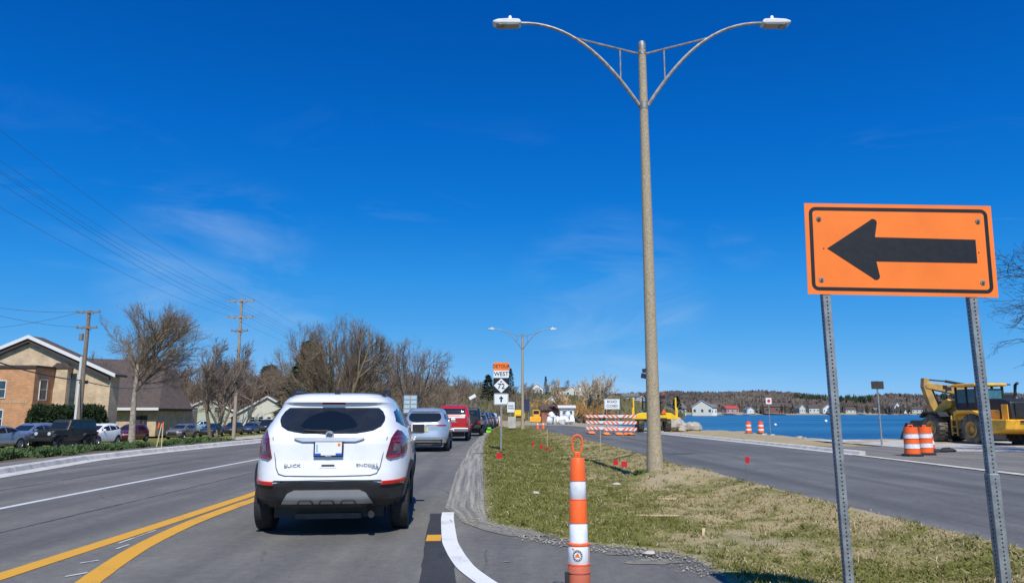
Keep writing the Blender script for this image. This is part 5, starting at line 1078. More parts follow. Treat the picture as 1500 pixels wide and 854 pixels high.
text('lettering', '72', .31, (0, -.046, zz - .385), (R(90), 0, 0), M_sblack, d, .001, 1.0); text('lettering', 'M', .10, (0, -.046, zz - .19), (R(90), 0, 0), M_sblack, d, .001, 1.15)
o = plate(rs, 'arrow_panel', .60, .46, zz - .905, M_swhite, M_sblack, bt=.012); za = zz - .905
flatpoly([(-.035, -.12), (.035, -.12), (.035, .02), (.085, .0), (.085, .04), (0, .125), (-.085, .04), (-.085, 0), (-.035, .02)], -.0435, -.0402, 0, za).build('arrow', M_sblack, o)

# sign backs and small signs
def simple_sign(name, label, x, y, z0, H, w, h, mat, back=None, txt=None, posts=1, rz=0, pm=None, pcol=None):
    t = thing(name, label, 'sign', (x, y, z0), rz)
    for k in range(posts): MB().box((0 if posts == 1 else (k - .5) * w * .8, .0, H / 2), (.06, .05, H)).build('post', pcol or M_galv, t)
    o = flatpoly(rrect(w, h, .03, 3), -.036, -.027, 0, H - h / 2 - .02).build('panel', mat, t)
    return t, o
t, o = simple_sign('street_sign', 'small sign seen from the back on a thin post near the loader', 17.0, 34.3, gzf(17, 34), 2.95, .58, .36, mk('sign_back_brown', (.05, .042, .038), .6, .2, var=.2)); 
t, o = simple_sign('street_sign', 'small white and red sign on a post by the lake shore drums', 20.3, 58.5, gzf(20, 58), 2.75, .45, .48, M_swhite); MB().lathe([(.09, -.041), (.13, -.041), (.13, -.037), (.09, -.037)], 16, 'y', c=(0, 0, 2.49)).build('red_ring', M_flagred, o)
q = at(588, 592, 62); t, o = simple_sign('street_sign', 'plain white sign panel on the verge before the blue guide sign', -9.55 - 3.2, 66, gzf(-12.8, 66), 2.9, .95, .95, M_swhite)
t, o = simple_sign('guide_sign', 'blue motorist guide sign of small panels on a wooden post', -14.3, 104, gzf(-14.3, 104), 4.2, 1.9, 2.5, mk('sign_blue', (.14, .28, .42), .5, var=.1), pcol=M_pole2)
MB().box((0, -.06, 2.9), (.14, .04, 2.6)).build('front_post', M_pole2, t)
for k in range(2):
    for j in range(4): MB().box(((k - .5) * .95, -.045, 1.98 + j * .62), (.78, .012, .46)).build('logo_panel', mk('sign_paleblue', (.42, .52, .58), .5, var=.15), o)
t, o = simple_sign('regulatory_sign', 'white sign on a grey block base behind the route sign', -.12, 82, gzf(0, 82), 2.85, .82, 1.12, M_swhite); text('lettering', 'ROAD\nWORK', .27, (0, -.045, 2.27), (R(90), 0, 0), M_sblack, o, .002, .8)
MB().box((.1, .2, .6), (.85, .8, 1.25)).build('base_block', M_conc, t, bevel=.03)
q = at(692, 582, 120); t = thing('tilted_sign', 'tilted white panel on a mast above the far queue', 'sign', (q.x, 120, -.3), 0)
MB().box((-.2, .05, 2.2), (.09, .09, 4.6)).build('mast', M_galv, t); MB().box((0, 0, 4.3), (1.15, .05, .5), 0, (0, R(-28), 0)).build('panel', M_swhite, t)

# ------------------------------------------------------------------ street lamps
def lamp_post(label, x, y, z, Hh, span, thick, rz=0, stain=True, fine=True):
    t = thing('street_lamp', label, 'street lamp', (x, y, z), rz); n = 20 if fine else 10
    MB().lathe([(.05, -.3), (thick * 1.36, -.3), (thick * 1.28, .1), (thick * 1.08, .9), (thick, 2.0), (thick * .62, Hh - .1), (.03, Hh - .1)], n).build('pole', M_agg, t, True)
    MB().lathe([(.02, Hh - .18), (thick * .64, Hh - .18), (thick * .64, Hh - .02), (thick * .5, Hh + .06), (.02, Hh + .09)], n).build('cap', M_galv2, t, True)
    zl = Hh * .842; rl = thick * (1 - .4 * zl / Hh)
    MB().lathe([(.02, zl - .11), (rl * 1.12, zl - .10), (rl * 1.12, zl + .10), (.02, zl + .11)], n).build('lower_collar', M_galv2, t, True)
    zu = Hh - .28; MB().lathe([(.02, zu - .04), (thick * .66, zu - .04), (thick * .66, zu + .04), (.02, zu + .04)], n).build('upper_collar', M_galv2, t, True)
    ht = Hh + .60
    for s in (-1, 1):
        arc = []
        P0, P1, P2, P3 = Vector((s * rl, 0, zl)), Vector((s * span * .26, 0, zl + (ht - zl) * .62)), Vector((s * span * .50, 0, ht + .03)), Vector((s * span * .83, 0, ht))
        for k in range(17):
            u = k / 16; arc.append(P0 * (1 - u) ** 3 + P1 * 3 * u * (1 - u) ** 2 + P2 * 3 * u * u * (1 - u) + P3 * u ** 3)
        a = MB().tube(arc, [.052 - .014 * k / 16 for k in range(17)], 8).build('arm', M_galv2, t, True)
        q = arc[9]; MB().tube([(s * thick * .6, 0, zu), q + Vector((0, 0, .03))], .030, 6).build('brace', M_galv2, a, True)
        mx_ = s * thick * .6 + (q.x - s * thick * .6) * .30; mzt = zu + (q.z - zu) * .30
        k = min(range(17), key=lambda i: abs(arc[i].x - mx_)); MB().tube([(mx_, 0, mzt), (mx_, 0, arc[k].z)], .022, 6).build('strut', M_galv2, a, True)
        hx = s * span * .83; L = span * .19
        prof = [(hx - s * .04, -.02), (hx + s * .02, .07), (hx + s * L * .4, .085), (hx + s * L * .8, .065), (hx + s * (L - .03), .02), (hx + s * L, -.03), (hx + s * (L - .1), -.06), (hx, -.07)]
        h = MB().prism([(p[0], p[1] + ht) for p in prof], 'y', -.14, .14).build('lamp_head', mk('lamp_housing', (.62, .63, .62), .5, var=.08), t, bevel=.04)
        MB().box((hx + s * L * .42, 0, ht - .085), (L * .72, .25, .03)).build('lamp_lens', mk('lamp_glass', (.25, .24, .21), .25, var=.2), h, bevel=.01); MB().lathe([(.01, ht - .13), (.10, ht - .125), (.11, ht - .09), (.01, ht - .085)], 14, c=(hx + s * L * .72, 0, 0)).build('lens_bowl', M_galv2, h, True)
        MB().lathe([(.01, ht + .10), (.045, ht + .10), (.045, ht + .19), (.03, ht + .21), (.01, ht + .21)], 12, c=(hx + s * L * .36, 0, 0)).build('photocell', M_swhite, h, True)
    if stain:
        for a, ln in ((-.5, .9), (-.1, .75), (.35, 1.0)):
            rr = thick * .77; z1 = Hh * .70; mb = MB(); r0 = rr * 1.012
            pts = [(a + w_, z1 - l) for w_, l in ((-.12, 0), (.12, 0), (.1, ln * .6), (.02, ln), (-.06, ln * .7))]
            mb.add([((thick * (1 - .4 * zq / Hh) + .004) * math.sin(aq), -(thick * (1 - .4 * zq / Hh) + .004) * math.cos(aq), zq) for aq, zq in pts], [tuple(range(5))]).build('rust_stain', M_rust, t)
    return t
zl0 = float(med_z(LAMP[0], LAMP[1]))
lp = lamp_post('tall double-armed street lamp on an aggregate concrete pole by the dirt mound', LAMP[0] - .07, LAMP[1], zl0, 11.12 - zl0, 3.92, .158)
bn = MB().box((-.19, 0, 2.40), (.10, .03, .10), 0, (0, R(-8), 0)).box((-.21, 0, 2.27), (.13, .025, .12), 0, (0, R(10), 0)); bn.build('banner_remnant', mk('navy_cloth', (.012, .014, .045), .8, var=.3), lp)
lp2 = lamp_post('double-armed street lamp at the end of the median near the orange cones', 1.2, 84, gzf(1, 84), 10.6, 3.9, .17, 0, False, False)

# ------------------------------------------------------------------ barricades, drums, cones
def barricade(label, x, y, rz, w=2.44):
    t = thing('barricade', label, 'barricade', (x, y, gzf(x, y) + .004), rz, None)
    for zr in (.42, .86, 1.30):
        r_ = MB().box((0, -.03, zr), (w, .025, .2)).build('rail', M_refl, t); st = MB(); k = -w / 2 - .3
        while k < w / 2:
            dirn = 1 if k + .15 < 0 else -1; a, b_ = k, k + .155
            sh = .2 if dirn < 0 else -.2
            pts = [(a, zr - .098), (b_, zr - .098), (b_ - sh * -1 * 1, zr + .098), (a - sh * -1 * 1, zr + .098)]
            pts = [(min(max(p, -w / 2 + .002), w / 2 - .002), q) for p, q in pts]
            if max(p[0] for p in pts) - min(p[0] for p in pts) > .03: st.add([(p, -.0455, q) for p, q in pts], [(0, 1, 2, 3)])
            k += .31
        st.build('stripes', M_corange, r_)
    for s in (-1, 1):
        MB().box((s * w * .42, .0, .75), (.05, .035, 1.4)).build('upright', M_galv, t); MB().box((s * w * .42, 0, .04), (.06, 1.5, .06)).build('foot', M_galv, t)
    return t
b1 = barricade('striped three-rail barricade in front, with orange sandbags at its feet', 7.55, 51.8, R(-2), 2.3)
b2 = barricade('striped three-rail barricade standing behind the first one', 6.7, 55.4, R(4), 2.44)
rcs = thing('road_closed_sign', 'white road closed sign raised on two posts behind the barricades', 'sign', (7.15, 52.9, gzf(7, 52)), 0)
for s in (-1, 1): MB().box((s * .42, 0, 1.2), (.05, .04, 2.4)).build('post', M_galv, rcs)
o = flatpoly(rrect(1.12, .74, .04, 3), -.04, -.03, 0, 2.16).build('panel', M_swhite, rcs); ringband(1.07, .69, .035, .018, -.042, -.0403, 2.16).build('border', M_sblack, o)
text('lettering', 'ROAD', .25, (0, -.0425, 2.32), (R(90), 0, 0), M_sblack, o, .001); text('lettering', 'CLOSED', .25, (0, -.0425, 2.02), (R(90), 0, 0), M_sblack, o, .001, .88)
sbm = MB().ball((0, 0, .07), .3, 10, 0, random.Random(2), (1, .6, .35)).mesh('sandbag', True); M_sandbag = mk('sandbag_orange', (.80, .22, .04), .8, var=.2, scale=6)
for i, (dx, dy, rz) in enumerate(((-.15, -.5, .2), (.3, -.62, 2.0), (.65, -.45, .9), (-1.0, -.3, .4), (-1.7, 2.7, .1))):
    o = link('sandbag', sbm, M_sandbag); o.location = (7.55 + dx, 51.8 + dy, gzf(7, 51) + .03); o.rotation_euler = (0, 0, rz); tag(o, 'bright orange sandbag lying on a barricade foot', 'sandbag', 'sandbags at the barricades')
def drum_proto():
    t = thing('traffic_drum', '', 'traffic drum'); r = .29
    MB().lathe([(.05, 0), (.40, 0), (.40, .06), (.3, .08), (.05, .08)], 8).build('base', M_rubber, t)
    lev = [(.06, .24, M_corange, 0), (.24, .40, M_refl, .004), (.40, .56, M_corange, .012), (.56, .72, M_refl, .018), (.72, .92, M_corange, .026)]
    for a, b_, m_, ins in lev:
        MB().lathe([(.02, a), (r - ins, a), (r - ins - .012, b_), (.02, b_)], 22).build('white_band' if m_ == M_refl else 'orange_band', m_, t, True)
    for zr in (.24, .40, .56, .72): MB().lathe([(r - .05, zr - .006), (r + .004 - zr * .03, zr - .006), (r + .004 - zr * .03, zr + .006), (r - .05, zr + .006)], 22).build('rib', M_corange, t)
    MB().tube([(-.1, 0, .91), (-.08, 0, .98), (.08, 0, .98), (.1, 0, .91)], .022, 6).build('handle', M_corange, t, True); return t
dp = drum_proto()
DR = [(13.55, 25.3, 1.08, 'first orange and white drum of three, nearest the driveway kerb'), (14.45, 26.1, 1.06, 'middle orange and white drum of the three by the loader'), (15.85, 28.4, 1.02, 'leaning orange and white drum by the rubble near the loader'), (18.0, 56.6, .98, 'orange and white drum on the beach edge by the lake'), (18.6, 55.6, .98, 'orange and white drum standing beside the shore sign post')]
for i, (x, y, s, lab) in enumerate(DR):
    t = dp if i == 0 else copy_tree(dp); t.location = (x, y, gzf(x, y) + .01); t.scale = (s * .80, s * .80, s * .97); t['label'] = lab; t.rotation_euler = (R(-3) if i == 2 else 0, R(5) if i == 2 else 0, i * .7)
# broken lumps by the drums
mb = MB(); rr = random.Random(4)
for k in range(9): mb.ball((16.1 + rr.uniform(-.5, .8), 28.2 + rr.uniform(-.4, .4), gzf(16, 28) + .06), rr.uniform(.08, .2), 8, 0, rr, (1.3, 1, .6))
tag(mb.build('rubble', M_asphdark), 'low heap of dark broken asphalt rubble behind the drums', 'rubble', kind='stuff')
def small_cone(x, y, lab):
    t = thing('traffic_cone', lab, 'traffic cone', (x, y, gzf(x, y)), 0); MB().box((0, 0, .02), (.4, .4, .04)).build('base', M_rubber, t); MB().lathe([(.05, .04), (.17, .04), (.045, .74), (.02, .76)], 14).build('body', M_corange, t, True); MB().lathe([(.02, .45), (.105, .45), (.082, .58), (.02, .58)], 14).build('band', M_refl, t, True); return t
for px, Yd, lab in ((787, 74, 'orange cone on the median end nearest the far lamp'), (795, 74, 'orange cone beside the green topped stake')):
    small_cone((px - 750) / FPX * Yd, Yd, lab)
t = thing('warning_board', 'small striped orange board leaning by the head of the queue', 'barricade', (-2.55 + .6, 100, gzf(0, 100)), 0); MB().box((0, 0, .55), (.9, .06, 1.0)).build('board', M_refl, t)
for k in range(3): MB().prism([(-.4 + k * .3, .1), (-.25 + k * .3, .1), (-.05 + k * .3, 1.0), (-.2 + k * .3, 1.0)], 'y', -.036, -.031).build('stripe', M_corange, t)

# flags and stakes
def pin_flag(px, py, lab, s=1.0, mat=None):
    q = gp(px, py, -.2); t = thing('pin_flag', lab, 'marker flag', (q.x, q.y, float(med_z(q.x, q.y))), rd.uniform(-.5, .5), None)
    MB().tube([(0, 0, 0), (0, 0, .5)], .004, 5).build('wire', M_wire, t); me = MB()
    a = [(0.0, 0, .5), (.13, .02, .49), (.125, .03, .36), (.0, 0, .37)]; me.add([(p[0] * s, p[1], p[2]) for p in a] + [(p[0] * s, p[1] + .003, p[2]) for p in a], [(0, 1, 2, 3), (7, 6, 5, 4), (0, 4, 5, 1), (1, 5, 6, 2), (2, 6, 7, 3), (3, 7, 4, 0)])
    me.build('flag', mat or M_flagred, t); return t
for px, py, lab in ((727, 707, 'red pin flag near the muddy edge of the median'), (779, 664, 'red pin flag first in the line of three, towards the cones'), (791, 670, 'red pin flag standing between two others in a line up the median'), (800, 675, 'red pin flag third in the line up the median, nearest the lath stake'), (899, 703, 'red pin flag facing square on near the tall lamp pole'), (911, 708, 'red pin flag seen edge-on beside the tall lamp pole'), (1094, 718, 'red pin flag at the kerbless edge of the closed road')): pin_flag(px, py, lab)
def stake(x, y, z, H, lab, top=None, cat='stake'):
    t = thing('lath_stake', lab, cat, (x, y, z), rd.random()); MB().box((0, 0, H / 2), (.035, .012, H)).build('lath', M_lath, t)
    if top: MB().box((0, 0, H - .09), (.045, .02, .16)).build('ribbon', top, t)
    return t
M_grn = mk('ribbon_green', (.02, .28, .16), .6, var=.1); M_lime = mk('ribbon_lime', (.22, .75, .03), .6, var=.1)
for px, py, H, lab, tp in ((802, 660, 1.15, 'lath stake with a green top in the middle of the median', M_grn), (880, 663, .85, 'plain lath stake at the edge of the closed road', None)):
    q = gp(px, py, -.2); stake(q.x, q.y, float(med_z(q.x, q.y)), H, lab, tp)
for px, py, s, lab in ((712, 636, 1, 'lime green flag at the muddy edge of the far median'), (714, 628, .8, 'small lime green flag farther along the median edge')):
    q = gp(px, py + 4, -.1); pin_flag(px, py + 9, lab, 2.2, M_lime)
q = gp(236, 660, -.05); t = stake(q.x, q.y, gzf(q.x, q.y), 1.1, 'orange topped survey stakes crossed on the planting bed', M_corange); MB().box((-.12, .02, .6), (.035, .012, .9), 0, (0, R(8), 0)).build('second_lath', M_lath, t); MB().box((-.16, .02, .98), (.05, .02, .22), 0, (0, R(8), 0)).build('second_ribbon', M_corange, t)
# debris lying on the grass
for px, py, ln, rz, lab in ((975, 715, .4, .1, 'pale stick lying on the dirt mound'), (962, 738, .7, -.02, 'grey batten lying on the grass below the mound'), (1030, 765, .3, 1.3, 'short pale stick poking from the dry grass')):
    q = gp(px, py, .0); o = MB().box((0, 0, 0), (ln, .035, .02)).build('stick', M_lath); o.location = (q.x, q.y, float(med_z(q.x, q.y)) + .03); o.rotation_euler = (0, R(-20) if ln < .35 else 0, rz); tag(o, lab, 'stick')
for px, py, s, lab in ((903, 700, .07, 'pale stone on the grass near the tall lamp pole'), (785, 717, .06, 'white stone on the green median grass'), (952, 822, .05, 'small pale stone on the asphalt apron')):
    q = gp(px, py, -.05); o = MB().ball((0, 0, 0), s, 8, 0, random.Random(int(px)), (1.4, 1, .6)).build('stone', M_rock, None, True); o.location = (q.x, q.y, (float(med_z(q.x, q.y)) if q.x > med_l(q.y) else 0) + .03); tag(o, lab, 'stone')
gt = leafball(51, 160, .14, .10, .02, .07, .6); 
for px, py, lab in ((938, 694, 'tuft of longer green grass at the foot of the lamp pole'),):
    q = Vector((LAMP[0] - .45, LAMP[1] - .22, 0)); o = link('grass_tuft', gt, mk('tuft_green', (.06, .11, .02), .9, var=.3)); o.location = (q.x, q.y, float(med_z(q.x, q.y))); tag(o, lab, 'grass tuft')
# ------------------------------------------------------------------ wheel loader
BT = MB().lathe([(.45, -.30), (.86, -.33), (.96, -.29), (1.0, -.22), (1.0, .22), (.96, .29), (.86, .33), (.52, .30)], 32, 'x', cap=False)
for k in range(22):
    a = 6.283 * k / 22
    for s in (-1, 1):
        BT.box((s * .16, math.cos(a + s * .07) * 1.005, math.sin(a + s * .07) * 1.005), (.30, .10, .07), 0, (a + math.pi / 2 + 0 * s, 0, 0) if False else (a - math.pi / 2, 0, 0))
BIGT = BT.mesh('lug_tyre', True); BIGR = MB().lathe([(.02, -.2), (.54, -.2), (.54, .32), (.48, .33), (.42, .14), (.24, .12), (.20, .24), (.02, .24)], 22, 'x').mesh('big_rim', True)
def big_wheel(t, x, y, r, w, sg, mat=None, rim=None):
    o = bpy.data.objects.new('wheel', None); COL.objects.link(o); o.parent = t; o.location = (x, y, r); o.scale = (sg * w / .66, r, r); link('tyre', BIGT, M_tyremud, o); link('rim', BIGR, M_yellowdirt, o)
ld_ = thing('wheel_loader', 'yellow wheel loader with a black engine cover and lowered bucket by the lake', 'wheel loader', (23.3, 35.6, gzf(23, 35) + .016), R(1.5)); ld_.scale = (1, 1, .89)
for y in (0, 3.25):
    for s in (-1, 1): big_wheel(ld_, s * 1.06, y, .78, .62, s)
MB().prism([(-2.35, .80), (-1.2, .55), (-.95, .95), (-.95, 1.32), (-2.45, 1.32)], 'x', -1.32, 1.32).build('counterweight', M_yellow, ld_, bevel=.05)
sl = MB()
for k in range(3): sl.box((-.5 + .5 * k, -2.46, 1.22), (.34, .03, .10))
sl.build('counterweight_slots', M_machblack, ld_)
MB().prism([(-2.15, 1.3), (.35, 1.3), (.35, 2.42), (-1.5, 2.38), (-2.1, 2.22)], 'x', -.82, .82).build('engine_hood', M_machblack, ld_, bevel=.08)
MB().box((0, -2.16, 1.78), (1.3, .05, .75)).build('radiator_grille', mk('grille_black', (.012, .013, .016), .6, var=.4, scale=9), ld_)
for s in (-1, 1):
    MB().box((s * .84, -1.75, 1.68), (.05, .42, .78)).build('side_panel', M_yellow, ld_, bevel=.02); MB().box((s * .84, -.65, 1.55), (.06, 1.5, .5)).build('side_panel', M_yellowdirt, ld_, bevel=.02)
    MB().prism([(-.95, 1.25), (-.7, 1.62), (-.2, 1.78), (1.0, 1.78), (1.25, 1.6), (1.25, 1.45), (.9, 1.62), (-.15, 1.64), (-.62, 1.5)], 'x', s * .72, s * 1.36).build('rear_fender', M_yellow, ld_, bevel=.02)
    lad = MB(); lad.box((s * 1.2, 1.25, .95), (.06, .06, 1.1)); lad.box((s * 1.2, 1.68, .95), (.06, .06, 1.1))
    for k in range(3): lad.box((s * 1.2, 1.46, .55 + .35 * k), (.1, .42, .05))
    lad.build('ladder', M_yellowdirt, ld_)
    MB().prism([(2.3, 1.45), (2.55, 1.72), (3.9, 1.72), (4.2, 1.4), (4.1, 1.35), (3.8, 1.62), (2.65, 1.62), (2.42, 1.4)], 'x', s * .74, s * 1.38).build('front_fender', M_machblack, ld_, bevel=.02)
    ar = MB().prism([(2.5, 2.2), (2.9, 2.45), (3.6, 2.15), (4.9, 1.15), (5.1, .75), (4.9, .6), (4.6, .75), (3.6, 1.65), (2.7, 1.95)], 'x', s * .42, s * .58).build('lift_arm', M_yellow, ld_, bevel=.02)
    MB().tube([(s * .5, 2.9, 1.1), (s * .5, 4.2, 1.4)], .08, 8).build('lift_cylinder', M_steel, ar, True)
MB().prism([(.2, 1.25), (2.1, 1.25), (2.1, 1.75), (.2, 1.75)], 'x', -.85, .85).build('platform', M_yellow, ld_, bevel=.04)
MB().prism([(1.9, .75), (4.0, .7), (4.1, 1.2), (3.4, 2.3), (2.5, 2.4), (2.2, 1.7)], 'x', -.40, .40).build('front_frame', M_yellowdirt, ld_, bevel=.03); MB().box((0, .3, .95), (1.0, 3.4, .6)).build('chassis', M_machblack, ld_)
MB().prism([(3.6, 1.5), (4.0, 2.35), (4.25, 2.35), (4.8, 1.0), (4.6, .9), (4.0, 1.8)], 'x', -.2, .2).build('tilt_link', M_machblack, ld_)
MB().tube([(0, 2.7, 2.1), (0, 4.1, 2.3)], .10, 8).build('tilt_cylinder', M_steel, ld_, True)
bk = MB(); pr = [(4.75, .95), (4.7, .25), (4.95, .03), (6.0, .02), (6.02, .06), (5.05, .10), (4.85, .3), (4.86, 1.15), (4.75, 1.2)]
bk.prism(pr, 'x', -1.5, 1.5); b_ = bk.build('bucket', M_machblack, ld_)
for s in (-1, 1): MB().prism([(4.75, 1.0), (4.7, .2), (5.0, .03), (6.0, .03), (5.3, 1.05)], 'x', s * 1.5, s * 1.53).build('bucket_side', M_machblack, b_)
cab = MB().box((0, 1.2, 1.95), (1.36, 1.6, .5)).build('cab', M_machblack, ld_, bevel=.04)
for x in (-.66, .66):
    for y in (.42, 1.15, 1.98): MB().box((x, y, 2.55), (.09, .09, 1.2)).build('cab_pillar', M_machblack, cab)
for s in (-1, 1):
    for y0, y1 in ((.48, 1.10), (1.20, 1.93)): MB().box((s * .655, (y0 + y1) / 2, 2.55), (.015, y1 - y0 - .02, .82)).build('cab_glass', M_tglass, cab)
for y in (.42, 1.98): MB().box((0, y, 2.55), (1.22, .015, .82)).build('cab_glass', M_tglass, cab)
MB().box((0, 1.2, 2.3), (.5, .5, .7)).build('seat', M_machblack, cab, bevel=.05)
MB().box((0, 1.2, 3.17), (1.62, 1.95, .17)).build('cab_roof', M_yellow, cab, bevel=.07); MB().box((.95, .5, 3.18), (.4, .06, .07)).build('light_bracket', M_machblack, cab)
MB().box((-.35, .3, 3.2), (.2, .06, .1)).build('work_lamp', mk('orange_lamp', (.6, .1, .03), .4, var=0), cab)
MB().tube([(.35, -.9, 2.35), (.35, -.9, 2.8), (.35, -.95, 3.1), (.35, -1.12, 3.2)], [.09, .06, .07, .07], 10).build('exhaust_stack', M_machblack, ld_, True); MB().lathe([(.02, 2.35), (.18, 2.35), (.1, 2.5), (.02, 2.55)], 12, c=(.35, -.9, 0)).build('stack_base', M_machblack, ld_)
MB().box((-1.0, 2.2, 2.95), (.06, .05, .3)).box((-1.05, 2.2, 3.1), (.2, .06, .22)).build('mirror', M_machblack, ld_)

# ------------------------------------------------------------------ excavator behind the loader, its boom folded to the left
ex = thing('excavator', 'dirty yellow excavator with a folded arched boom behind the wheel loader', 'excavator', (26.9, 40.6, gzf(26, 40) + .016), R(90))
M_arm = mk('arm_yellow', (.58, .34, .07), .6, 0, col2=(.30, .20, .09), scale=2.0, detail=8)
for s in (-1, 1):
    MB().prism([(-1.5, .08), (1.5, .08), (1.85, .4), (1.5, .75), (-1.5, .75), (-1.85, .4)], 'x', s * .75, s * 1.25).build('track', M_machblack, ex)
MB().lathe([(.05, .7), (.8, .7), (.8, .95), (.05, .95)], 18).build('turntable', M_machblack, ex)
MB().prism([(-1.9, .95), (1.0, .95), (1.0, 1.7), (-.6, 2.0), (-1.7, 1.95), (-1.95, 1.6)], 'x', -1.1, 1.1).build('house', M_arm, ex, bevel=.06); MB().box((-.6, .5, 2.0), (.95, 1.2, 1.0)).build('cab', M_machblack, ex, bevel=.06)
bo = MB().prism([(.6, 1.35), (.95, 1.95), (1.55, 2.72), (2.15, 2.88), (4.05, 3.12), (4.25, 3.0), (4.2, 2.82), (2.3, 2.42), (1.75, 2.2), (1.25, 1.6), (1.0, 1.2)], 'x', -.22, .22).build('boom', M_arm, ex, bevel=.03)
MB().box((0, 3.0, 2.78), (.46, .34, .2)).build('boom_plate', M_machblack, bo)
for s in (-1, 1): MB().tube([(s * .3, 1.0, 1.2), (s * .3, 1.95, 2.45)], .08, 8).build('boom_cylinder', M_steel, bo, True)
MB().tube([(0, 1.9, 3.0), (0, 3.0, 3.2)], .075, 8).build('stick_cylinder', M_machblack, bo, True); MB().tube([(0, 3.0, 3.2), (0, 4.15, 3.3)], .04, 8).build('cylinder_rod', M_steel, bo, True)
sk = MB().prism([(4.0, 3.35), (4.25, 3.38), (4.32, 2.9), (4.05, 1.9), (3.55, .85), (3.35, .9), (3.6, 1.8), (3.88, 2.7)], 'x', -.18, .18).build('stick', M_arm, ex, bevel=.03)
MB().tube([(0, 3.85, 2.9), (0, 3.3, 1.6)], .06, 8).build('bucket_cylinder', M_steel, sk, True); MB().prism([(3.5, 1.0), (3.3, 1.25), (2.7, 1.1), (2.5, .5), (2.8, .25), (3.3, .4)], 'x', -.45, .45).build('bucket', M_machblack, ex, bevel=.03)
# ------------------------------------------------------------------ backhoe tractor seen from behind
bh = thing('backhoe_tractor', 'bright yellow tractor with raised side arms seen from behind beside the lamp pole', 'tractor', (11.75, 61.5, gzf(12, 61) + .06), 0)
for s in (-1, 1):
    big_wheel(bh, s * 1.1, .2, .72, .5, s); big_wheel(bh, s * .95, 2.5, .5, .36, s)
    st = MB().box((s * 1.78, -.5, 1.55), (.2, .18, .7)).box((s * 1.74, -.5, 2.25), (.13, .12, 1.0)); st.build('side_arm', M_yellow2, bh, bevel=.02); MB().prism([(s * .6, 1.0), (s * 1.9, 1.0), (s * 1.9, 1.15), (s * 1.3, 1.5), (s * .6, 1.55)], 'y', -.62, -.35).build('frame_wing', M_yellow2, bh, bevel=.03)
    for y in (.0, 1.5): MB().box((s * .62, y, 2.1), (.09, .09, 1.4)).build('canopy_post', M_machblack, bh)
MB().box((0, -.45, 1.15), (1.3, .3, .35)).build('rear_frame', M_yellow2, bh, bevel=.03); MB().box((.5, -.62, .95), (.9, .1, .3)).build('lamp_panel', M_machblack, bh); MB().box((0, .8, 1.25), (1.1, 1.8, .9)).build('body', M_machblack, bh, bevel=.05)
MB().box((0, 2.4, 1.2), (.9, 1.6, .75)).build('bonnet', M_yellow2, bh, bevel=.08); MB().box((0, .75, 2.45), (1.45, 1.8, .1)).build('canopy', M_machblack, bh, bevel=.03)
MB().box((.05, .4, 1.85), (.55, .45, .7)).build('seat', M_machblack, bh, bevel=.08); MB().tube([(.75, .9, 1.6), (.78, .9, 2.9)], .07, 8).build('exhaust_stack', M_machblack, bh); MB().box((.95, .8, 2.85), (.4, .2, .35)).build('boom_head', M_machblack, bh, bevel=.05); MB().lathe([(.02, 3.0), (.13, 3.0), (.12, 3.2), (.02, 3.22)], 10, c=(1.0, .8, 0)).build('beacon', mk('beacon_red', (.6, .06, .03), .4, var=0), bh)
MB().prism([(.5, 1.45), (.9, 1.45), (.7, 1.85)], 'y', -.70, -.67).build('warning_triangle', M_corange, bh)
MB().box((-1.05, -.25, 1.25), (.3, .5, .8)).build('teal_tank', mk('teal', (.01, .16, .18), .5, var=.1), bh, bevel=.03)
# small bulldozer far off
dz = thing('bulldozer', 'small yellow bulldozer working far off beside the white bags', 'bulldozer', (4.9, 150, -.5), R(180))
for s in (-1, 1): MB().prism([(-1.4, .1), (1.4, .1), (1.7, .5), (1.4, .9), (-1.4, .9), (-1.7, .5)], 'x', s * .75, s * 1.2).build('track', M_machblack, dz)
MB().box((0, .6, 1.25), (1.1, 1.7, .8)).build('bonnet', M_yellow, dz, bevel=.05); MB().box((0, -.7, 1.6), (1.4, 1.1, 1.9)).build('cab', M_yellow, dz, bevel=.05); MB().box((0, -.13, 2.05), (1.1, .06, .7)).build('cab_glass', M_glass, dz); MB().box((0, 2.0, .7), (2.7, .18, 1.0)).build('blade', M_yellow, dz, bevel=.04)
tv = thing('site_truck', 'small yellow site truck behind the far lamp post', 'truck', (1.6, 160, -.5), 0)
MB().box((0, 0, 1.3), (2.2, 4, 1.2)).build('body', M_yellow2, tv, bevel=.08); MB().box((0, 1.6, 2.1), (2.0, 1.4, .9)).build('cab', M_yellow2, tv, bevel=.1); MB().box((0, -1.98, 1.1), (1.6, .1, .5)).build('tailgate', M_machblack, tv)
for s in (-1, 1):
    for y in (-1.2, 1.4): wheel(tv, s * 1.0, y, .42, .3, None, None, s)

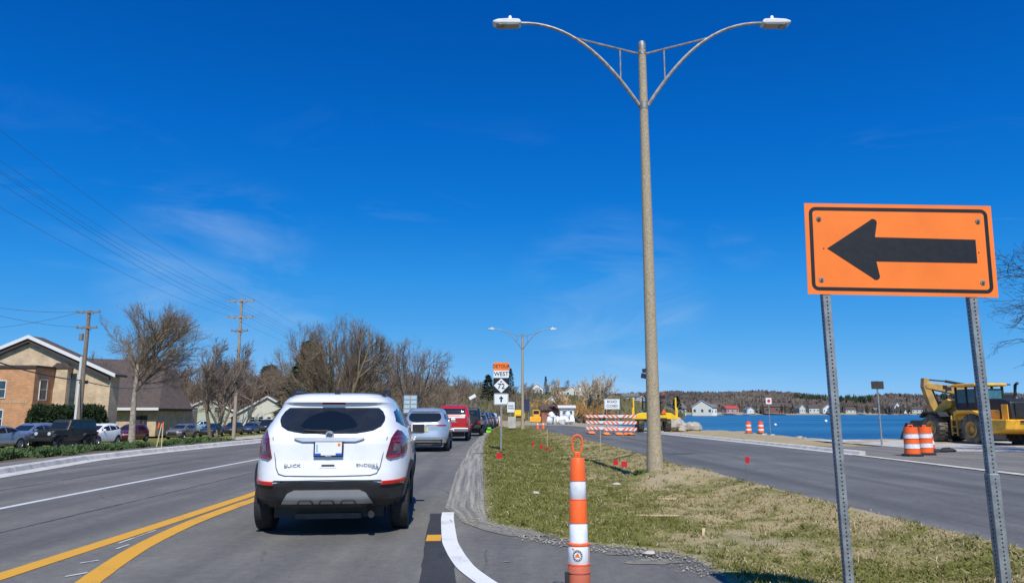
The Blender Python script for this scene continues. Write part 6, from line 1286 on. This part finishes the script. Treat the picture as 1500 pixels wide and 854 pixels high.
# rocks and bags
rk = [MB().ball((0, 0, .3), .5, 10, 0, random.Random(i), (1.2, 1, .75)).mesh('rock', True) for i in range(3)]; rr = random.Random(8)
for i in range(13):
    q = at(985 + i * 2.7 + rr.uniform(-2, 2), 622, 66 + rr.uniform(-1.5, 2.5)); o = link('boulder', rk[i % 3], M_rock); s = 1.9 if i in (0, 1) else rr.uniform(.6, 1.25); o.scale = (s, s, s); o.location = (q.x, q.y, gzf(q.x, q.y) - .05 + (.2 if i % 4 == 2 else 0)); o.rotation_euler = (0, 0, i); tag(o, 'pale grey boulder in the rock heap beside the yellow tractor', 'boulder', 'boulders heaped by the shore')
for i in range(16):
    y = 58 + i * 2.2 if i > 9 else 44 + i * 1.4; x = float(np.interp(y, [40, 50, 58, 66, 71, 78, 100], [18.5, 18.5, 19.2, 20.2, 17.6, 15.4, 14.2])) - rr.uniform(-.3, .7); o = link('shore_stone', rk[i % 3], M_rock); s = rr.uniform(.12, .3); o.scale = (s * 1.5, s, s); o.location = (x, y, gzf(x, y) - .1); o.rotation_euler = (0, 0, i); tag(o, 'small pale stone on the sandy shore edge', 'stone', 'stones on the shore edge')
bgm = [MB().box((0, 0, .75), (1.5, 1.5, 1.5)).mesh('bag') for i in range(1)]
for i, (px, z0, s) in enumerate(((804, 0, 1.0), (810, 0, 1.15), (816, 0, 1.0), (822, 0, 1.05), (828, 0, 1.1), (834, 0, 1.2), (807, 1.2, .9), (830, 1.35, .9), (836, 0, 1.0))):
    Yd = 118 + (i % 3); x = (px - 750) / FPX * Yd; mb = MB(); mb.ball((0, 0, .75), .95, 10, 0, random.Random(i), (.8, .8, .85)); o = mb.build('bulk_bag', M_bag, None, True); s *= .72; o.scale = (s, s, s * 1.1); o.location = (x, Yd, gzf(x, Yd) + z0 * .72 - .05); tag(o, 'bulging white bulk bag in the pile near the willow', 'bulk bag', 'white bulk bags piled by the willow')

# ------------------------------------------------------------------ utility poles and lines
def upole(label, x, y, H, arms, mat, r=.15, extra=None):
    t = thing('utility_pole', label, 'utility pole', (x, y, gzf(x, y)), R(-6)); MB().tube([(0, 0, -.3), (0, 0, H)], [r, r * .62], 12).build('pole', mat, t, True)
    for za, la, m_ in arms:
        a = MB().box((0, -.12, za), (la, .1, .12)).build('crossarm', m_, t)
        for k in np.linspace(-.46, .46, 4): MB().lathe([(.01, za + .06), (.035, za + .06), (.05, za + .16), (.01, za + .2)], 8, c=(la * k, -.12, 0)).build('insulator', M_galv2, a)
        for s in (-1, 1): MB().tube([(s * la * .28, -.1, za), (0, -.1, za - .45)], .02, 5).build('brace', M_galv2, a)
    return t
p2 = gp(342, 641, -.75); P2 = (p2.x, p2.y); zt2 = at(343, 437, p2.y).z; g2 = gzf(*P2)
upole('tall pale wooden utility pole with two crossarms by the forked tree', P2[0], P2[1], zt2 - g2, [(zt2 - g2 - .25, 2.5, M_pole2), (zt2 - g2 - 1.75, 2.5, M_pole2), (zt2 - g2 - 3.0, 1.6, M_pole)], M_pole2, .17)
p1 = at(117, 600, 56); P1 = (p1.x, 56.0); zt1 = at(119, 455, 56).z; g1 = gzf(*P1)
u1 = upole('weathered dark utility pole in front of the church hedge', P1[0], P1[1], zt1 - g1, [(zt1 - g1 - .15, 2.0, M_pole), (zt1 - g1 - 1.35, 1.7, M_pole)], M_pole, .2)
MB().lathe([(.02, 0), (.16, 0), (.16, .5), (.02, .55)], 12, c=(-.45, 0, zt1 - g1 - 2.3)).build('transformer', M_galv2, u1, True)
q = at(111, 610, 57.2); t = thing('flag_pole', 'slim white metal pole beside the weathered utility pole', 'pole', (q.x, 57.2, gzf(q.x, 57)), 0); zt = at(114, 522, 57.2).z; MB().tube([(0, 0, 0), (0, 0, zt + 1)], [.13, .1], 10).build('shaft', mk('white_pole', (.6, .61, .62), .5, var=.05), t, True); MB().lathe([(.02, 0), (.22, 0), (.2, .08), (.02, .1)], 10).build('base', M_conc, t)
def wire(label, a, b, sag, r=.0075, mat=None, group='power lines'):
    a, b = Vector(a), Vector(b); pts = []
    for k in range(25): u = k / 24; p = a.lerp(b, u); p.z -= sag * 4 * u * (1 - u); pts.append(p)
    o = MB().tube(pts, r, 5).build('power_line', mat or M_wire); tag(o, label, 'power line', group); return o
PN = (-19.2, 20.0)     # next pole, out of view on the left
for k, (dx, dz) in enumerate(((-1.1, -.1), (-.5, -.1), (1.1, -.1), (-1.1, -1.6), (.5, -1.6), (1.1, -1.6), )):
    wire('upper power line strung along the road to the tall pale pole', (P2[0] + dx, P2[1], zt2 + dz), (PN[0] + dx, PN[1], zt2 + .3 + dz), .75)
    wire('power line running on from the tall pale pole over the grove', (P2[0] + dx, P2[1], zt2 + dz), (-24.5 + dx, 128, 11.0 + dz), .8)
for k, (za, zb_) in enumerate(((-.1, 450), (-1.3, 456), (-.1, 494))):
    q = at(-60, zb_ - 10, 50 if k < 2 else 60); wire('thin line reaching the weathered pole from the brick building', (P1[0] - .6, P1[1], zt1 + za), q, .3, .014, group='service lines at the weathered pole')
for k in range(3):
    wire('pale line sagging from the weathered pole towards the tall pale pole', (P1[0] + .8, P1[1], zt1 - .3 - .12 * k), (P2[0], P2[1], zt2 - 4.0 - .3 * k), 1.5 + .25 * k, .016, M_wirepale, 'pale service lines')
qa = at(-40, 517, 40); cb_ = wire('thick black cable crossing in front of the brick building', qa, (P1[0], P1[1] - .3, at(118, 557, 56).z), .25, .045, group='black cables'); qb = at(240, 566, 72)
wire('thick black cable running on past the church gable', (P1[0], P1[1] - .3, at(118, 557, 56).z), qb, .4, .035, group='black cables')
q = at(127, 560, 57); o = MB().lathe([(.02, -.35), (.13, -.3), (.13, .3), (.02, .35)], 10, 'x').build('cable_splice', M_wire, None, True); o.location = (q.x, q.y - .4, q.z); tag(o, 'black splice case hanging on the thick cable', 'splice case')

# ------------------------------------------------------------------ buildings
def brickmat(name, c1, c2, mortar, sc=1.0):
    m, nt, b = nodes_of(name); lk = nt.links.new; g = nn(nt, 'ShaderNodeTexCoord'); sp = nn(nt, 'ShaderNodeSeparateXYZ'); lk(g.outputs['Object'], sp.inputs[0]); ad = nn(nt, 'ShaderNodeMath', operation='ADD'); lk(sp.outputs['X'], ad.inputs[0]); lk(sp.outputs['Y'], ad.inputs[1])
    cb = nn(nt, 'ShaderNodeCombineXYZ'); lk(ad.outputs[0], cb.inputs[0]); lk(sp.outputs['Z'], cb.inputs[1])
    br = nn(nt, 'ShaderNodeTexBrick', {'Color1': c4(c1), 'Color2': c4(c2), 'Mortar': c4(mortar), 'Scale': sc, 'Mortar Size': .012, 'Brick Width': .32, 'Row Height': .105, 'Bias': 0}); lk(cb.outputs[0], br.inputs['Vector'])
    no = nn(nt, 'ShaderNodeTexNoise', {'Scale': 1.2, 'Detail': 6}); lk(g.outputs['Object'], no.inputs['Vector']); mr = nn(nt, 'ShaderNodeMapRange', {'From Min': .3, 'From Max': .7, 'To Min': .8, 'To Max': 1.2}); lk(no.outputs['Fac'], mr.inputs[0])
    vm = nn(nt, 'ShaderNodeVectorMath', operation='SCALE'); lk(br.outputs['Color'], vm.inputs[0]); lk(mr.outputs[0], vm.inputs['Scale']); lk(vm.outputs[0], b.inputs['Base Color']); b.inputs['Roughness'].default_value = .9
    bp = nn(nt, 'ShaderNodeBump', {'Strength': .5, 'Distance': .02}); lk(br.outputs['Fac'], bp.inputs['Height']); bp.invert = True; lk(bp.outputs[0], b.inputs['Normal']); return m
M_brick = brickmat('orange_brick', (.60, .265, .105), (.47, .19, .075), (.50, .40, .28)); M_tan = brickmat('tan_brick', (.62, .46, .285), (.52, .375, .225), (.56, .47, .35))
def roofmat(name, c): return mk(name, c, .9, var=.25, scale=2.5, stretch=(1, 1, 1), bump=.4, bscale=14)
M_roofbrown = roofmat('brown_shingles', (.085, .062, .05)); M_roofgrey = roofmat('grey_shingles', (.14, .135, .13)); M_trim = mk('white_trim', (.70, .70, .69), .6, var=.04); M_soffit = mk('dark_soffit', (.06, .045, .04), .8, var=.1)
M_win = mk('window_glass', (.03, .05, .065), .08, var=.4, scale=1.2, spec=.8); M_sage = mk('sage_siding', (.42, .46, .37), .8, var=.08, scale=3, stretch=(.2, .2, 8)); M_cream = mk('cream_siding', (.58, .57, .48), .8, var=.08, scale=3, stretch=(.2, .2, 8)); M_white = mk('white_siding', (.70, .71, .70), .8, var=.06, scale=3, stretch=(.2, .2, 8))
def window(parent, x, y, z, w, h, face='y', fm=None, mull=True):
    fm = fm or M_trim; d = (.08, w, h) if face == 'x' else (w, .08, h); mb = MB(); t = .07
    def bx(cx, cz, ww, hh, th=.08):
        if face == 'x': mb.box((x, y + cx, z + cz), (th, ww, hh))
        else: mb.box((x + cx, y, z + cz), (ww, th, hh))
    bx(0, h / 2 - t / 2, w, t); bx(0, -h / 2 + t / 2, w, t); bx(-w / 2 + t / 2, 0, t, h - 2 * t); bx(w / 2 - t / 2, 0, t, h - 2 * t)
    if mull: bx(0, 0, w - 2 * t, .05, .06)
    o = mb.build('window', fm, parent); g = MB(); g.box((x, y, z), (.03, w - .1, h - .1) if face == 'x' else (w - .1, .03, h - .1)); g.build('pane', M_win, o); return o
# orange brick building
gB = -1.0; c = at(46, 600, 66); xB = c.x; zTop = at(46, 538, 66).z - gB
bb = thing('brick_building', 'two-storey orange brick building with flat brown-edged roof at the church', 'building', (xB, 66, gB), 0)
MB().box((-6, 4, zTop / 2), (12, 8, zTop)).build('wall', M_brick, bb); MB().box((-6, 4, zTop + .09), (12.3, 8.3, .2)).build('roof', M_soffit, bb)
for zc_ in (at(10, 570, 66).z - gB, at(10, 613, 66).z - gB):
    window(bb, at(6, 570, 66).x - xB - .75, -.03, zc_, 1.9, 1.6); window(bb, .03, 1.3, zc_, 1.1, 1.9, 'x')
for k in range(13): MB().box((-3.4 + .24 * k, -.012, (at(10, 588, 66).z - gB)), (.17, .03, .3)).build('relief_brick', mk('tan_relief', (.5, .33, .18), .9, var=.1), bb)
# church with the tan gable
cY = 69.5; ap = at(46, 494, cY); ev = at(172, 550, cY); hw = ev.x - ap.x; ch = thing('church', 'tan brick church with a wide white-edged gable and brown roof', 'church', (ap.x, cY, gB), 0)
za, ze = ap.z - gB, ev.z - gB
MB().prism([(-hw + .6, 0), (hw - .6, 0), (hw - .6, ze - .1), (0, za - .55), (-hw + .6, ze - .1)], 'y', 0, 1.6).build('wall', M_tan, ch)
rf = MB()
for s in (-1, 1): rf.prism([(0, za - .12), (s * hw, ze - .12), (s * hw, ze + .1), (0, za + .12)], 'y', -.40, 1.8)
ro = rf.build('roof', M_roofbrown, ch)
for s in (-1, 1): MB().prism([(0, za - .16), (s * hw * 1.004, ze - .18), (s * hw * 1.004, ze + .14), (0, za + .17)], 'y', -.52, -.40).build('fascia', M_trim, ro); MB().prism([(0, za - .5), (s * (hw - .6), ze - .42), (s * (hw - .6), ze - .18), (0, za - .18)], 'y', -.38, -.02).build('soffit', M_soffit, ro)
x0 = at(82, 560, cY).x - ap.x; x1 = at(104, 560, cY).x - ap.x; zb0 = at(90, 540, cY).z - gB
MB().box(((x0 + x1) / 2, -.35, zb0 / 2), (x1 - x0, .7, zb0)).build('bay_wall', M_tan, ch); MB().prism([(x0 - .15, zb0), (x1 + .15, zb0), ((x0 + x1) / 2 + .3, zb0 + .5), ((x0 + x1) / 2 - .3, zb0 + .5)], 'y', -.8, -.01).build('bay_roof', M_roofbrown, ch)
zs0 = at(103, 547, cY).z - gB; MB().box((x1 + .25, -.03, zs0 / 2 + .6), (.5, .08, zs0 - 1.2)).build('slit_window', M_win, ch)
MB().box((x0 - .25, -.04, zb0 / 2), (.25, .1, zb0)).build('downpipe', M_tan, ch)
# church wing with the big brown roof
wY = 84.0; e0, e1 = at(142, 598, wY), at(229, 598, wY); r0, r1 = at(108, 524, 102), at(243, 529, 102)
wg = thing('church_wing', 'low church wing under a big brown shingled roof with white eaves', 'building', (e0.x, wY, gB - .2), 0); ox, oz = e0.x, gB - .2
def Lc(v, dy=0): return (v.x - ox, v.y - wY + dy, v.z - oz)
mb = MB(); A, B, C_, D = Lc(e0), Lc(e1), Lc(r1), Lc(r0); A = (A[0] - 3, -.0, A[2]); e2 = (B[0] + .3, 0, B[2])
mb.add([A, e2, C_, D] + [(p[0], p[1] + .05, p[2] - .25) for p in (A, e2, C_, D)], [(0, 1, 2, 3), (7, 6, 5, 4), (0, 4, 5, 1), (1, 5, 6, 2), (2, 6, 7, 3), (3, 7, 4, 0)]); wr_ = mb.build('roof', M_roofbrown, wg)
MB().box(((A[0] + e2[0]) / 2, -.09, A[2] - .06), (e2[0] - A[0], .12, .3)).build('fascia', M_trim, wr_)
MB().box(((A[0] + B[0]) / 2, 6.3, A[2] / 2 - .15), (B[0] - A[0] - .6, 11, A[2] - .3)).build('wall', M_tan, wg)
hp = [e2, (e2[0], 9, A[2]), C_]; MB().add(hp + [(p[0] - .1, p[1], p[2] - .3) for p in hp], [(0, 1, 2), (5, 4, 3), (0, 3, 4, 1), (1, 4, 5, 2), (2, 5, 3, 0)]).build('hip_roof', M_roofbrown, wg)
xd = at(153, 620, wY + .7).x - ox; window(wg, xd, .70, 1.1, 1.1, 2.1, fm=M_trim); MB().box((xd + .9, .70, 1.05), (.25, .12, 2.1)).build('door_post', M_trim, wg)
for px in (207, 213): window(wg, at(px, 612, wY + .7).x - ox, .70, 1.75, .38, 1.1, fm=M_soffit, mull=False)
MB().box((at(201, 615, wY + .7).x - ox, .70, 1.3), (.7, .1, 1.8)).build('dark_door', M_soffit, wg)

def house(label, x, y, z, rz, w, d, hw_, hr, wm, rm, gable=True, wins=(), chim=False, ov=.35, name='house', cat='house'):
    t = thing(name, label, cat, (x, y, z), rz); hw2 = w / 2
    if gable:
        MB().prism([(-hw2, 0), (hw2, 0), (hw2, hw_), (0, hw_ + hr), (-hw2, hw_)], 'y', 0, d).build('wall', wm, t); rf = MB(); sl = hr / hw2
        for s in (-1, 1): rf.prism([(0, hw_ + hr + .04), (s * (hw2 + ov), hw_ - ov * sl + .04), (s * (hw2 + ov), hw_ - ov * sl + .26), (0, hw_ + hr + .26)], 'y', -ov + .12, d + ov)
        ro = rf.build('roof', rm, t); 
        for s in (-1, 1): MB().prism([(0, hw_ + hr), (s * (hw2 + ov * 1.05), hw_ - ov * sl), (s * (hw2 + ov * 1.05), hw_ - ov * sl + .28), (0, hw_ + hr + .29)], 'y', -ov, -ov + .115).build('bargeboard', M_trim, ro)
    else:
        MB().box((0, d / 2, hw_ / 2), (w, d, hw_)).build('wall', wm, t); rf = MB().prism([(-ov, hw_ - .05), (d / 2, hw_ + hr), (d + ov, hw_ - .05), (d + ov, hw_ + .12), (d / 2, hw_ + hr + .2), (-ov, hw_ + .12)], 'x', -hw2 - ov, hw2 + ov); ro = rf.build('roof', rm, t)
        for s in (-1, 1): MB().prism([(.05, hw_ - .04), (d / 2, hw_ + hr - .02), (d - .05, hw_ - .04)], 'x', s * (hw2 - .15), s * hw2 * .999).build('gable_wall', wm, t)
    if chim: MB().box((w * .2, d * .45, hw_ + hr), (.7, .7, hr * .9)).build('chimney', mk('chimney_brick', (.3, .14, .09), .9, var=.2), ro)
    for wx, wz, ww, wh in wins: window(t, wx, -.03, wz, ww, wh, mull=ww > .5 and w < 14)
    return t
# light houses across the frontage road
q = at(303, 622, 128); house('sage green house with a broad low gable behind the forked tree', q.x, 128, -1.3, R(8), 10.5, 10, 2.5, 2.6, M_sage, M_roofbrown, True, [(-2.2, 3.2, 1.3, 1.0), (1.6, 3.3, 1.1, 1.0), (-3, 1.2, 1.0, 1.1)])
q = at(272, 622, 135); house('sage green house wing with a brown roof beside the broad gable', q.x, 135, -1.3, R(8), 9, 9, 2.3, 2.2, M_sage, M_roofbrown, True, [(-1, 1.5, 1.2, 1.1), (1.3, 2.6, .9, .9)])
q = at(390, 622, 124); house('cream white house with a steep gable by the end of the parked row', q.x, 124, -1.3, R(10), 9.4, 9, 2.6, 2.7, M_cream, M_roofgrey, True, [(-2.2, 1.7, .7, .9), (-.9, 1.7, .8, .9), (.4, 1.7, .7, .9), (2.6, 3.2, .6, .9)], True)
q = at(352, 622, 126); house('tiny dark porch house between the sage and the cream houses', q.x, 126, -1.3, 0, 3.2, 4, 2.0, .9, M_soffit, M_roofgrey, True, [(0, 1.0, 1.0, 1.2)])
q = at(436, 618, 118); house('small rust red shed beside the cream white house', q.x, 118, -1.3, 0, 5, 4, 2.4, .8, mk('rust_siding', (.25, .09, .045), .9, var=.15), M_roofbrown, False, [(-.8, 1.3, .7, .7)])
# houses on the near hill
def hz_(px, Yd): 
    i = int(np.argmin(np.abs((HV[:, 10, 0] / HV[:, 10, 1]) - (px - 750) / FPX))); return float(np.interp(Yd, HV[i, :22, 1], HV[i, :22, 2]))
HH = [(786, 405, 8, 4, 3, True, M_white, M_roofgrey, 'white gabled house alone on the hill crest'), (774, 408, 5, 3, 1.5, False, M_cream, M_roofgrey, 'small cream annex beside the white hill-crest house'), (823, 400, 12, 3, 2.2, False, M_cream, M_roofbrown, 'long cream house with brown roof on the hill by the bare trees'),
      (837, 380, 8, 3.6, 3, True, M_cream, M_roofbrown, 'cream gabled house behind the willow top'), (850, 378, 7, 4.2, 3.2, True, M_white, M_roofbrown, 'bright white gabled house behind the willow limbs'), (859, 385, 6, 4, 2, True, M_white, M_roofgrey, 'white cottage right behind the willow limbs'),
      (811, 250, 6, 3, 2.2, True, M_white, M_roofgrey, 'small white cottage low on the slope above the bags'), (922, 420, 11, 3.0, 2.2, False, mk('grey_siding', (.36, .37, .38), .8, var=.05), M_roofgrey, 'long pale grey house on the slope behind the tractor arm'), (938, 425, 6, 3.4, 2.4, True, mk('grey_siding', (.36, .37, .38), .8), M_roofgrey, 'pale grey gabled house next to the long grey house')]
for px, Yd, w, h1, h2, gb, wm, rm, lab in HH:
    z = hz_(px, Yd) + (.6 if Yd > 300 else -.2); w, h1, h2 = w * .85, h1 * .8, h2 * .8; n = 3 if w > 8 else 2
    house(lab, (px - 750) / FPX * Yd, Yd, z, R(-4), w, 8, h1, h2, wm, rm, gb, [(-w * .3 + w * .6 * k / (n - 1), h1 * .55, 1.3, 1.4) for k in range(n)])
q = at(826, 612, 122); house('white flat site cabin with open dark windows behind the bags', q.x + .6, 123, -.4, 0, 2.3, 3, 2.7, .2, M_white, M_trim, False, [(-.35, 1.9, .9, .7), (.65, 1.9, .5, .7)], name='site_cabin', cat='cabin')
q = at(813, 610, 140); house('low reddish brick block beside the site cabin', q.x, 140, -.4, 0, 5, 4, 2.4, .8, mk('red_siding', (.3, .13, .09), .9, var=.15), M_roofbrown, False, [(0, 1.4, 1, .8)])
# far lake shore
M_pier = mk('pale_stone', (.5, .46, .38), .9, var=.1)
FS = [(1025, 660, 18, 11, 7, True, M_cream, M_roofgrey, 'tall cream lakeside hall with a rounded front gable'), (994, 665, 19, 8, 6, False, M_cream, M_roofgrey, 'wide lakeside hall wing with a grey roof'), (1040, 668, 12, 9, 4, False, M_white, M_roofgrey, 'pale end block of the lakeside hall'),
      (1069, 1120, 30, 9, 5, False, mk('redroof_wall', (.45, .3, .26), .8), mk('red_roof', (.45, .05, .04), .7, var=.1), 'low lakeside building with a bright red roof'), (1095, 1130, 14, 9, 5, True, M_white, M_roofgrey, 'white gabled house past the red-roofed building'), (1133, 1130, 40, 12, 7, False, mk('brownred', (.2, .09, .07), .85, var=.15), M_roofbrown, 'large dark red-brown lodge on the far shore'), (1160, 1140, 26, 10, 8, False, M_roofbrown, M_roofbrown, 'brown roofed lakeside house next to the lodge'),
      (1170, 1125, 14, 11, 7, True, M_cream, M_roofgrey, 'cream gabled house on the far shore beach'), (1187, 1135, 24, 10, 6, False, M_cream, M_roofbrown, 'long cream house with brown roof on the far shore'), (1207, 1125, 16, 11, 8, True, M_white, M_roofgrey, 'white house with a tall gable on the far shore'), (1216, 1140, 12, 9, 6, True, M_white, M_roofgrey, 'small white gable next to the tall white one'),
      (1240, 1140, 16, 8, 5, False, M_cream, M_roofbrown, 'low cream house with a brown roof next to a white gable'), (1262, 1150, 13, 8, 5, True, M_cream, M_roofbrown, 'small cream gabled cottage between two low houses on the shore'), (1280, 1150, 14, 8, 5, False, M_roofbrown, M_roofgrey, 'small brown walled cottage on the far shore'), (1308, 1135, 18, 13, 9, True, M_white, M_roofgrey, 'largest white gabled house on the far shore'), (1320, 1140, 14, 9, 6, False, M_white, M_roofgrey, 'white house wing beside the largest white gable'), (1336, 1150, 16, 8, 5, False, M_cream, M_roofbrown, 'cream house with a brown roof ending the far shore row'), (1496, 1150, 12, 9, 5, True, M_white, M_roofgrey, 'small white house standing alone on the far shore'), (1110, 1140, 12, 7, 5, True, mk('dark_siding', (.08, .075, .07), .8), M_roofgrey, 'dark cottage before the lodge')]
for px, Yd, w, h1, h2, gb, wm, rm, lab in FS:
    Yd += rd.uniform(0, 70) if Yd > 900 else 0; w *= rd.uniform(.75, 1.3); h1 *= rd.uniform(.8, 1.15)
    n = 3; house(lab, (px - 750) / FPX * Yd, Yd, 1.2 if Yd > 900 else -.9, R(rd.uniform(-25, 25)), w * .8, 12, h1 * .74, h2 * .78, wm, rm, gb, [(-w * .3 + w * .6 * k / (n - 1), h1 * .4, w * .1, h1 * .24) for k in range(n)], ov=.8)
# far signals on a span wire
for k, px in enumerate((709, 714.5, 719.5, 738.5)):
    q = at(px, 598, 240); t = thing('traffic_signal', 'yellow traffic signal head hanging over the far junction', 'traffic signal', (q.x, 240, q.z), 0, 'signals over the far junction'); MB().box((0, 0, 0), (.55, .35, 1.0)).build('housing', M_yellow2, t, bevel=.05); MB().tube([(0, 0, .5), (0, 0, 2.2)], .04, 5).build('hanger', M_steel, t)
    for j in range(3): MB().lathe([(.01, -.22), (.12, -.22), (.12, -.17), (.01, -.17)], 10, 'y', c=(0, 0, (j - 1) * .3)).build('lens', M_steel, t)
for px, Yd, H, lab in ((699, 190, 6.5, 'thin steel mast rising over the far queue'), (718, 240, 6, 'signal mast behind the route sign post'), (757, 200, 9, 'dark wooden pole between the route sign and the far lamp'), (771, 210, 9, 'dark wooden pole beside the dark blue hoarding')):
    x = (px - 750) / FPX * Yd; t = thing('mast', lab, 'pole', (x, Yd, -.7), 0); MB().tube([(0, 0, 0), (0, 0, H)], [.14, .09], 8).build('shaft', M_galv2 if 'steel' in lab or 'signal' in lab else M_pole, t, True); MB().box((0, 0, H - .5), (1.2, .1, .12)).build('crossarm', M_galv2, t)
q = at(770, 590, 150); t = thing('notice_board', 'dark blue hoarding panel on posts behind the far lamp', 'board', (q.x, 150, -.6), 0); MB().box((0, 0, 3.6), (1.6, .12, 2.4)).build('panel', mk('hoarding_blue', (.02, .03, .08), .6, var=.3), t)
for s in (-1, 1): MB().box((s * .6, .1, 1.6), (.12, .1, 3.2)).build('post', M_galv2, t)
# buoys on the lake
for px, py, lab in ((1210, 618, 'white mooring buoy far out on the lake'), (1136, 624, 'small white buoy off the beach')):
    q = gp(px, py, WATER_Z); o = MB().ball((0, 0, .25), .45 if px > 1200 else .28, 10).build('buoy', M_swhite, None, True); o.location = (q.x, q.y, WATER_Z); tag(o, lab, 'buoy')
